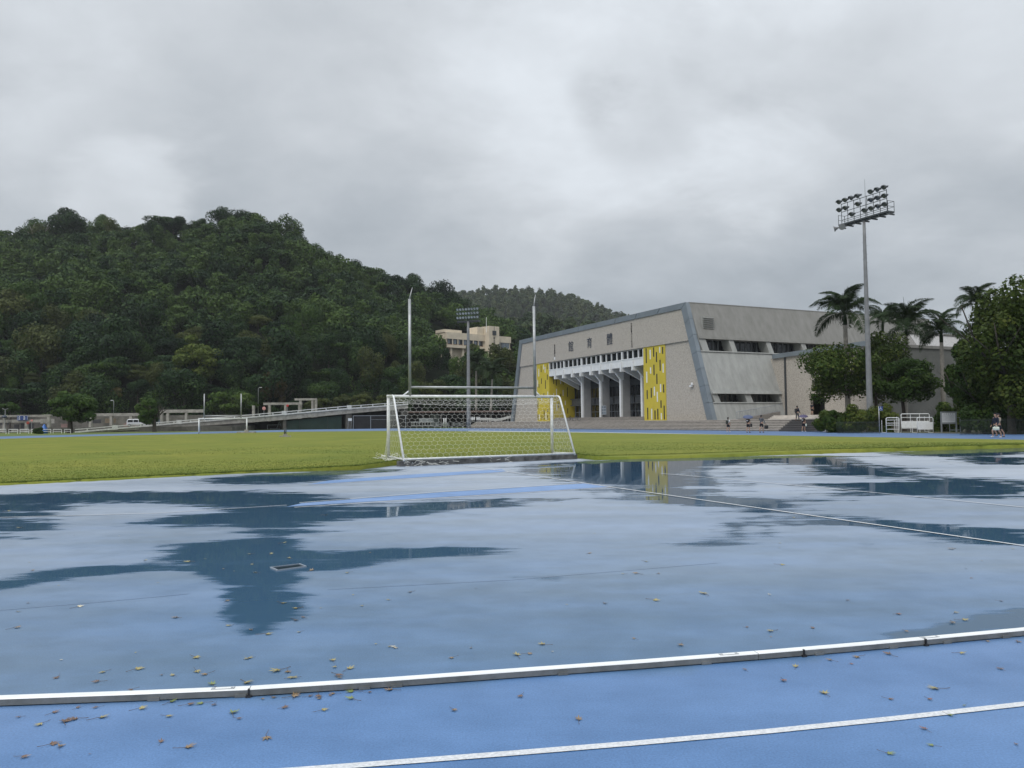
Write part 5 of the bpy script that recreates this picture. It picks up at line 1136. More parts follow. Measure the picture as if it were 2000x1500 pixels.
ALL = [(x / 3.333, 1280 + y / 3.333, c, s / 3.333) for x, y, c, s in A1] + [(400 + x / 3.333, 1180 + y / 3.333, c, s / 3.333) for x, y, c, s in A2] + [(1400 + x / 3.333, 1180 + y / 3.333, c, s / 3.333) for x, y, c, s in A3] + [(x / 2, 880 + y / 2, c, s / 2) for x, y, c, s in A4] + [(1000 + x / 2, 860 + y / 2, c, s / 2) for x, y, c, s in A5]
lg = random.Random(12)
for i in range(55):                    # more, scattered thinly over the wet apron
    px = lg.uniform(0, 2000); py = 930 + 400 * lg.random() ** 1.2
    if px > 1100 and lg.random() < 0.35: continue
    if py < lerp_poly(NEAR, px) + 25 or py > lerp_poly(RL, px) - 18: continue
    ALL.append((px, py, lg.choice('yobyw'), max(4, 0.055 * F / G(px, py).y * lg.uniform(0.35, 0.9))))
MARK = [(560, 1107, 'beside the drain cover'), (486, 1361, 'by the open rail joint'), (1481, 1290, 'by the dark rail clip'), (1830, 1261, 'by the right rail joint')]
for px, py, c, sz in ALL:
    p = G(px, py); yr = lerp_poly(RL, px)
    if yr - 14 < py < yr + 3: p = rail_pt(px) + Vector((0.0, -0.06, 0)) if py > yr - 6 else G(px, yr - 22)
    size = sz / F * math.hypot(p.y, 1.2) * 0.66
    k = lg.randrange(9); name, _c = LC[c]; key = (k, c)
    if key not in LMC:
        me = LM[k][0].copy(); me.materials.clear(); me.materials.append(MT['fallen_' + c]); LMC[key] = me
    ly_ = 1452 - (px - 1250) * 0.0895
    if py > ly_ + 10 and px > 640: zone = 'on the blue lane below the white lane line'
    elif py > yr + 32: zone = 'on the lane between rail and lane line'
    elif py > yr - 2: zone = 'at the foot of the white rail'
    elif py > yr - 60: zone = 'on the wet track just behind the rail'
    elif py > 1090: zone = 'out on the wet blue track'
    else: zone = 'far out on the wet blue track'
    near = [m for m in MARK if math.hypot(m[0] - px, (m[1] - py) * 2) < 70]
    side_ = near[0][2] if near else ('at far left' if px < 330 else 'left of the goal' if px < 740 else 'facing the goal' if px < 1130 else 'facing the yellow panel' if px < 1330 else 'facing the steps' if px < 1600 else 'facing the tall mast' if px < 1760 else 'at far right')
    shape = 'large' if size > 0.075 else 'small' if size < 0.035 else 'curled' if k % 3 == 0 else 'lobed'
    t = thing('fallen_leaf', f'{shape} {name} leaf {zone}, {side_}', 'leaf', (p.x, p.y, 0.0045), 'fallen leaves scattered on the track')
    b_ = link('blade', LMC[key], t)
    if sz > 9: link('stem', LM[k][1], t)
    t.scale = (size, size, size); t.rotation_euler = (lg.uniform(-0.08, 0.08), lg.uniform(-0.08, 0.08), lg.uniform(0, 6.28))
# ================================================================ TREES, PALMS, HEDGES
def tree(name, label, px, Y, crown, m, n=5200, size=0.34, trunk_px=None, ground=0.0, seed=1, lobes=26, lobe_r=0.36, tier=False, group=None, tr=0.2, hollow=0.2, flat=0.85, cat='tree', tint0=0.5, bark='bark'):
    """crown = (px0, px1, y0, y1) box of the crown in the photograph, at depth Y"""
    x0, x1, y0, y1 = crown; c = D((x0 + x1) / 2, (y0 + y1) / 2, Y); rx = (x1 - x0) / 2 * Y / F; rz = (y1 - y0) / 2 * Y / F
    tp = XG(trunk_px if trunk_px else (x0 + x1) / 2, Y, ground)
    t = thing(name, label, cat, tp, group)
    k = rx / max(rx, rz); me = crown_mesh('crown', m, seed=seed, n=n, rx=rx, ry=rx * 0.95, rz=rz, lobes=lobes, lobe_r=lobe_r, size=size, tier=tier, hollow=hollow, flat=flat, tint0=tint0)
    cr = link('crown', me, t); cr.location = c - tp
    h = max(c.z - ground - rz * 0.35, 0.4)
    tk = link('trunk', trunk_mesh('trunk', h, tr, MT[bark], seed + 40, 0.55, 6, rz * 1.1), t)
    return t
M_ = MT
tree('maple_tree', 'dark green maple in front of the annex wall, left of the tall light mast', 1640, 88, (1556, 1726, 648, 808), M_['leaf_maple'], 13000, 0.30, 1655, seed=101, lobes=44, lobe_r=0.35, tint0=0.42)
tree('maple_tree', 'maple with yellowing top just behind the tall light mast', 1722, 91, (1672, 1792, 636, 800), M_['leaf_yellow'], 11000, 0.30, 1712, seed=102, lobes=40, lobe_r=0.35, tint0=0.32)
tree('maple_tree', 'low dark maple behind the white barriers', 1775, 84, (1700, 1840, 690, 800), M_['leaf_maple'], 10000, 0.29, 1766, seed=103, lobes=38, lobe_r=0.34, tint0=0.32)
tree('maple_tree', 'tallest maple at the right edge, paler leaves in its top', 1965, 64, (1872, 2125, 500, 850), M_['leaf_yellow'], 26000, 0.32, 1975, seed=104, lobes=70, lobe_r=0.28, tint0=0.24, tr=0.28)
tree('maple_tree', 'smaller dark maple between the pale palm trunk and the tallest maple', 1895, 70, (1846, 1942, 645, 826), M_['leaf_maple'], 8000, 0.34, 1890, seed=105, lobes=36, lobe_r=0.28, tint0=0.45)
tree('maple_tree', 'dark maple partly cut off by the right edge behind the joggers', 2040, 72, (1975, 2160, 560, 838), M_['leaf_maple'], 9000, 0.40, 2055, seed=106, lobes=44, lobe_r=0.28)
tree('maple_tree', 'low branched dark maple in shade directly behind the joggers', 1935, 68, (1872, 2010, 690, 860), M_['leaf_maple'], 9000, 0.30, 1930, seed=107, lobes=44, lobe_r=0.28, tint0=0.3)
def shrub(label, box, Y, m, n, size, seed, name='shrub', group=None, tint0=0.5, lobes=30):
    x0, x1, y0, y1 = box
    x0, x1, y0, y1 = x0 - 3, x1 + 3, y0, y1 + (y1 - y0) * 0.22
    return tree(name, label, None, Y, (x0, x1, y0, y1), m, int(n * 1.3), size, seed=seed, lobes=lobes, lobe_r=0.34, group=group, tr=0.05, flat=0.9, cat='shrub', tint0=tint0)
shrub('dense dark shrub beside the granite steps', (1590, 1655, 790, 846), 78, M_['leaf_maple'], 5200, 0.24, 111, tint0=0.6)
shrub('bushy shrub at the foot of the tall light mast', (1636, 1705, 786, 845), 77, M_['leaf_maple'], 5200, 0.24, 112, tint0=0.66)
shrub('bushy shrub behind the blue access sign', (1688, 1752, 783, 845), 79, M_['leaf_maple'], 4800, 0.24, 113, tint0=0.62)
shrub('leafy shrub right behind the notice board', (1818, 1888, 766, 846), 79, M_['leaf_maple'], 5200, 0.25, 114, tint0=0.55)
shrub('dark shrub in deep shade behind the joggers', (1880, 1965, 772, 848), 66, M_['leaf_maple'], 5200, 0.25, 115, tint0=0.3)
shrub('dark shrub at the right edge beside the joggers', (1945, 2050, 772, 850), 65, M_['leaf_maple'], 5200, 0.25, 116, tint0=0.3)
# dark picket fence in the shrubs
MT['fence'] = mat('dark_green_fence', (0.02, 0.028, 0.022), 0.5)
def picket(label, px0, px1, Y, h, nx):
    a = XG(px0, Y); b_ = XG(px1, Y); t = thing('picket_fence', label, 'fence', a.lerp(b_, 0.5)); mb = MB()
    for i in range(nx): p = a.lerp(b_, i / (nx - 1)); mb.tube([p, p + UPV * h], 0.018, 4)
    mb.build('picket_row', MT['fence'], t); mb = MB()
    for z in (0.2, h - 0.12): mb.beam(a + UPV * z, b_ + UPV * z, 0.04, 0.04)
    mb.build('rail', MT['fence'], t)
picket('dark picket fence in front of the shrubs by the tall light mast', 1634, 1716, 71.5, 1.15, 34)
picket('dark picket fence behind the two joggers', 1874, 2030, 62.5, 1.3, 60)
# left side
tree('roadside_tree', 'round green tree on the verge beside the foot of the ramp', 137, 140, (93, 191, 757, 838), M_['leaf_fresh'], 7500, 0.5, 137, seed=121, lobes=34, lobe_r=0.32, tint0=0.62, tr=0.45)
tree('roadside_tree', 'smaller green tree in front of the parked van', 291, 148, (262, 318, 768, 833), M_['leaf_fresh'], 5000, 0.5, 302, seed=122, lobes=26, tint0=0.58, tr=0.35)
tree('roadside_tree', 'broad green tree behind the small distant goal', 456, 192, (404, 512, 755, 818), M_['leaf_fresh'], 6500, 0.62, 456, seed=123, lobes=34, lobe_r=0.3, tint0=0.75)
tree('roadside_tree', 'small round tree at the left edge above the concrete frame', 20, 178, (-2, 41, 782, 808), M_['leaf_fresh'], 3200, 0.5, 20, seed=124, lobes=16)
shrub('single clipped bush in front of the white fence', (66, 84, 833, 849), 131, M_['leaf_fresh'], 1800, 0.3, 125, tint0=0.3, lobes=10)
tree('bamboo_clump', 'feathery light green bamboo standing out of the dark hillside', 385, 205, (330, 447, 642, 775), M_['leaf_light'], 9000, 0.7, 385, ground=3, seed=126, lobes=34, lobe_r=0.30, tier=True, tint0=0.35)
for i, (b_, lab) in enumerate([((508, 536, 722, 792), 'brownish conifer left of its twin behind the concrete frames'), ((534, 563, 728, 794), 'brownish conifer right of its twin behind the concrete frames'), ((158, 190, 738, 775), 'brown leaved tree above the roadside tree on the verge'), ((196, 240, 752, 785), 'rust brown spreading tree above the small lamp post')]):
    tree('brown_tree', lab, None, 196 + i, b_, M_['leaf_brown'], 3600, 0.55, ground=2, seed=130 + i, lobes=22, lobe_r=0.3)
for i, (b_, lab) in enumerate([((945, 1022, 655, 800), 'tall olive green tree below the office tower beside the gymnasium'), ((882, 962, 690, 800), 'olive tree behind the middle floodlight mast'), ((800, 905, 738, 808), 'low olive tree behind the top bar of the nearest goal'), ((965, 1040, 735, 812), 'olive tree tucked against the far edge of the gymnasium')]):
    tree('olive_tree', lab, None, 215 - 6 * (i > 1), b_, M_['leaf_olive'], 6500, 0.6, ground=1, seed=140 + i, lobes=34, lobe_r=0.28, tint0=0.42)
for i, (b_, lab, Y_) in enumerate([((842, 902, 684, 772), 'dark round tree hiding the left foot of the office block', 262), ((880, 952, 692, 775), 'dark tree in front of the office block pillars', 258), ((900, 945, 668, 715), 'thin pale tree rising before the office windows', 270), ((962, 1012, 676, 740), 'yellowish tree below the right wing of the office block', 262), ((836, 880, 655, 730), 'dark tree overlapping the left end of the office block', 268)]):
    tree('slope_tree', lab, None, Y_, b_, M_['leaf_olive'] if i in (2, 3) else M_['leaf_forest'], 4200, 0.75, ground=8, seed=170 + i, lobes=26, lobe_r=0.3, tint0=0.45)
for i, (b_, lab) in enumerate([((590, 650, 772, 806), 'leftmost pale bush along the top of the ramp'), ((640, 690, 766, 802), 'pale bush above the white sign on the ramp wall'), ((680, 735, 768, 800), 'pale bush right of the white sign along the ramp'), ((722, 790, 765, 798), 'pale bush by the end of the ramp beside the nearest goal')]):
    shrub(lab, b_, 192, M_['leaf_olive'], 3000, 0.5, 150 + i, 'ramp_bush', 'bushes growing along the top of the ramp', tint0=0.42, lobes=22)
for i, (px, py, lab) in enumerate([(66, 447, 'left'), (88, 450, 'right')]):   # dead branches on the skyline
    g = random.Random(60 + i); p = D(px, py + 22, 338); t = thing('dead_tree', 'bare forked dead tree on the hill crest, ' + ('the thinner one' if i == 0 else 'the one with two limbs leaning right'), 'tree', p)
    mb = MB(); e = D(px + (2 if i == 0 else 9), py - 12 - i * 4, 338); m_ = p.lerp(e, 0.5) + Vector((-1.0, 0, 0)); mb.tube([p, m_, e], [0.35, 0.25, 0.08], 6); e2 = m_ + (e - p) * 0.35 + Vector((1.8 if i else -1.2, 0, 0)); mb.tube([m_, e2], [0.2, 0.06], 5); mb.tube([p, p + Vector((-3, 0, 4))], [0.25, 0.06], 5)
    mb.build('limbs', M_['palebark'], t)

# ---- palms
def frond_mesh(seed, l=3.4):
    g = np.random.RandomState(seed); n = 42; V = []; T = []
    drop = g.uniform(0.75, 1.15)
    def rach(s): return np.array([l * s * (1 - 0.16 * s * s), 0, l * (0.50 * s - drop * 0.80 * s ** 2.2)])
    for i in range(n):
        s = 0.10 + 0.90 * i / (n - 1); p = rach(s); q = rach(min(s + 0.02, 1.02)); tg = (q - p) / (np.linalg.norm(q - p) + 1e-9)
        L_ = l * 0.30 * math.sin(math.pi * min(0.12 + s * 0.86, 1)) ** 0.7
        for sd in (-1, 1):
            for rep in (0, 1):
                out = np.array([tg[0] * 0.55, sd * (0.85 + g.normal(0, 0.08)), tg[2] * 0.5 + 0.30 + g.normal(0, 0.16)]); out /= np.linalg.norm(out)
                tip = p + out * L_ * g.uniform(0.8, 1.1) + np.array([0, 0, -0.55 * L_]); mdl = p + out * L_ * 0.5
                wv = tg * (0.034 * l * 0.33)
                V += [p - wv * 0.6, mdl - wv, tip, mdl + wv]; T.append(np.clip(0.4 + g.normal(0, 0.16), 0, 1))
    V = np.array(V); n4 = len(T)
    me = bpy.data.meshes.new('frond'); rb = MB(); rb.tube([tuple(rach(s)) for s in np.linspace(0, 1, 9)], [0.055 * (1 - 0.85 * s) for s in np.linspace(0, 1, 9)], 5)
    Va = np.concatenate([V, np.array(rb.v)]); faces = [tuple(range(4 * i, 4 * i + 4)) for i in range(n4)] + [tuple(j + len(V) for j in f) for f in rb.f]
    me.from_pydata([tuple(v) for v in Va], [], faces); a = me.attributes.new('tint', 'FLOAT', 'FACE'); a.data.foreach_set('value', T + [0.55] * len(rb.f)); me.materials.append(MT['leaf_palm']); return me
FRM = [frond_mesh(s) for s in range(5)]
def palm(label, px, py, Y, rad, ground=0.0, seed=1, trunk_px=None, tr=0.22, nf=13, spear=False, group='royal palms'):
    g = random.Random(seed); top = D(px, py, Y); bs = XG(trunk_px or px, Y, ground); t = thing('palm_tree', label, 'palm', bs, group)
    hgt = top.z - ground; mb = MB(); d = top - bs
    mb.tube([bs, bs + d * 0.05, bs + d * 0.45, bs + d * 0.8, bs + d * 0.93], [tr * 1.5, tr * 1.15, tr * 1.1, tr * 0.9, tr * 0.75], 12); mb.build('trunk', MT['palebark'], t, True)
    mb = MB(); mb.tube([bs + d * 0.90, bs + d * 0.96, top + UPV * 0.1], [tr * 0.85, tr * 0.85, tr * 0.35], 10); mb.build('crownshaft', MT['leaf_palm'], t, True)
    for i in range(nf):
        o = link('frond', FRM[g.randrange(5)], t); o.location = top - bs - UPV * 0.1; s = rad / 2.9 * g.uniform(0.9, 1.12)
        el = (1.15, 0.45, 0.8, 0.1, 0.6, -0.35)[i % 6] + g.uniform(-0.15, 0.15)
        o.rotation_euler = (g.uniform(-0.3, 0.3), -el, 6.283 * i / nf + g.uniform(-0.25, 0.25)); o.scale = (s, s, s)
    if spear: MB().tube([top, top + UPV * rad * 0.9 + Vector((-0.25, 0, 0))], [0.05, 0.015], 5).build('spear_leaf', MT['leaf_palm'], t)
palm('largest royal palm, left of the tall light mast in front of the gymnasium roof', 1650, 612, 88, 3.9, seed=1, trunk_px=1657, tr=0.26, nf=14)
palm('royal palm with an upright spear leaf, right of the tall light mast', 1770, 636, 95, 4.0, seed=2, trunk_px=1768, nf=14, spear=True)
palm('royal palm with a pale exposed trunk beside the annex wall', 1838, 650, 84, 2.9, seed=3, trunk_px=1844, tr=0.22)
palm('highest royal palm against the sky beside the tallest maple', 1908, 592, 96, 3.0, seed=4, trunk_px=1911)
palm('pale green palm half hidden behind the tall light mast', 1724, 628, 112, 3.0, seed=5)
palm('palm in front of the olive trees, just right of the middle floodlight mast', 930, 712, 196, 4.3, seed=6, trunk_px=930, tr=0.26, group='palms beside the gymnasium')
palm('palm in front of the olive trees, nearest the far edge of the gymnasium', 962, 730, 190, 4.6, seed=7, trunk_px=957, tr=0.26, group='palms beside the gymnasium')

# ================================================================ FLOODLIGHT MASTS
MT['mast'] = mat('grey_mast_paint', (0.20, 0.205, 0.21), 0.5, var=0.2, vscale=1.5)
MT['lamp_body'] = mat('lamp_housing', (0.075, 0.085, 0.09), 0.45, metal=0.3)
MT['lens'] = mat('lamp_glass', (0.09, 0.10, 0.11), 0.15, spec=0.5)
MT['lens_bright'] = mat('sky_bright_lamp_glass', (0.62, 0.64, 0.66), 0.35, metal=0.3)  # pale lens colour stands in for sky reflected in the glass
def lamp_mesh(lens='lens'):
    mb = MB(); mb.lathe((0, 0, 0), [(0.10, -0.42), (0.17, -0.36), (0.22, -0.18), (0.33, -0.02), (0.34, 0.05)], 12, None, 0); mb.lathe((0, 0, 0.052), [(0.31, 0), (0.30, 0.015)], 12, None, 1)
    mb.add([(0.34 * math.cos(a), 0.34 * math.sin(a), z) for z in (0.05, 0.28) for a in [math.pi * (i / 8) for i in range(9)]], [(i, i + 1, 10 + i, 9 + i) for i in range(8)], 0)
    mb.box((0, -0.05, -0.36), (0.9 * 0.5, 0.24, 0.30), None, 0)
    mb.tube([(-0.36, 0, 0), (-0.36, 0, -0.45), (0.36, 0, -0.45), (0.36, 0, 0)], 0.025, 5, True, 0)
    o = mb.build('lamp', [MT['lamp_body'], MT[lens]]); me = o.data; bpy.data.objects.remove(o); return me
LAMPM = lamp_mesh(); LAMPB = lamp_mesh('lens_bright')
def floodlight(label, bs, ztop, r0, r1, dv, L_, face, cols, speakers, gap=None, lsc=0.85, lm_=None):
    t = thing('floodlight_mast', label, 'floodlight mast', bs)
    mb = MB(); n = 10; mb.tube([bs + UPV * (ztop * i / n) for i in range(n + 1)], [r0 + (r1 - r0) * i / n for i in range(n + 1)], 14); 
    mb.lathe(bs, [(r0 * 1.9, 0), (r0 * 1.9, 0.06), (r0 * 1.2, 0.08)], 14); mb.build('mast', MT['mast'], t, True)
    mb = MB(); zz = ztop * 0.45
    sidev = dv
    while zz < ztop - 0.6:
        rr = r0 + (r1 - r0) * zz / ztop; s = 1 if int(zz / 0.45) % 2 else -1; p = bs + UPV * zz + sidev * (s * rr); mb.tube([p, p + sidev * (s * 0.16)], 0.014, 4); zz += 0.45
    mb.build('step_pegs', MT['mast'], t)
    c = bs + UPV * ztop; back = -face
    mb = MB(); mb.box(c + UPV * 0.1 + back * 0.25, (L_, 1.0, 0.16), (dv, face, UPV)); mb.box(c + UPV * -0.08, (L_, 0.12, 0.22), (dv, face, UPV)); 
    for i in range(7): mb.box(c + dv * (L_ * (i / 6 - 0.5) * 0.98) - UPV * 0.14 + back * 0.25, (0.12, 1.04, 0.14), (dv, face, UPV))
    mb.build('platform', MT['lamp_body'], t)
    mb = MB()
    for e in (-1, 1):
        for z in (0.65, 1.2):
            mb.tube([c + dv * (e * L_ / 2) + back * 0.72 + UPV * z, c + dv * (e * L_ / 2) - back * 0.22 + UPV * z], 0.025, 5)
        for k in (0.72, -0.22): mb.tube([c + dv * (e * L_ / 2) + back * k + UPV * 0.1, c + dv * (e * L_ / 2) + back * k + UPV * 1.2], 0.03, 5)
    for z in (0.65, 1.2): mb.tube([c - dv * L_ / 2 + back * 0.72 + UPV * z, c + dv * L_ / 2 + back * 0.72 + UPV * z], 0.025, 5)
    mb.build('guard_rail', MT['lamp_body'], t)
    mb = MB()
    for i in range(cols):
        a = L_ * 0.92 * (i / (cols - 1) - 0.5) 
        mb.tube([c + dv * a + UPV * 0.1, c + dv * a + UPV * 2.45], 0.035, 5)
    for z in (0.62, 1.5, 2.38): mb.tube([c - dv * L_ * 0.46 + UPV * z, c + dv * L_ * 0.46 + UPV * z], 0.035, 5)
    mb.build('lamp_frame', MT['lamp_body'], t)
    aim = (face - UPV * 0.42).normalized(); g = random.Random(5)
    for r in range(3):
        for i in range(cols):
            if gap and (r, i) in gap: continue
            a = L_ * 0.92 * (i / (cols - 1) - 0.5); p = c + dv * a + UPV * (0.85 + r * 0.88) + face * 0.35
            o = link('floodlight', lm_, t); aa = (aim + dv * g.uniform(-0.25, 0.25) + UPV * g.uniform(-0.05, 0.05)).normalized()
            o.rotation_euler = aa.to_track_quat('Z', 'Y').to_euler(); o.location = p - bs; o.scale = (lsc, lsc, lsc)
    MB().tube([c + UPV * 0.1 + back * 0.3, c + UPV * 4.4 + back * 0.3], [0.035, 0.012], 6).build('lightning_rod', MT['lamp_body'], t)
    for k in range(speakers):
        h = c - dv * (L_ / 2 + 0.05 - 0.75 * k) + face * 0.4 - UPV * 0.2; ax = (face * 0.7 - dv * (0.9 if k == 0 else -0.4) - UPV * 0.25).normalized(); b1 = ax.cross(UPV).normalized(); b2 = ax.cross(b1)
        mb = MB(); mb.lathe(h, [(0.06, -0.35), (0.09, -0.1), (0.20, 0.15), (0.34, 0.30), (0.35, 0.32)], 12, (b1, b2, ax)); mb.box(h - ax * 0.3, (0.2, 0.2, 0.2), (b1, b2, ax)); mb.build('horn_speaker', MT['mast'], t)
Ym = 80.0; mb_ = XG(1699.5, Ym); ztop = zat(1690, 429, Ym)
floodlight('tall floodlight mast with two horn loudspeakers rising from the shrubs', mb_, ztop, 0.33, 0.14, -U, 6.2, NF, 8, 2, lm_=LAMPM, lsc=0.78, gap={(2, 4), (1, 4), (0, 0), (0, 1), (0, 3), (1, 2)})
Ym2 = 163.0; mb2 = XG(915.5, Ym2)
floodlight('distant floodlight mast standing at the end of the long stone steps', mb2, zat(910, 628, Ym2), 0.46, 0.26, Vector((0.94, -0.34, 0)).normalized(), 5.0, Vector((-0.34, -0.94, 0)).normalized(), 8, 0, lm_=LAMPB, lsc=0.8)
# ================================================================ PEOPLE
MT['skin'] = mat('skin', (0.36, 0.22, 0.155), 0.5)
MT['hair'] = mat('black_hair', (0.012, 0.010, 0.010), 0.4)
CLOTH = {}
def cloth(c, nm):
    if nm not in CLOTH: CLOTH[nm] = mat(nm, c, 0.8, var=0.15, vscale=12, spec=0.2)
    return CLOTH[nm]
def skinned(name, V, E, Rr, m, parent, sub=2):
    me = bpy.data.meshes.new(name); me.from_pydata([tuple(v) for v in V], E, []); o = link(name, me, parent); me.materials.append(m)
    md = o.modifiers.new('skin', 'SKIN'); md.use_smooth_shade = True
    for i, r in enumerate(Rr): me.skin_vertices[0].data[i].radius = (r[0], r[1]) if isinstance(r, tuple) else (r, r)
    me.skin_vertices[0].data[0].use_root = True
    s = o.modifiers.new('sub', 'SUBSURF'); s.levels = sub; s.render_levels = sub; return o
def person(label, pos, facing, h=1.70, top=((0.02, 0.02, 0.022), 'black_shirt'), legs=((0.02, 0.022, 0.03), 'dark_shorts'), long_legs=False, sleeves=None, stride=0.10, arms=((0.22, -0.02, 0.02), (0.22, 0.02, 0.02)), shoes=((0.03, 0.03, 0.03), 'dark_shoes'), lean=0.0, print_=False, hair_long=False, knee_back=0.0):
    """local frame: x to the person's right, y forward; arms = hand offsets for left, right: (out, forward, raise 0..1)"""
    fw = Vector((math.cos(facing), math.sin(facing), 0)); rt = Vector((fw.y, -fw.x, 0)); pos = Vector(pos); k = h / 1.72
    t = thing('person', label, 'person', pos)
    def L(x, y, z): return rt * (x * k) + fw * (y * k + lean * z * 0.2) + UPV * (z * k)
    V = []; E = []; Rr = []
    def v(p, r): V.append(p); Rr.append((r * k, r * k) if not isinstance(r, tuple) else (r[0] * k, r[1] * k)); return len(V) - 1
    def e(a, b_): E.append((a, b_)); return b_
    pel = v(L(0, 0, 0.94), (0.145, 0.105)); ab = e(pel, v(L(0, 0, 1.10), (0.130, 0.095))); ch = e(ab, v(L(0, 0.01, 1.30), (0.155, 0.11))); sh = e(ch, v(L(0, 0, 1.42), (0.10, 0.08))); nk = e(sh, v(L(0, 0.005, 1.48), 0.052))
    hd0 = e(nk, v(L(0, 0.015, 1.545), (0.064, 0.07))); hd1 = e(hd0, v(L(0, 0.02, 1.62), (0.078, 0.092))); hd2 = e(hd1, v(L(0, 0.01, 1.69), (0.062, 0.075)))
    nose = e(hd1, v(L(0, 0.115, 1.595), 0.012))
    for s in (-1, 1): e(hd1, v(L(s * 0.085, 0.0, 1.60), 0.014))
    hips = {}
    for s in (-1, 1):
        st = stride * s; kb = knee_back if s > 0 else 0
        hp = e(pel, v(L(s * 0.09, 0, 0.88), 0.09)); kn = e(hp, v(L(s * 0.095, st * 0.6 + 0.03, 0.49), 0.058)); cf = e(kn, v(L(s * 0.095, st * 0.85 - 0.02 - kb * 0.4, 0.34 + kb * 0.1), 0.052)); an = e(cf, v(L(s * 0.095, st - 0.02 - kb, 0.09 + kb * 0.35), 0.036)); ft = e(an, v(L(s * 0.10, st + 0.13 - kb, 0.035 + kb * 0.25), (0.042, 0.030)))
        hips[s] = (L(s * 0.09, 0, 0.88), L(s * 0.095, st * 0.6 + 0.03, 0.49), L(s * 0.095, st - 0.02 - kb, 0.09 + kb * 0.35), L(s * 0.10, st + 0.13 - kb, 0.035 + kb * 0.25), L(s * 0.095, st - 0.06 - kb, 0.04 + kb * 0.35))
    arm = {}
    for s, (ox, oy, up) in ((-1, arms[0]), (1, arms[1])):
        sl = L(s * 0.185, 0, 1.40); 
        if up < 0.3: el = L(s * (0.20 + ox * 0.25), oy * 0.4 - 0.02, 1.12); wr = L(s * (0.19 + ox * 0.4), oy + 0.06, 0.88)
        elif up < 0.8: el = L(s * 0.24, 0.05 + oy * 0.5, 1.14); wr = L(s * (0.05 + ox), 0.20 + oy, 1.14 + up * 0.25)
        else: el = L(s * (0.24 + ox * 0.3), 0.10 + oy, 1.30); wr = L(s * (0.10 + ox * 0.5), 0.16 + oy, 1.56)
        a1 = e(sh, v(sl, 0.056)); a2 = e(a1, v(el, 0.042)); a3 = e(a2, v(wr, 0.027)); d = (wr - el).normalized(); q = d.cross(rt * s if abs(d.dot(rt)) < 0.8 else fw).normalized()
        pm = e(a3, v(wr + d * (0.05 * k), (0.034, 0.018)))
        for f in range(4):
            b_ = e(pm, v(wr + d * (0.095 * k) + q * ((f - 1.5) * 0.017 * k), 0.009)); e(b_, v(wr + d * ((0.135 + 0.012 * (1 - abs(f - 1.4))) * k) + q * ((f - 1.5) * 0.018 * k) + fw * 0.01, 0.008))
        e(pm, v(wr + d * (0.06 * k) + q * (0.045 * k) + fw * 0.012, 0.010)); arm[s] = (sl, el, wr)
    skinned('body', V, E, Rr, MT['skin'], t)
    # clothes follow the body
    V, E, Rr = [], [], []
    a = v(L(0, 0, 0.90), (0.160, 0.120)); b_ = e(a, v(L(0, 0, 1.10), (0.150, 0.115))); c = e(b_, v(L(0, 0.01, 1.30), (0.172, 0.126))); d = e(c, v(L(0, 0, 1.425), (0.10, 0.085)))
    for s in (-1, 1):
        sl, el, wr = arm[s]; x = e(d, v(sl, 0.072)); x = e(x, v(sl.lerp(el, 0.65), 0.066))
        if sleeves == 'long': x = e(x, v(el, 0.056)); x = e(x, v(wr.lerp(el, 0.06), 0.040))
    skinned('shirt', V, E, Rr, cloth(*top), t, 2)
    V, E, Rr = [], [], []; a = v(L(0, 0, 0.97), (0.155, 0.118)); b_ = e(a, v(L(0, 0, 0.90), (0.155, 0.118)))
    for s in (-1, 1):
        hp, kn, an, ft, hl = hips[s]; x = e(b_, v(hp.lerp(kn, 0.15), 0.098)); x = e(x, v(hp.lerp(kn, 0.80), 0.086))
        if long_legs: x = e(x, v(kn.lerp(an, 0.4), 0.072)); x = e(x, v(an, 0.056))
    skinned('trousers' if long_legs else 'shorts', V, E, Rr, cloth(*legs), t, 2)
    for s in (-1, 1):
        hp, kn, an, ft, hl = hips[s]; V, E, Rr = [], [], []; a = v(hl, (0.040, 0.036)); b_ = e(a, v(ft.lerp(hl, 0.4) + UPV * 0.012, (0.046, 0.044))); e(b_, v(ft + fw * 0.04, (0.044, 0.028))); skinned('shoe', V, E, Rr, cloth(*shoes), t, 1)
    V, E, Rr = [], [], []; a = v(L(0, -0.015, 1.655), (0.086, 0.096)); b_ = e(a, v(L(0, 0.0, 1.70), (0.078, 0.09))); e(a, v(L(0, -0.05, 1.58 if not hair_long else 1.46), (0.074, 0.055))); skinned('hair', V, E, Rr, MT['hair'], t, 2)
    if print_:
        mb = MB(); cc = pos + L(0, -0.148, 1.30); mb.box(cc, (0.24 * k, 0.012, 0.055), (rt, fw, UPV)); mb.box(cc + UPV * 0.055 - rt * 0.05, (0.10 * k, 0.012, 0.03), (rt, fw, UPV)); mb.box(cc - UPV * 0.05 + rt * 0.03, (0.15 * k, 0.012, 0.025), (rt, fw, UPV)); mb.build('shirt_print', MT['gymwhite'], t)
    return t, fw, rt, (lambda x, y, z: pos + L(x, y, z)), {s: pos + arm[s][2] for s in arm}
def bag(label, p, sz, m, name='bag', up=True):
    t = thing(name, label, 'bag', p); o = MB().box(p, sz).build('pouch', m, t, True); s = o.modifiers.new('bevel', 'BEVEL'); s.width = min(sz) * 0.35; s.segments = 3
    if up: MB().tube([p + Vector((-sz[0] * 0.25, 0, sz[2] * 0.45)), p + Vector((-sz[0] * 0.1, 0, sz[2] * 0.8)), p + Vector((sz[0] * 0.1, 0, sz[2] * 0.8)), p + Vector((sz[0] * 0.25, 0, sz[2] * 0.45))], 0.012, 5).build('strap', m, t)
    return t
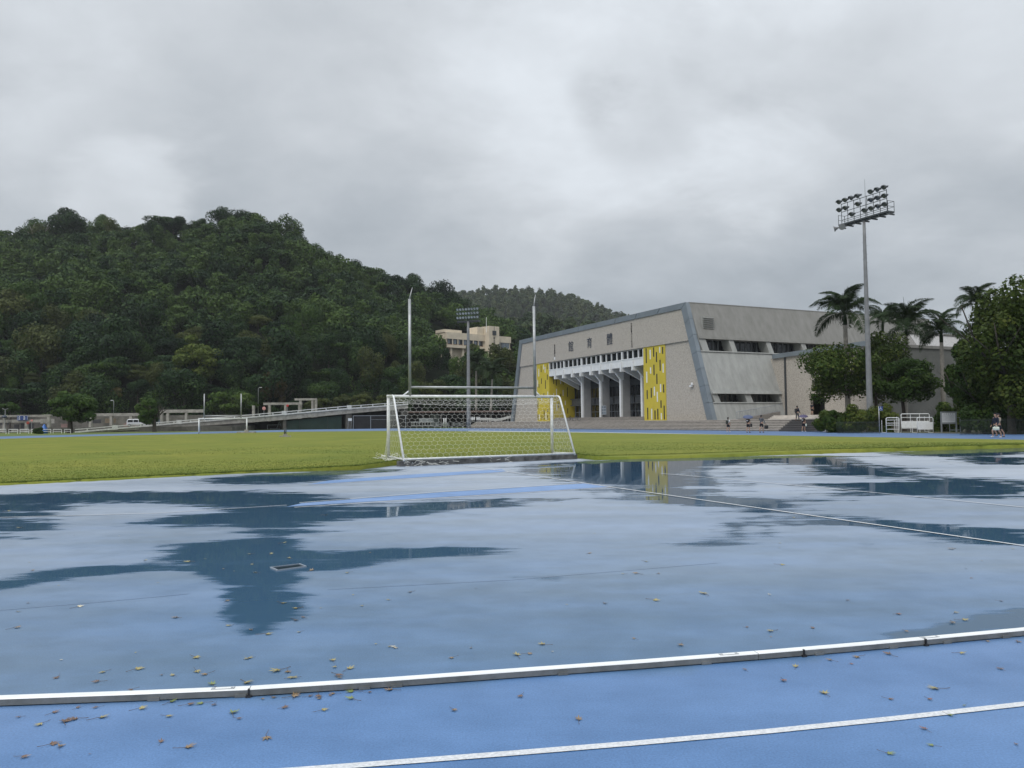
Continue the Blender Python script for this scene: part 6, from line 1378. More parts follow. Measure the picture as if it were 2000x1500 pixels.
def backpack(label, P, fw, rt, m, k=1.0):
    t = thing('backpack', label, 'backpack', P(0, -0.2, 1.2)); c = P(0, -0.215, 1.20); o = MB().box(c, (0.30 * k, 0.17, 0.46 * k), (rt, fw, UPV)).build('sack', m, t, True); s = o.modifiers.new('bevel', 'BEVEL'); s.width = 0.06; s.segments = 3
    for sd in (-1, 1): MB().tube([P(sd * 0.10, -0.14, 1.40), P(sd * 0.115, 0.02, 1.475), P(sd * 0.12, 0.135, 1.34), P(sd * 0.12, 0.07, 1.05)], 0.022, 5).build('shoulder_strap', m, t)
def umbrella(label, hand, top, m, r=0.52):
    t = thing('umbrella', label, 'umbrella', hand); mb = MB(); mb.tube([hand - (top - hand).normalized() * 0.12, top], 0.012, 6); mb.build('shaft', MT['darkmetal'], t); mb = MB(); n = 8
    ax = (top - hand).normalized(); X = ax.cross(Vector((0, 1, 0))).normalized(); Y = ax.cross(X); vs = [top + ax * 0.02]
    for j, (rr, dz) in enumerate(((0.45, 0.03), (0.8, 0.10), (1.0, 0.19))): vs += [top + (X * math.cos(2 * math.pi * i / n) + Y * math.sin(2 * math.pi * i / n)) * (r * rr * (1 if i % 2 == 0 else 0.985)) - ax * (dz * r / 0.52) for i in range(n)]
    fs = [(0, 1 + i, 1 + (i + 1) % n) for i in range(n)] + [(1 + j * n + i, 1 + (j + 1) * n + i, 1 + (j + 1) * n + (i + 1) % n, 1 + j * n + (i + 1) % n) for j in range(2) for i in range(n)]
    mb.add(vs, fs); o = mb.build('canopy', m, t); sf = o.modifiers.new('solid', 'SOLIDIFY'); sf.thickness = 0.006; MB().tube([top, top + ax * 0.07], 0.008, 5).build('tip', MT['darkmetal'], t)
BK = ((0.016, 0.016, 0.019), 'black_shirt'); NV = ((0.014, 0.019, 0.036), 'navy_shirt'); WH = ((0.55, 0.56, 0.56), 'white_shirt'); GY = ((0.10, 0.105, 0.115), 'grey_shirt'); BS = ((0.017, 0.018, 0.024), 'dark_shorts'); BE = ((0.25, 0.22, 0.175), 'beige_shirt'); WS = ((0.6, 0.6, 0.6), 'white_shoes'); GT = ((0.10, 0.10, 0.10), 'grey_trousers')
MT['blue_cloth'] = mat('dusty_blue_umbrella', (0.055, 0.075, 0.15), 0.6); MT['purple_cloth'] = mat('purple_umbrella', (0.065, 0.055, 0.12), 0.6); MT['bagdark'] = mat('dark_bag', (0.018, 0.018, 0.018), 0.7); MT['bagwhite'] = mat('white_plastic_bag', (0.55, 0.60, 0.52), 0.5, var=0.2, vscale=8); MT['baggreen'] = mat('dark_olive_bag', (0.025, 0.030, 0.022), 0.7)
up_dir = math.atan2(SD.y, SD.x)       # facing the gymnasium
def hgt_for(y0, y1, Y): return (y1 - y0) * Y / F
pA = G(1422.5, 844.0); r_ = person('person in a white shirt with a dark backpack walking toward the stone steps', pA, up_dir + 0.25, 1.62, WH, BS, stride=0.12, sleeves=None, shoes=WS, hair_long=True); backpack('dark olive backpack on the person in white', r_[3], r_[1], r_[2], MT['baggreen'], 0.95)
pB = G(1461.5, 845.0); r_ = person('person in black shirt with pale back print under a blue umbrella', pB, up_dir + 0.15, 1.70, BK, BS, stride=0.10, arms=((0.10, -0.02, 0.6), (0.22, 0.02, 0.0)), print_=True); hd = r_[4][-1]
umbrella('dusty blue umbrella held low over the person with the pale back print', hd, r_[3](-0.02, 0.05, 1.86), MT['blue_cloth'], 0.56); bag('dark shoulder bag at the hip of the person under the blue umbrella', r_[4][1] + Vector((0.05, 0, -0.08)), (0.22, 0.14, 0.34), MT['bagdark'])
pC = G(1487.5, 845.0); r_ = person('person in grey top raising one hand to the head, walking right of the blue umbrella', pC, up_dir + 0.35, 1.80, GY, BS, stride=0.16, arms=((0.12, 0.0, 0.9), (0.5, 0.0, 0.0)), sleeves='long'); bag('black sports bag hanging from the hand of the person in grey', r_[4][1] + Vector((0.10, 0, -0.32)), (0.40, 0.2, 0.36), MT['bagdark'])
us = u_at(1535); rise = PZ / 7; dpos = P3(us, FR + 0.33 * 5.4, rise * 6); r_ = person('person in a dark jacket and grey trousers climbing the granite steps', dpos, up_dir, 1.72, NV, GT, long_legs=True, sleeves='long', stride=0.15, arms=((0.5, 0.05, 0.0), (0.5, -0.02, 0.0))); backpack('dark blue backpack on the person climbing the steps', r_[3], r_[1], r_[2], MT['bagdark'])
pE = P3(u_at(1576), FR - 0.5, 0); r_ = person('person in black shirt with pale back print at the bottom of the granite steps', pE, up_dir, 1.72, BK, BS, stride=0.12, arms=((0.10, -0.02, 0.6), (0.25, 0.02, 0.0)), print_=True, shoes=WS); umbrella('purple umbrella held over the person at the granite steps', r_[4][-1], r_[3](-0.02, 0.06, 1.85), MT['purple_cloth'], 0.50); bag('small white bag carried by the person under the purple umbrella', r_[4][1] + Vector((0, 0, -0.15)), (0.16, 0.08, 0.26), MT['bagwhite'])
dU = ann(1592, 800)[0]; pF = P3(dU, ta - 0.6, PZ + 0.56); person('person in navy top and shorts standing at the annex doorway', pF, up_dir, 1.66, NV, BS, stride=0.05)
wl = math.atan2(-0.15, -1.0)
pG = G(1946, 855.0); r_ = person('jogger in a navy shirt with a pale hem carrying a white bag', pG, wl, 1.68, NV, BS, stride=0.30, arms=((0.30, 0.12, 0.0), (0.25, 0.05, 0.0)), shoes=WS, lean=0.02, knee_back=0.12, sleeves='long')
bag('white plastic bag swinging from the hand of the jogger in navy', r_[4][-1] + Vector((-0.10, -0.05, -0.22)), (0.42, 0.16, 0.24), MT['bagwhite'], 'carrier_bag')
pH = G(1960, 854.0) + Vector((0.0, 0.5, 0)); person('jogger in a beige shirt with bent arms, running beside the one in navy', pH, wl, 1.66, BE, BS, stride=0.34, arms=((0.10, 0.05, 0.5), (0.15, -0.1, 0.5)), lean=0.04, knee_back=0.26, sleeves='long')
# two bicycles on the terrace by the yellow wall
def bicycle(label, c, ang, m):
    f = Vector((math.cos(ang), math.sin(ang), 0)); n_ = Vector((-f.y, f.x, 0)); t = thing('bicycle', label, 'bicycle', c)
    W1 = c - f * 0.52 + UPV * 0.34; W2 = c + f * 0.52 + UPV * 0.34; bb = c - f * 0.05 + UPV * 0.30; st = c - f * 0.18 + UPV * 0.82; hdn = c + f * 0.36 + UPV * 0.88
    for wc in (W1, W2):
        w_ = MB().tube([wc + (f * math.cos(a) + UPV * math.sin(a)) * 0.33 for a in [i * math.pi / 10 for i in range(21)]], 0.024, 6, False).build('wheel', MT['black'], t)
        mb = MB(); [mb.tube([wc, wc + (f * math.cos(a) + UPV * math.sin(a)) * 0.32], 0.005, 3) for a in [i * math.pi / 6 for i in range(12)]]; mb.build('spokes', MT['galv'], w_)
    mb = MB(); [mb.tube([a, b_], 0.022, 6) for a, b_ in ((W1, bb), (bb, st), (st, hdn), (hdn, bb), (W1, st), (hdn, W2))]; mb.build('frame', m, t)
    MB().box(st + UPV * 0.06, (0.26, 0.13, 0.06), (f, n_, UPV)).build('saddle', MT['black'], t); MB().tube([hdn + UPV * 0.1 - n_ * 0.28 - f * 0.08, hdn + UPV * 0.12, hdn + UPV * 0.1 + n_ * 0.28 - f * 0.08], 0.018, 6).build('handlebar', MT['darkmetal'], t)
bicycle('dark bicycle parked nearest the goal by the yellow inner wall', P3(fac(1122, 818)[0], -0.9, PZ), R(118), MT['bagdark']); bicycle('dark blue bicycle parked closer to the entrance columns', P3(fac(1131, 818)[0], -0.5, PZ), R(140), MT['inkblue'])
# ================================================================ RAMP, CONCRETE FRAMES, VAN AND OTHER THINGS ALONG THE FAR SIDE
rA = XG(147, 150.0); rB = XG(797, 183.0)
rdir = (rB - rA).normalized(); rnor = Vector((-rdir.y, rdir.x, 0))
def rp(px, off=0.0): p = PLN(px, 800, rA + rnor * off, rnor); return Vector((p.x, p.y, 0))
def rz(px, py, off=0.0): q = rp(px, off); return zat(px, py, q.y)
GT_ = [(147, 844.0), (350, 826.3), (430, 819.8), (482, 815.5), (555, 809), (680, 798), (797, 789.5)]        # lower white rail
UT_ = [(147, 839.0), (350, 822.2), (430, 815.3), (482, 811), (555, 804.5), (680, 793.2), (797, 785.0)]        # upper rail
FB_ = [(147, 847.0), (350, 834), (430, 829), (482, 825.5), (555, 820), (680, 808), (797, 797.5)]              # underside of the deck
def rpt(tab, px, off=0.0): return rp(px, off) + UPV * max(rz(px, lerp_poly(tab, px)), 0.02)
MT['railwhite'] = mat('flaking_white_rail', (0.58, 0.58, 0.55), 0.6, var=0.25, vscale=2.5, col2=(0.70, 0.70, 0.67))
MT['greenwall'] = mat('dark_green_windbreak', (0.014, 0.034, 0.027), 0.75, var=0.3, vscale=0.6)
MT['shade'] = mat('painted_shade', (0.022, 0.021, 0.020), 0.9, var=0.4, vscale=0.5)  # near-black colour stands in for shade under the ramp and shed roof
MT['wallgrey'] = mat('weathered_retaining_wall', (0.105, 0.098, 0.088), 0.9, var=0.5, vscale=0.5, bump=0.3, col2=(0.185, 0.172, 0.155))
ramp_t = thing('vehicle_ramp', 'long concrete vehicle ramp with white rails rising from the verge toward the nearest goal', 'ramp', rA.lerp(rB, 0.5))
xs = [147, 200, 260, 310, 350, 400, 450, 500, 555, 620, 680, 740, 797]
mb = MB()
for a, b_ in zip(xs[:-1], xs[1:]):
    p = [rpt(GT_, a), rpt(GT_, b_), rpt(FB_, b_), rpt(FB_, a)]; p = [p[0] - UPV * 0.12, p[1] - UPV * 0.12, p[2], p[3]]
    mb.add(p + [q + rnor * 6 for q in p], [(0, 1, 2, 3), (7, 6, 5, 4), (0, 4, 5, 1), (3, 2, 6, 7), (0, 3, 7, 4), (1, 5, 6, 2)])
mb.build('deck', MT['concrete'], ramp_t)
for tab, ht, nm in ((GT_, 0.30, 'lower_rail'), (UT_, 0.16, 'upper_rail')):
    mb = MB()
    for a, b_ in zip(xs[:-1], xs[1:]): mb.beam(rpt(tab, a) - rnor * 0.06, rpt(tab, b_) - rnor * 0.06, 0.22, ht)
    mb.build(nm, MT['railwhite'], ramp_t)
for px in (171, 225, 275, 310, 340, 372, 400, 430, 458, 507, 533, 582, 609, 637, 660, 705, 728, 752): 
    q = rpt(GT_, px); u_ = rpt(UT_, px); MB().beam(q, u_ + UPV * 0.02, 0.28, 0.20, rdir).build('rail_post', MT['railwhite'], ramp_t)
for px in (225, 350, 555, 682): q = rpt(GT_, px); u_ = rpt(UT_, px); MB().box((q + u_) / 2 - rnor * 0.05, (1.0, 0.3, (u_ - q).z + 0.42), (rdir, rnor, UPV)).build('rail_post', MT['railwhite'], ramp_t)
mb = MB()
for a, b_ in zip(xs[:-1], xs[1:]): mb.beam(rpt(UT_, a, 0) + rnor * 5.9, rpt(UT_, b_, 0) + rnor * 5.9, 0.22, 0.16)
mb.build('rear_rail', MT['railwhite'], ramp_t)
def wallseg(name, pa, pb, off, m, parent, top=None, th=0.25, gap=0.05):
    mb = MB(); n = 6
    for i in range(n):
        a = pa + (pb - pa) * i / n; b_ = pa + (pb - pa) * (i + 1) / n; A0 = rp(a, off); B0 = rp(b_, off)
        za = rpt(FB_, a).z - gap if top is None else top; zb_ = rpt(FB_, b_).z - gap if top is None else top
        p = [A0, B0, B0 + UPV * max(zb_, 0.05), A0 + UPV * max(za, 0.05)]; mb.add(p + [q + rnor * th for q in p], [(0, 1, 2, 3), (7, 6, 5, 4), (3, 2, 6, 7), (0, 3, 7, 4), (1, 5, 6, 2)])
    return mb.build(name, m, parent)
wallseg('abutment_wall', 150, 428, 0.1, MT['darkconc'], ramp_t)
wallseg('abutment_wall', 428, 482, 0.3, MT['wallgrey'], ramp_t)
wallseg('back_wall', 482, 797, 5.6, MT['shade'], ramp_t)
wallseg('pier', 553, 559, 0.2, MT['darkconc'], ramp_t, th=5); wallseg('pier', 676, 687, 0.2, MT['darkconc'], ramp_t, th=5); wallseg('pier', 784, 796, 0.2, MT['darkconc'], ramp_t, th=5)
gw = thing('windbreak_screen', 'dark green screen wall hung under the middle of the vehicle ramp', 'screen', rp(610, 0.5)); wallseg('screen_cloth', 560, 667, 0.5, MT['greenwall'], gw, gap=0.3, th=0.08)
mb = MB()
for px in (560, 585, 640, 667): mb.beam(rp(px, 0.42), rp(px, 0.42) + UPV * (rpt(FB_, px).z - 0.35), 0.08, 0.08, rnor)
mb.build('frame_post', MT['fence'], gw)
fc_ = thing('wire_fence', 'tall wire fence on thin grey posts under the high end of the ramp', 'fence', rp(740, -1.5)); mb = MB(); zt_ = rz(740, 812)
for px in (690, 724, 758, 792): mb.tube([rp(px, -1.5), rp(px, -1.5) + UPV * zt_], 0.07, 6)
mb.tube([rp(690, -1.5) + UPV * zt_, rp(795, -1.5) + UPV * zt_], 0.06, 6); mb.tube([rp(724, -1.5) + UPV * zt_ * 0.7, rp(758, -1.5) + UPV * zt_ * 0.7], 0.03, 5); mb.build('post_frame', MT['greypaint'], fc_)
wallseg('shade_panel', 690, 795, -1.35, MT['shade'], fc_, top=zt_ * 0.96, th=0.03)  # solid sheet, the shade behind the fence put into its colour
sg = thing('white_sign', 'small blank white sign on a leaning stand beside the ramp pier', 'sign', rp(683, -2.0)); c = rp(683.5, -2.0)
MB().box(c + UPV * rz(683.5, 819.5, -2.0), (0.85, 0.05, 0.62), (rdir, rnor, UPV)).build('board', MT['gymwhite'], sg)
mb = MB()
for s in (-1, 1): mb.tube([c + rdir * (0.35 * s) + UPV * rz(683, 822.5, -2.0), c + rdir * (0.35 * s - 0.3) - rnor * 0.5], 0.035, 5)
mb.build('leg', MT['greypaint'], sg)
ct = thing('equipment_trolley', 'dark wheeled equipment frame standing in the shade under the ramp', 'trolley', rp(537, 2)); mb = MB(); c = rp(537, 2)
for a, b_ in (((-1.6, 0.2), (1.6, 0.2)), ((-1.6, 0.2), (-1.6, 1.1)), ((1.6, 0.2), (1.0, 1.7)), ((-1.6, 1.1), (1.2, 1.1)), ((0.4, 0.2), (0.9, 1.7))): mb.tube([c + rdir * a[0] + UPV * a[1], c + rdir * b_[0] + UPV * b_[1]], 0.06, 5)
mb.build('frame', MT['greypaint'], ct)
for s in (-1.3, 1.3): MB().lathe(c + rdir * s + UPV * 0.2 - rnor * 0.1, [(0.2, -0.05), (0.2, 0.05)], 12, (rdir, UPV, rnor)).build('wheel', MT['black'], ct)

# concrete frames and the retaining wall behind
def cframe(label, Y, posts, beams, wd=0.55):
    """posts: (px, ytop); beams: (px0, px1, y, thickness px)"""
    xm = sum(p[0] for p in posts) / len(posts); t = thing('concrete_frame', label, 'concrete frame', XG(xm, Y)); s = Y / F
    for i, (px, yt) in enumerate(posts):
        p = XG(px, Y); MB().bbox((p.x - wd / 2, Y - wd / 2, -0.2), (p.x + wd / 2, Y + wd / 2, zat(px, yt, Y))).build('post', MT['concrete'], t)
    for j, (x0, x1, y, th) in enumerate(beams):
        a = D(x0, y, Y); b_ = D(x1, y, Y); z_ = (a.z + b_.z) / 2; dpt = wd / 2 + 0.06 + 0.02 * j
        MB().bbox((a.x, Y - dpt, z_ - th * s / 2), (b_.x, Y + dpt, z_ + th * s / 2)).build('beam', MT['concrete'], t)
    return t
cframe('two tier concrete frame at the left edge carrying the blue banner', 166, [(9, 812), (52, 823), (95.5, 811)], [(-30, 95, 812.5, 4.0), (-30, 97, 822.5, 5.5), (88, 101, 811, 3)])
cframe('low concrete frame between the two roadside trees behind the parked van', 170, [(177, 812), (217.5, 812), (256, 812)], [(186, 300, 809.7, 5.5)])
cframe('concrete frame between the smaller roadside tree and the distant goal', 172, [(316, 806), (328, 806), (364, 806)], [(312, 398, 803, 6)])
cframe('long concrete frame behind the middle of the ramp', 184, [(495, 792), (526.5, 790), (557.5, 790), (585, 790)], [(515, 590, 788.5, 4.5)])
cframe('tallest concrete gateway frame above the middle of the ramp', 186, [(587, 781), (610.5, 781), (617, 781)], [(576, 619, 780, 4)])
rw = thing('retaining_wall', 'long stained retaining wall with faded paintings behind the concrete frames', 'wall', XG(230, 178)); 
WY = 181.0; a = XG(-120, WY); b_ = XG(490, WY); mb = MB(); zt2 = zat(230, 812, WY); mb.bbox((a.x, WY, -0.2), (b_.x, WY + 0.6, zt2)); mb.build('wall_face', MT['wallgrey'], rw)
g = random.Random(3)
MURC = [mat('faded_mural_' + n_, c, 0.85, var=0.4, vscale=1.5) for n_, c in (('ochre', (0.17, 0.13, 0.09)), ('blue', (0.10, 0.13, 0.18)), ('rose', (0.19, 0.12, 0.11)), ('white', (0.26, 0.25, 0.23)), ('dark', (0.045, 0.045, 0.05)))]
mb = MB(); ymb = WY - 0.03
x = a.x + 5
while x < b_.x - 4:
    w_ = g.uniform(1.2, 3.6); h_ = g.uniform(0.6, 1.3); zc = g.uniform(0.9, max(1.0, zt2 - 1.0)); k = g.randrange(5); mb.bbox((x, ymb, zc - h_ / 2), (x + w_, WY - 0.003, zc + h_ / 2), k); x += w_ + g.uniform(0.3, 2.0)
mb.build('mural', MURC, rw)
mb = MB(); x = a.x
while x < b_.x: mb.bbox((x, WY - 0.5, 0), (x + 7.6, WY - 0.1, 0.55)); x += 8.4
mb.build('kerb_blocks', MT['concrete'], rw)
# blue banner, tarpaulin, lamps, mirrors
bn = thing('banner', 'blue banner with pale lettering tied to the left concrete frame', 'banner', D(44, 817, 165.4)); c = D(44, 816.5, 165.4); MB().box(c, (21.5 * 165 / F, 0.04, 9 * 165 / F)).build('banner_cloth', mat('blue_banner_cloth', (0.025, 0.055, 0.19), 0.6), bn)
mb = MB()
for i, (dx, w_) in enumerate(((-6.0, 3.4), (3.4, 3.8))):
    for j in range(3): mb.box(c + Vector(((dx + (i * 0.6 - 0.2) * (j % 2)) * 165 / F, -0.026, (2.6 - j * 2.4) * 165 / F)), (w_ * (0.75 + 0.12 * j) * 165 / F, 0.008, 1.2 * 165 / F))
for sx in (-9.6, 9.6):
    for j in range(4): mb.box(c + Vector((sx * 165 / F, -0.026, (3.4 - j * 2.2) * 165 / F)), (0.7 * 165 / F, 0.008, 1.1 * 165 / F))
mb.build('banner_lettering', MT['gymwhite'], bn)
tp = thing('tarpaulin_cover', 'bright blue tarpaulin draped over equipment behind the white fence', 'cover', XG(86.5, 138)); p = XG(86.5, 138)
o = MB().lathe(p, [(0.62, 0), (0.60, 0.5), (0.52, 0.9), (0.30, 1.25), (0.16, 1.55), (0.03, 1.65)], 14).build('draped_sheet', mat('blue_tarpaulin', (0.03, 0.13, 0.42), 0.4, var=0.4, vscale=3, bump=0.6, bscale=5), tp, True)
def lamp_post(label, px, ytop, Y, arm, ybase=None):
    p = XG(px, Y, 0.5); zt_ = zat(px, ytop, Y); t = thing('lamp_post', label, 'lamp post', p); MB().tube([p, Vector((p.x, Y, zt_ - 0.4)), Vector((p.x + arm * 0.3, Y, zt_)), Vector((p.x + arm, Y, zt_ + 0.05))], [0.09, 0.07, 0.06, 0.05], 8).build('pole', MT['galv'], t, True)
    o = MB().box(Vector((p.x + arm * 1.25, Y, zt_ + 0.02)), (abs(arm) * 0.7 + 0.2, 0.26, 0.14)).build('lamp_head', MT['gymwhite'], t)
lamp_post('small pale lamp post with a short arm between the two roadside trees', 221.5, 782, 188, -0.4)
lamp_post('small lamp post with a hooked head beside the brownish conifers', 504, 757, 192, 0.5)
p = XG(9.5, 165); t = thing('twin_lamp', 'T shaped twin lamp standing above the concrete frame at the left edge', 'lamp post', p); MB().tube([p, Vector((p.x, 165, zat(9, 801, 165)))], 0.09, 6).build('pole', MT['galv'], t); c = Vector((p.x, 165, zat(9, 800, 165)))
for s in (-1, 1): MB().beam(c, c + Vector((s * 0.6, 0, 0.22)), 0.2, 0.06).build('lamp_arm', MT['galv'], t)
cone = thing('parasol', 'dark blue closed parasol on the concrete frame at the left edge', 'parasol', D(8.5, 818, 164.6)); MB().lathe(D(8.5, 814, 164.6), [(0.55, -0.25), (0.5, 0.05), (0.2, 0.35), (0.03, 0.42)], 12).build('canopy', MT['inkblue'], cone, True); q = D(8.5, 814, 164.6); MB().tube([Vector((q.x, q.y, zat(8.5, 820, 164.6))), q], 0.05, 6).build('pole', MT['gymwhite'], cone)
def mirror(label, px, py, Y, r, c):
    q = D(px, py, Y); b_ = XG(px, Y); t = thing('traffic_mirror', label, 'traffic mirror', b_); MB().tube([b_, q - UPV * r * 0.9], 0.05, 6).build('pole', MT['galv'], t); MB().lathe(q, [(r, -0.06), (r, 0.0), (r * 0.96, 0.05), (r * 0.5, 0.09)], 16, (Vector((1, 0, 0)), Vector((0, 0, 1)), Vector((0, -1, 0)))).build('disc', mat('disc_' + str(px), c, 0.4), t)
mirror('round pinkish mirror left of the long concrete frame', 515.5, 797.8, 182, 0.42, (0.55, 0.27, 0.25)); mirror('round red disc on the long concrete frame', 561.5, 792.3, 182, 0.30, (0.42, 0.03, 0.03)); mirror('red disc beside the banner above the white fence', 54.5, 826, 160, 0.32, (0.30, 0.05, 0.035)); mirror('pink disc right of the blue banner', 62, 821.5, 160, 0.22, (0.55, 0.22, 0.2))
# white fence panels on the verge, left
for i, (x0, x1) in enumerate(((-32, 12), (17.5, 34.5), (39.5, 56.5), (61.5, 79), (83, 99.5), (104, 120.5), (126, 138))):
    Yv = 134 + i * 0.5; a = XG(x0, Yv); b_ = XG(x1, Yv); tp_ = zat((x0 + x1) / 2, 838.6, Yv)
    t = thing('fence_panel', 'white tube fence panel ' + ('at the left edge of the verge', 'beneath the parasol post', 'below the blue banner', 'partly behind the clipped bush', 'in front of the blue tarpaulin', 'right of the blue tarpaulin', 'beside the trunk of the roadside tree')[i], 'fence', a.lerp(b_, 0.5), 'white fence panels on the verge')
    MB().tube([a, a + UPV * tp_, b_ + UPV * tp_, b_], 0.045, 6).build('frame', MT['white'], t); mb = MB(); mb.tube([a + UPV * tp_ * 0.5, b_ + UPV * tp_ * 0.5], 0.03, 5); mb.build('middle_rail', MT['white'], t)
# parked van
Yv = 157.0; va = XG(250.5, Yv); vb = XG(286.5, Yv); zb_ = zat(266, 833.5, Yv); sc_ = Yv / F; L_ = vb.x - va.x; vt = zat(266, 818.4, Yv); H_ = vt - zb_
van = thing('parked_van', 'silver white van parked on the road behind the foot of the ramp', 'van', Vector(((va.x + vb.x) / 2, Yv, zb_)))
MT['van'] = mat('silver_white_paint', (0.58, 0.59, 0.62), 0.25, coat=0.5)
prof = [(0, 0.16), (0.0, 0.55), (0.035, 0.90), (0.09, 0.99), (0.66, 1.0), (0.74, 0.95), (0.86, 0.60), (0.99, 0.50), (1.0, 0.16)]
mb = MB(); mb.prism([Vector((va.x + L_ * x, Yv - 0.85, zb_ + H_ * z)) for x, z in prof], Vector((0, 1.7, 0))); o = mb.build('body', MT['van'], van, bevel=0.08)
for a, b_ in ((0.07, 0.36), (0.39, 0.64), (0.67, 0.80)):
    t0 = 0.90; x1t = b_ if b_ < 0.7 else 0.725; MB().prism([Vector((va.x + L_ * a, Yv - 0.858, zb_ + H_ * 0.58)), Vector((va.x + L_ * b_, Yv - 0.858, zb_ + H_ * 0.58)), Vector((va.x + L_ * x1t, Yv - 0.858, zb_ + H_ * t0)), Vector((va.x + L_ * (a + (0.02 if a < 0.1 else 0)), Yv - 0.858, zb_ + H_ * t0))], Vector((0, 0.01, 0))).build('window', MT['glass'], van)
for x in (0.19, 0.82):
    w_ = MB().lathe(Vector((va.x + L_ * x, Yv - 0.87, zb_ + 0.30)), [(0.31, -0.1), (0.31, 0.1)], 16, (Vector((1, 0, 0)), Vector((0, 0, 1)), Vector((0, 1, 0)))).build('wheel', MT['black'], van); MB().lathe(Vector((va.x + L_ * x, Yv - 0.985, zb_ + 0.30)), [(0.19, -0.005), (0.17, 0.02)], 12, (Vector((1, 0, 0)), Vector((0, 0, 1)), Vector((0, 1, 0)))).build('rim', MT['galv'], w_)
MB().box(Vector((va.x + L_ * 0.985, Yv - 0.6, zb_ + H_ * 0.42)), (0.12, 0.4, 0.16)).build('headlight', MT['sky_glass'], van); MB().box(Vector((va.x + L_ * 0.005, Yv - 0.78, zb_ + H_ * 0.5)), (0.06, 0.12, 0.4)).build('tail_light', mat('red_lamp', (0.3, 0.02, 0.02), 0.3), van)
MB().box(Vector((va.x + L_ * 0.5, Yv - 0.87, zb_ + H_ * 0.36)), (L_ * 0.9, 0.03, 0.07)).build('side_trim', MT['greypaint'], van)
mb = MB(); mb.bbox((va.x - 16, Yv - 1.6, -0.1), (vb.x + 18, Yv + 12, zb_ - 0.003)); tag(mb.build('road', MT['darkconc']), kind='structure')

# shed, cages, benches and rails behind the nearest goal
Ysh = 192.0
sh = thing('storage_shed', 'dark open shed under the trees behind the nearest goal', 'building', XG(880, Ysh)); a = XG(797, Ysh); b_ = XG(1012, Ysh)
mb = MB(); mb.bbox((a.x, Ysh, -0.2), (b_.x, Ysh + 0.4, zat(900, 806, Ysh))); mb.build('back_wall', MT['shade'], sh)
mb = MB(); mb.bbox((a.x, Ysh - 3.5, zat(900, 806, Ysh)), (b_.x, Ysh + 1, zat(900, 802.5, Ysh))); mb.build('roof_slab', mat('brownish_roof_edge', (0.115, 0.075, 0.062), 0.8, var=0.3), sh)
for px in (826, 862, 905, 948, 985): q = XG(px, Ysh - 3.2); MB().bbox((q.x - 0.14, Ysh - 3.35, -0.1), (q.x + 0.14, Ysh - 3.05, zat(px, 806.2, Ysh))).build('post', MT['darkconc'], sh)
mb = MB(); q0 = XG(842, Ysh - 0.3); q1 = XG(858, Ysh - 0.3); mb.bbox((q0.x, Ysh - 0.2, 0.2), (q1.x, Ysh - 0.05, zat(850, 809, Ysh))); mb.build('door', MT['greypaint'], sh)
def cage(label, x0, x1, y0, y1, Y, n=9, m='white'):
    a = XG(x0, Y); b_ = XG(x1, Y); z0 = max(zat(x0, y1, Y), 0.0); z1 = zat(x0, y0, Y); t = thing('metal_cage', label, 'cage', a.lerp(b_, 0.5)); mb = MB(); d = Vector((0, 1.0, 0)); r = 0.05
    for o_ in (Vector(), d):
        for z in (z0 + 0.05, z1): mb.tube([a + o_ + UPV * z, b_ + o_ + UPV * z], r, 5)
        for i in range(n): p = a.lerp(b_, i / (n - 1)) + o_; mb.tube([p + UPV * z0, p + UPV * z1], r * 0.8, 4)
    mb.build('bars', MT[m], t); mb = MB()
    for i in range(n - 1):
        p = a.lerp(b_, (i + 0.5) / (n - 1)) + UPV * ((z0 + z1) / 2) - d * 0.05; rr = (z1 - z0) * 0.36; mb.tube([p + Vector((math.cos(k * 0.785) * rr, 0, math.sin(k * 0.785) * rr)) for k in range(9)], r * 0.7, 4)
    mb.build('ring_row', MT[m], t)
cage('low white cage of metal rings behind the nearest goal', 803, 846, 824, 832.5, 181, m='galv')
MT['cagegrey'] = mat('grey_crate', (0.22, 0.235, 0.235), 0.6)
t = thing('storage_crate', 'pale grey crate on top of the white ring cage', 'crate', XG(832, 182.2)); a = XG(819, 182.2); b_ = XG(845, 182.2); mb = MB(); mb.bbox((a.x, 181.8, zat(830, 824, 182)), (b_.x, 183, zat(830, 817.3, 182))); mb.build('box', MT['cagegrey'], t); mb = MB(); mb.bbox((a.x - 0.05, 181.75, zat(830, 817.3, 182)), (b_.x + 0.05, 183.05, zat(830, 816.7, 182))); mb.build('lid', MT['galv'], t)
def bench(label, x0, x1, Y, z_):
    a = XG(x0, Y); b_ = XG(x1, Y); t = thing('bench', label, 'bench', a.lerp(b_, 0.5), 'benches behind the nearest goal'); MB().box(a.lerp(b_, 0.5) + UPV * z_, ((b_ - a).length, 0.4, 0.08)).build('seat', MT['cagegrey'], t); MB().box(a.lerp(b_, 0.5) + UPV * (z_ + 0.45) + Vector((0, 0.22, 0)), ((b_ - a).length, 0.06, 0.2)).build('backrest', MT['cagegrey'], t)
    for s in (0.08, 0.92): MB().box(a.lerp(b_, s) + UPV * (z_ / 2), (0.08, 0.4, z_)).build('leg', MT['greypaint'], t)
bench('white bench right of the ring cage behind the nearest goal', 849, 878, 180, 0.45); bench('white bench beside the distant floodlight mast', 882, 905, 178, 0.45)
for i, px in enumerate((867, 871)):
    t = thing('white_post', 'short white post behind the bench, ' + ('the left one of two' if i == 0 else 'the right one of two'), 'post', XG(px, 186)); MB().tube([XG(px, 186), XG(px, 186) + UPV * zat(px, 816.5, 186)], 0.10, 8).build('shaft', MT['white'], t, True)
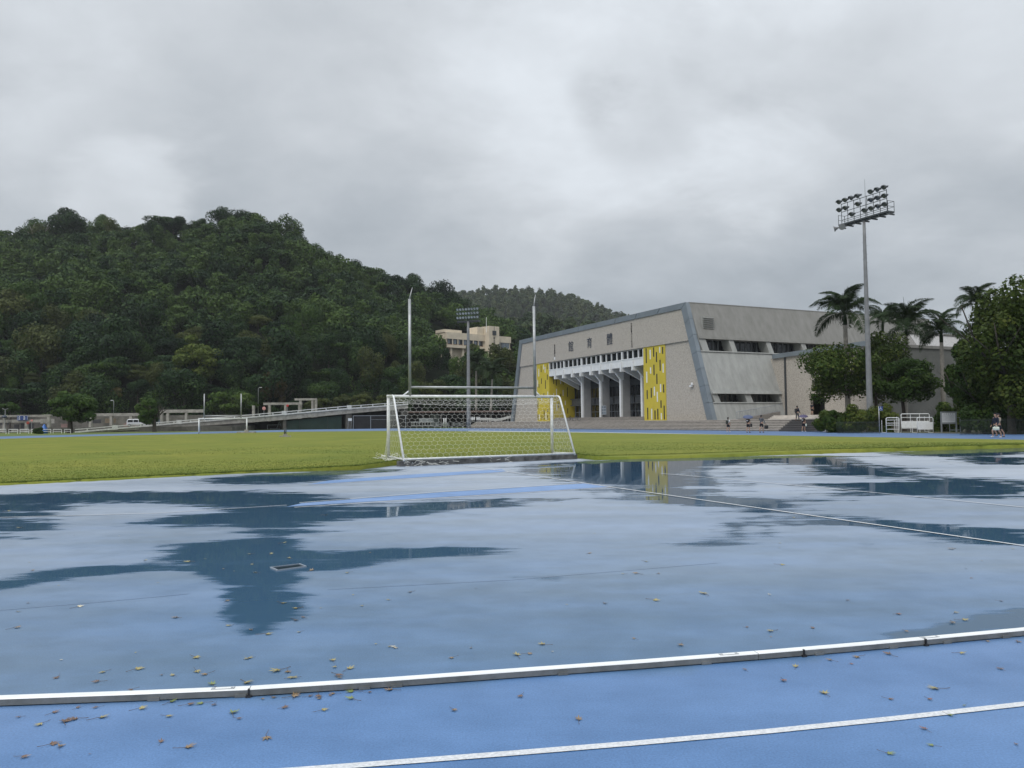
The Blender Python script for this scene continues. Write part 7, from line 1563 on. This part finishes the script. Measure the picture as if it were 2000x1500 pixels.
for i, (x0, x1) in enumerate(((919, 927.5), (930.5, 937))):
    Y = 176.0; a = XG(x0, Y); b_ = XG(x1, Y); t = thing('noticeboard', 'white board with dark notices on the terrace, ' + ('next to the distant floodlight mast' if i == 0 else 'right of its larger neighbour'), 'board', Vector(((a.x + b_.x) / 2, Y, PZ)), 'white boards on the terrace'); z0 = zat(x0, 823, Y); z1 = zat(x0, 814.3, Y)
    MB().bbox((a.x, Y, z0 + 0.3), (b_.x, Y + 0.06, z1)).build('panel', MT['gymwhite'], t); mb = MB(); g = random.Random(i)
    for k in range(4): mb.bbox((a.x + (b_.x - a.x) * (0.12 + 0.42 * (k % 2)), Y - 0.01, z0 + 0.4 + 0.35 * (k // 2)), (a.x + (b_.x - a.x) * (0.42 + 0.42 * (k % 2)), Y - 0.002, z0 + 0.62 + 0.35 * (k // 2)))
    mb.build('notice', MT['greypaint'], t)
    for s in (0.15, 0.85): MB().tube([Vector((a.x + (b_.x - a.x) * s, Y + 0.1, PZ)), Vector((a.x + (b_.x - a.x) * s, Y + 0.1, z1))], 0.05, 5).build('leg', MT['greypaint'], t)
t = thing('curved_handrail', 'pale curved handrails sweeping up to the far corner of the gymnasium', 'handrail', XG(970, 172)); mb = MB()
for k in range(3):
    pts_ = [D(px, py + k * 1.7, 174) for px, py in ((938, 817.0), (952, 817.0), (968, 818.6), (980, 817.4), (992, 813.5), (1004, 811))]; mb.tube(pts_, 0.075, 6)
mb.build('rail', MT['railwhite'], t); mb = MB()
for px, py in ((938, 817.0), (952, 817.0), (968, 818.6), (980, 817.4), (992, 813.5)): q = D(px, py, 174); mb.tube([Vector((q.x, q.y, PZ)), q], 0.05, 5)
mb.build('baluster', MT['railwhite'], t)

# ---- white barriers, notice board and signs by the shrubs, right
def barrier(label, x0, x1, ytop, ybot, rails, panel=None, mid=None, off=0.0):
    b0 = G(x0, ybot); b1 = G(x1, ybot); Y = (b0.y + b1.y) / 2 + off; b0 = XG(x0, Y); b1 = XG(x1, Y); zt_ = zat(x0, ytop, Y); t = thing('white_barrier', label, 'barrier', b0.lerp(b1, 0.5))
    dd = (b1 - b0).normalized(); c0 = b0 + UPV * (zt_ - 0.09) ; c1 = b1 + UPV * (zt_ - 0.09)
    MB().tube([b0, c0, b0 + UPV * zt_ + dd * 0.09, b1 + UPV * zt_ - dd * 0.09, c1, b1], 0.034, 8).build('frame', MT['white'], t, True)
    mb = MB()
    for y in rails: z = zat(x0, y, Y); mb.tube([b0 + UPV * z, b1 + UPV * z], 0.024, 6)
    mb.build('rail', MT['white'], t)
    if mid:
        mb = MB(); [mb.tube([XG(px, Y), XG(px, Y) + UPV * zt_], 0.026, 6) for px in mid]; mb.build('upright', MT['white'], t)
    if panel: a = XG(panel[0], Y - 0.03); b_ = XG(panel[1], Y - 0.03); mb = MB(); mb.bbox((a.x, Y - 0.05, zat(x0, panel[3], Y)), (b_.x, Y - 0.03, zat(x0, panel[2], Y))); mb.build('panel', MT['white'], t)
    mb = MB()
    for q in (b0, b1): mb.tube([q, q + UPV * zt_ * 0.02 + Vector((0, 0.9, 0)), q + Vector((0, 0.9, zt_ * 0.85))], 0.022, 5)
    mb.build('rear_leg', MT['white'], t)
barrier('white four rail barrier, leftmost of the three barriers', 1730.5, 1756, 816, 845, (820.5, 826.5, 830.5, 838.5), None, (1754,))
barrier('tallest white barrier with a panel, behind the other two', 1760, 1815, 808.5, 844.5, (815.5, 837), (1760.5, 1814, 822.5, 836), (1778, 1796), 0.8)
barrier('white barrier with a panel, rightmost of the three barriers', 1791, 1822, 815.5, 845.5, (825,), (1792, 1821, 825.5, 839), None)
Yn = G(1838, 845).y; sb = thing('notice_board', 'white rules notice board on grey posts at the track edge', 'notice board', XG(1852, Yn))
for px in (1838.3, 1867.2): MB().box(XG(px, Yn) + UPV * zat(px, 804, Yn) / 2, (0.10, 0.10, zat(px, 804, Yn))).build('post', MT['greypaint'], sb)
mb = MB(); q = XG(1852.7, Yn - 0.07); s = Yn / F
for y, th in ((805, 2.2), (826.5, 3.2)): z = zat(1852, y, Yn); mb.box(Vector((q.x, Yn, z)), (27.5 * s, 0.09, th * s))
mb.build('frame', MT['greypaint'], sb); zc = zat(1852, 815.8, Yn); MB().box(Vector((q.x, Yn - 0.01, zc)), (26.5 * s, 0.05, 18.6 * s)).build('panel', mat('pale_sign_board', (0.72, 0.74, 0.77), 0.5, var=0.08), sb)
for i, ch in enumerate('田徑場須知'): text(ch, Vector((q.x + (i - 2) * 4.0 * s, Yn - 0.04, zat(1852, 808.6, Yn))), Vector((1, 0, 0)), UPV, 2.2 * s, MT['ink'], sb, 'heading_character', extr=0.002)
mb = MB(); g = random.Random(8)
for r_i in range(7):
    x = -11.2; 
    while x < 10.5: w_ = g.uniform(0.7, 2.6); mb.box(Vector((q.x + (x + w_ / 2) * s, Yn - 0.037, zat(1852, 811.6 + r_i * 1.75, Yn))), (w_ * s, 0.004, 0.40 * s)); x += w_ + 0.45; 
    
mb.build('text_line', MT['greypaint'], sb)
hr = thing('hoop_rail', 'thin grey hoop rail standing behind the notice board', 'railing', XG(1864, Yn + 1.2)); a = XG(1854, Yn + 1.2); b_ = XG(1875, Yn + 1.2); z1 = zat(1864, 815.5, Yn + 1.2); MB().tube([a, a + UPV * z1, b_ + UPV * z1, b_], 0.035, 6).build('hoop', MT['greypaint'], hr); MB().tube([a + UPV * z1 * 0.15, b_ + UPV * z1 * 0.15], 0.03, 5).build('lower_rail', MT['greypaint'], hr)
Yp = 71.0; ps = thing('sign_post', 'grey post with a small blue wheelchair access sign in front of the shrubs', 'sign', XG(1717, Yp)); p = XG(1717, Yp); MB().tube([p, p + UPV * zat(1717, 793.5, Yp)], 0.04, 8).build('post', MT['galv'], ps, True)
c = D(1720.5, 798, Yp - 0.05); MB().box(c, (0.34, 0.02, 0.40)).build('plate', mat('blue_sign_plate', (0.025, 0.06, 0.22), 0.4), ps)
mb = MB(); k = 0.10; fy = c.y - 0.014
mb.tube([Vector((c.x + math.cos(a) * k - 0.02, fy, c.z - 0.06 + math.sin(a) * k)) for a in [0.9 + i * 0.5 for i in range(10)]], 0.012, 5); mb.tube([Vector((c.x - 0.03, fy, c.z + 0.10)), Vector((c.x - 0.02, fy, c.z - 0.02)), Vector((c.x + 0.06, fy, c.z - 0.03)), Vector((c.x + 0.09, fy, c.z - 0.12))], 0.015, 5); mb.lathe(Vector((c.x - 0.03, fy, c.z + 0.14)), [(0.028, -0.01), (0.028, 0.01)], 10, (Vector((1, 0, 0)), UPV, Vector((0, -1, 0)))); mb.build('access_symbol', MT['gymwhite'], ps)
for i, px in enumerate((1975.5, 1997.5)):
    Y = G(px, 846).y; a = XG(px, Y); t = thing('verge_marker', 'small white notched marker on the verge behind the joggers, ' + ('the left one' if i == 0 else 'the right one'), 'marker', a); s = Y / F
    MB().prism([a + Vector((x * s, 0, z * s)) for x, z in ((-4, 0.2), (-1.6, 5), (1.8, 5), (4.2, 0.2), (1.2, 0.2), (0.2, 2.2), (-1.0, 0.2))], Vector((0, 0.06, 0))).build('plate', MT['gymwhite'], t)
for i, (px, py, w_) in enumerate(((1895, 821, 7), (1909, 823, 8))):
    pass
# dirt kerb along the far edge of the track, right
strip('kerb_edge', [G(1600, 843), G(1800, 845.8), G(2000, 848), G(2300, 852)], 0.25, 0.03, MT['concrete'])
# ================================================================ HAZE
def haze(dens):
    mb = MB(); mb.bbox((-1150, -60, -1.0), (1150, 1200, 205)); m = bpy.data.materials.new('haze_air'); m.use_nodes = True
    nt = m.node_tree; nt.nodes.remove(nt.nodes['Principled BSDF']); v = nt.nodes.new('ShaderNodeVolumePrincipled')
    v.inputs['Color'].default_value = (0.93, 0.96, 1.0, 1); v.inputs['Density'].default_value = dens
    nt.links.new(v.outputs[0], nt.nodes['Material Output'].inputs['Volume'])
    tag(mb.build('haze', m), kind='stuff')
S.cycles.volume_bounces = 0
HAZE = 0.00012
if HAZE: haze(HAZE)
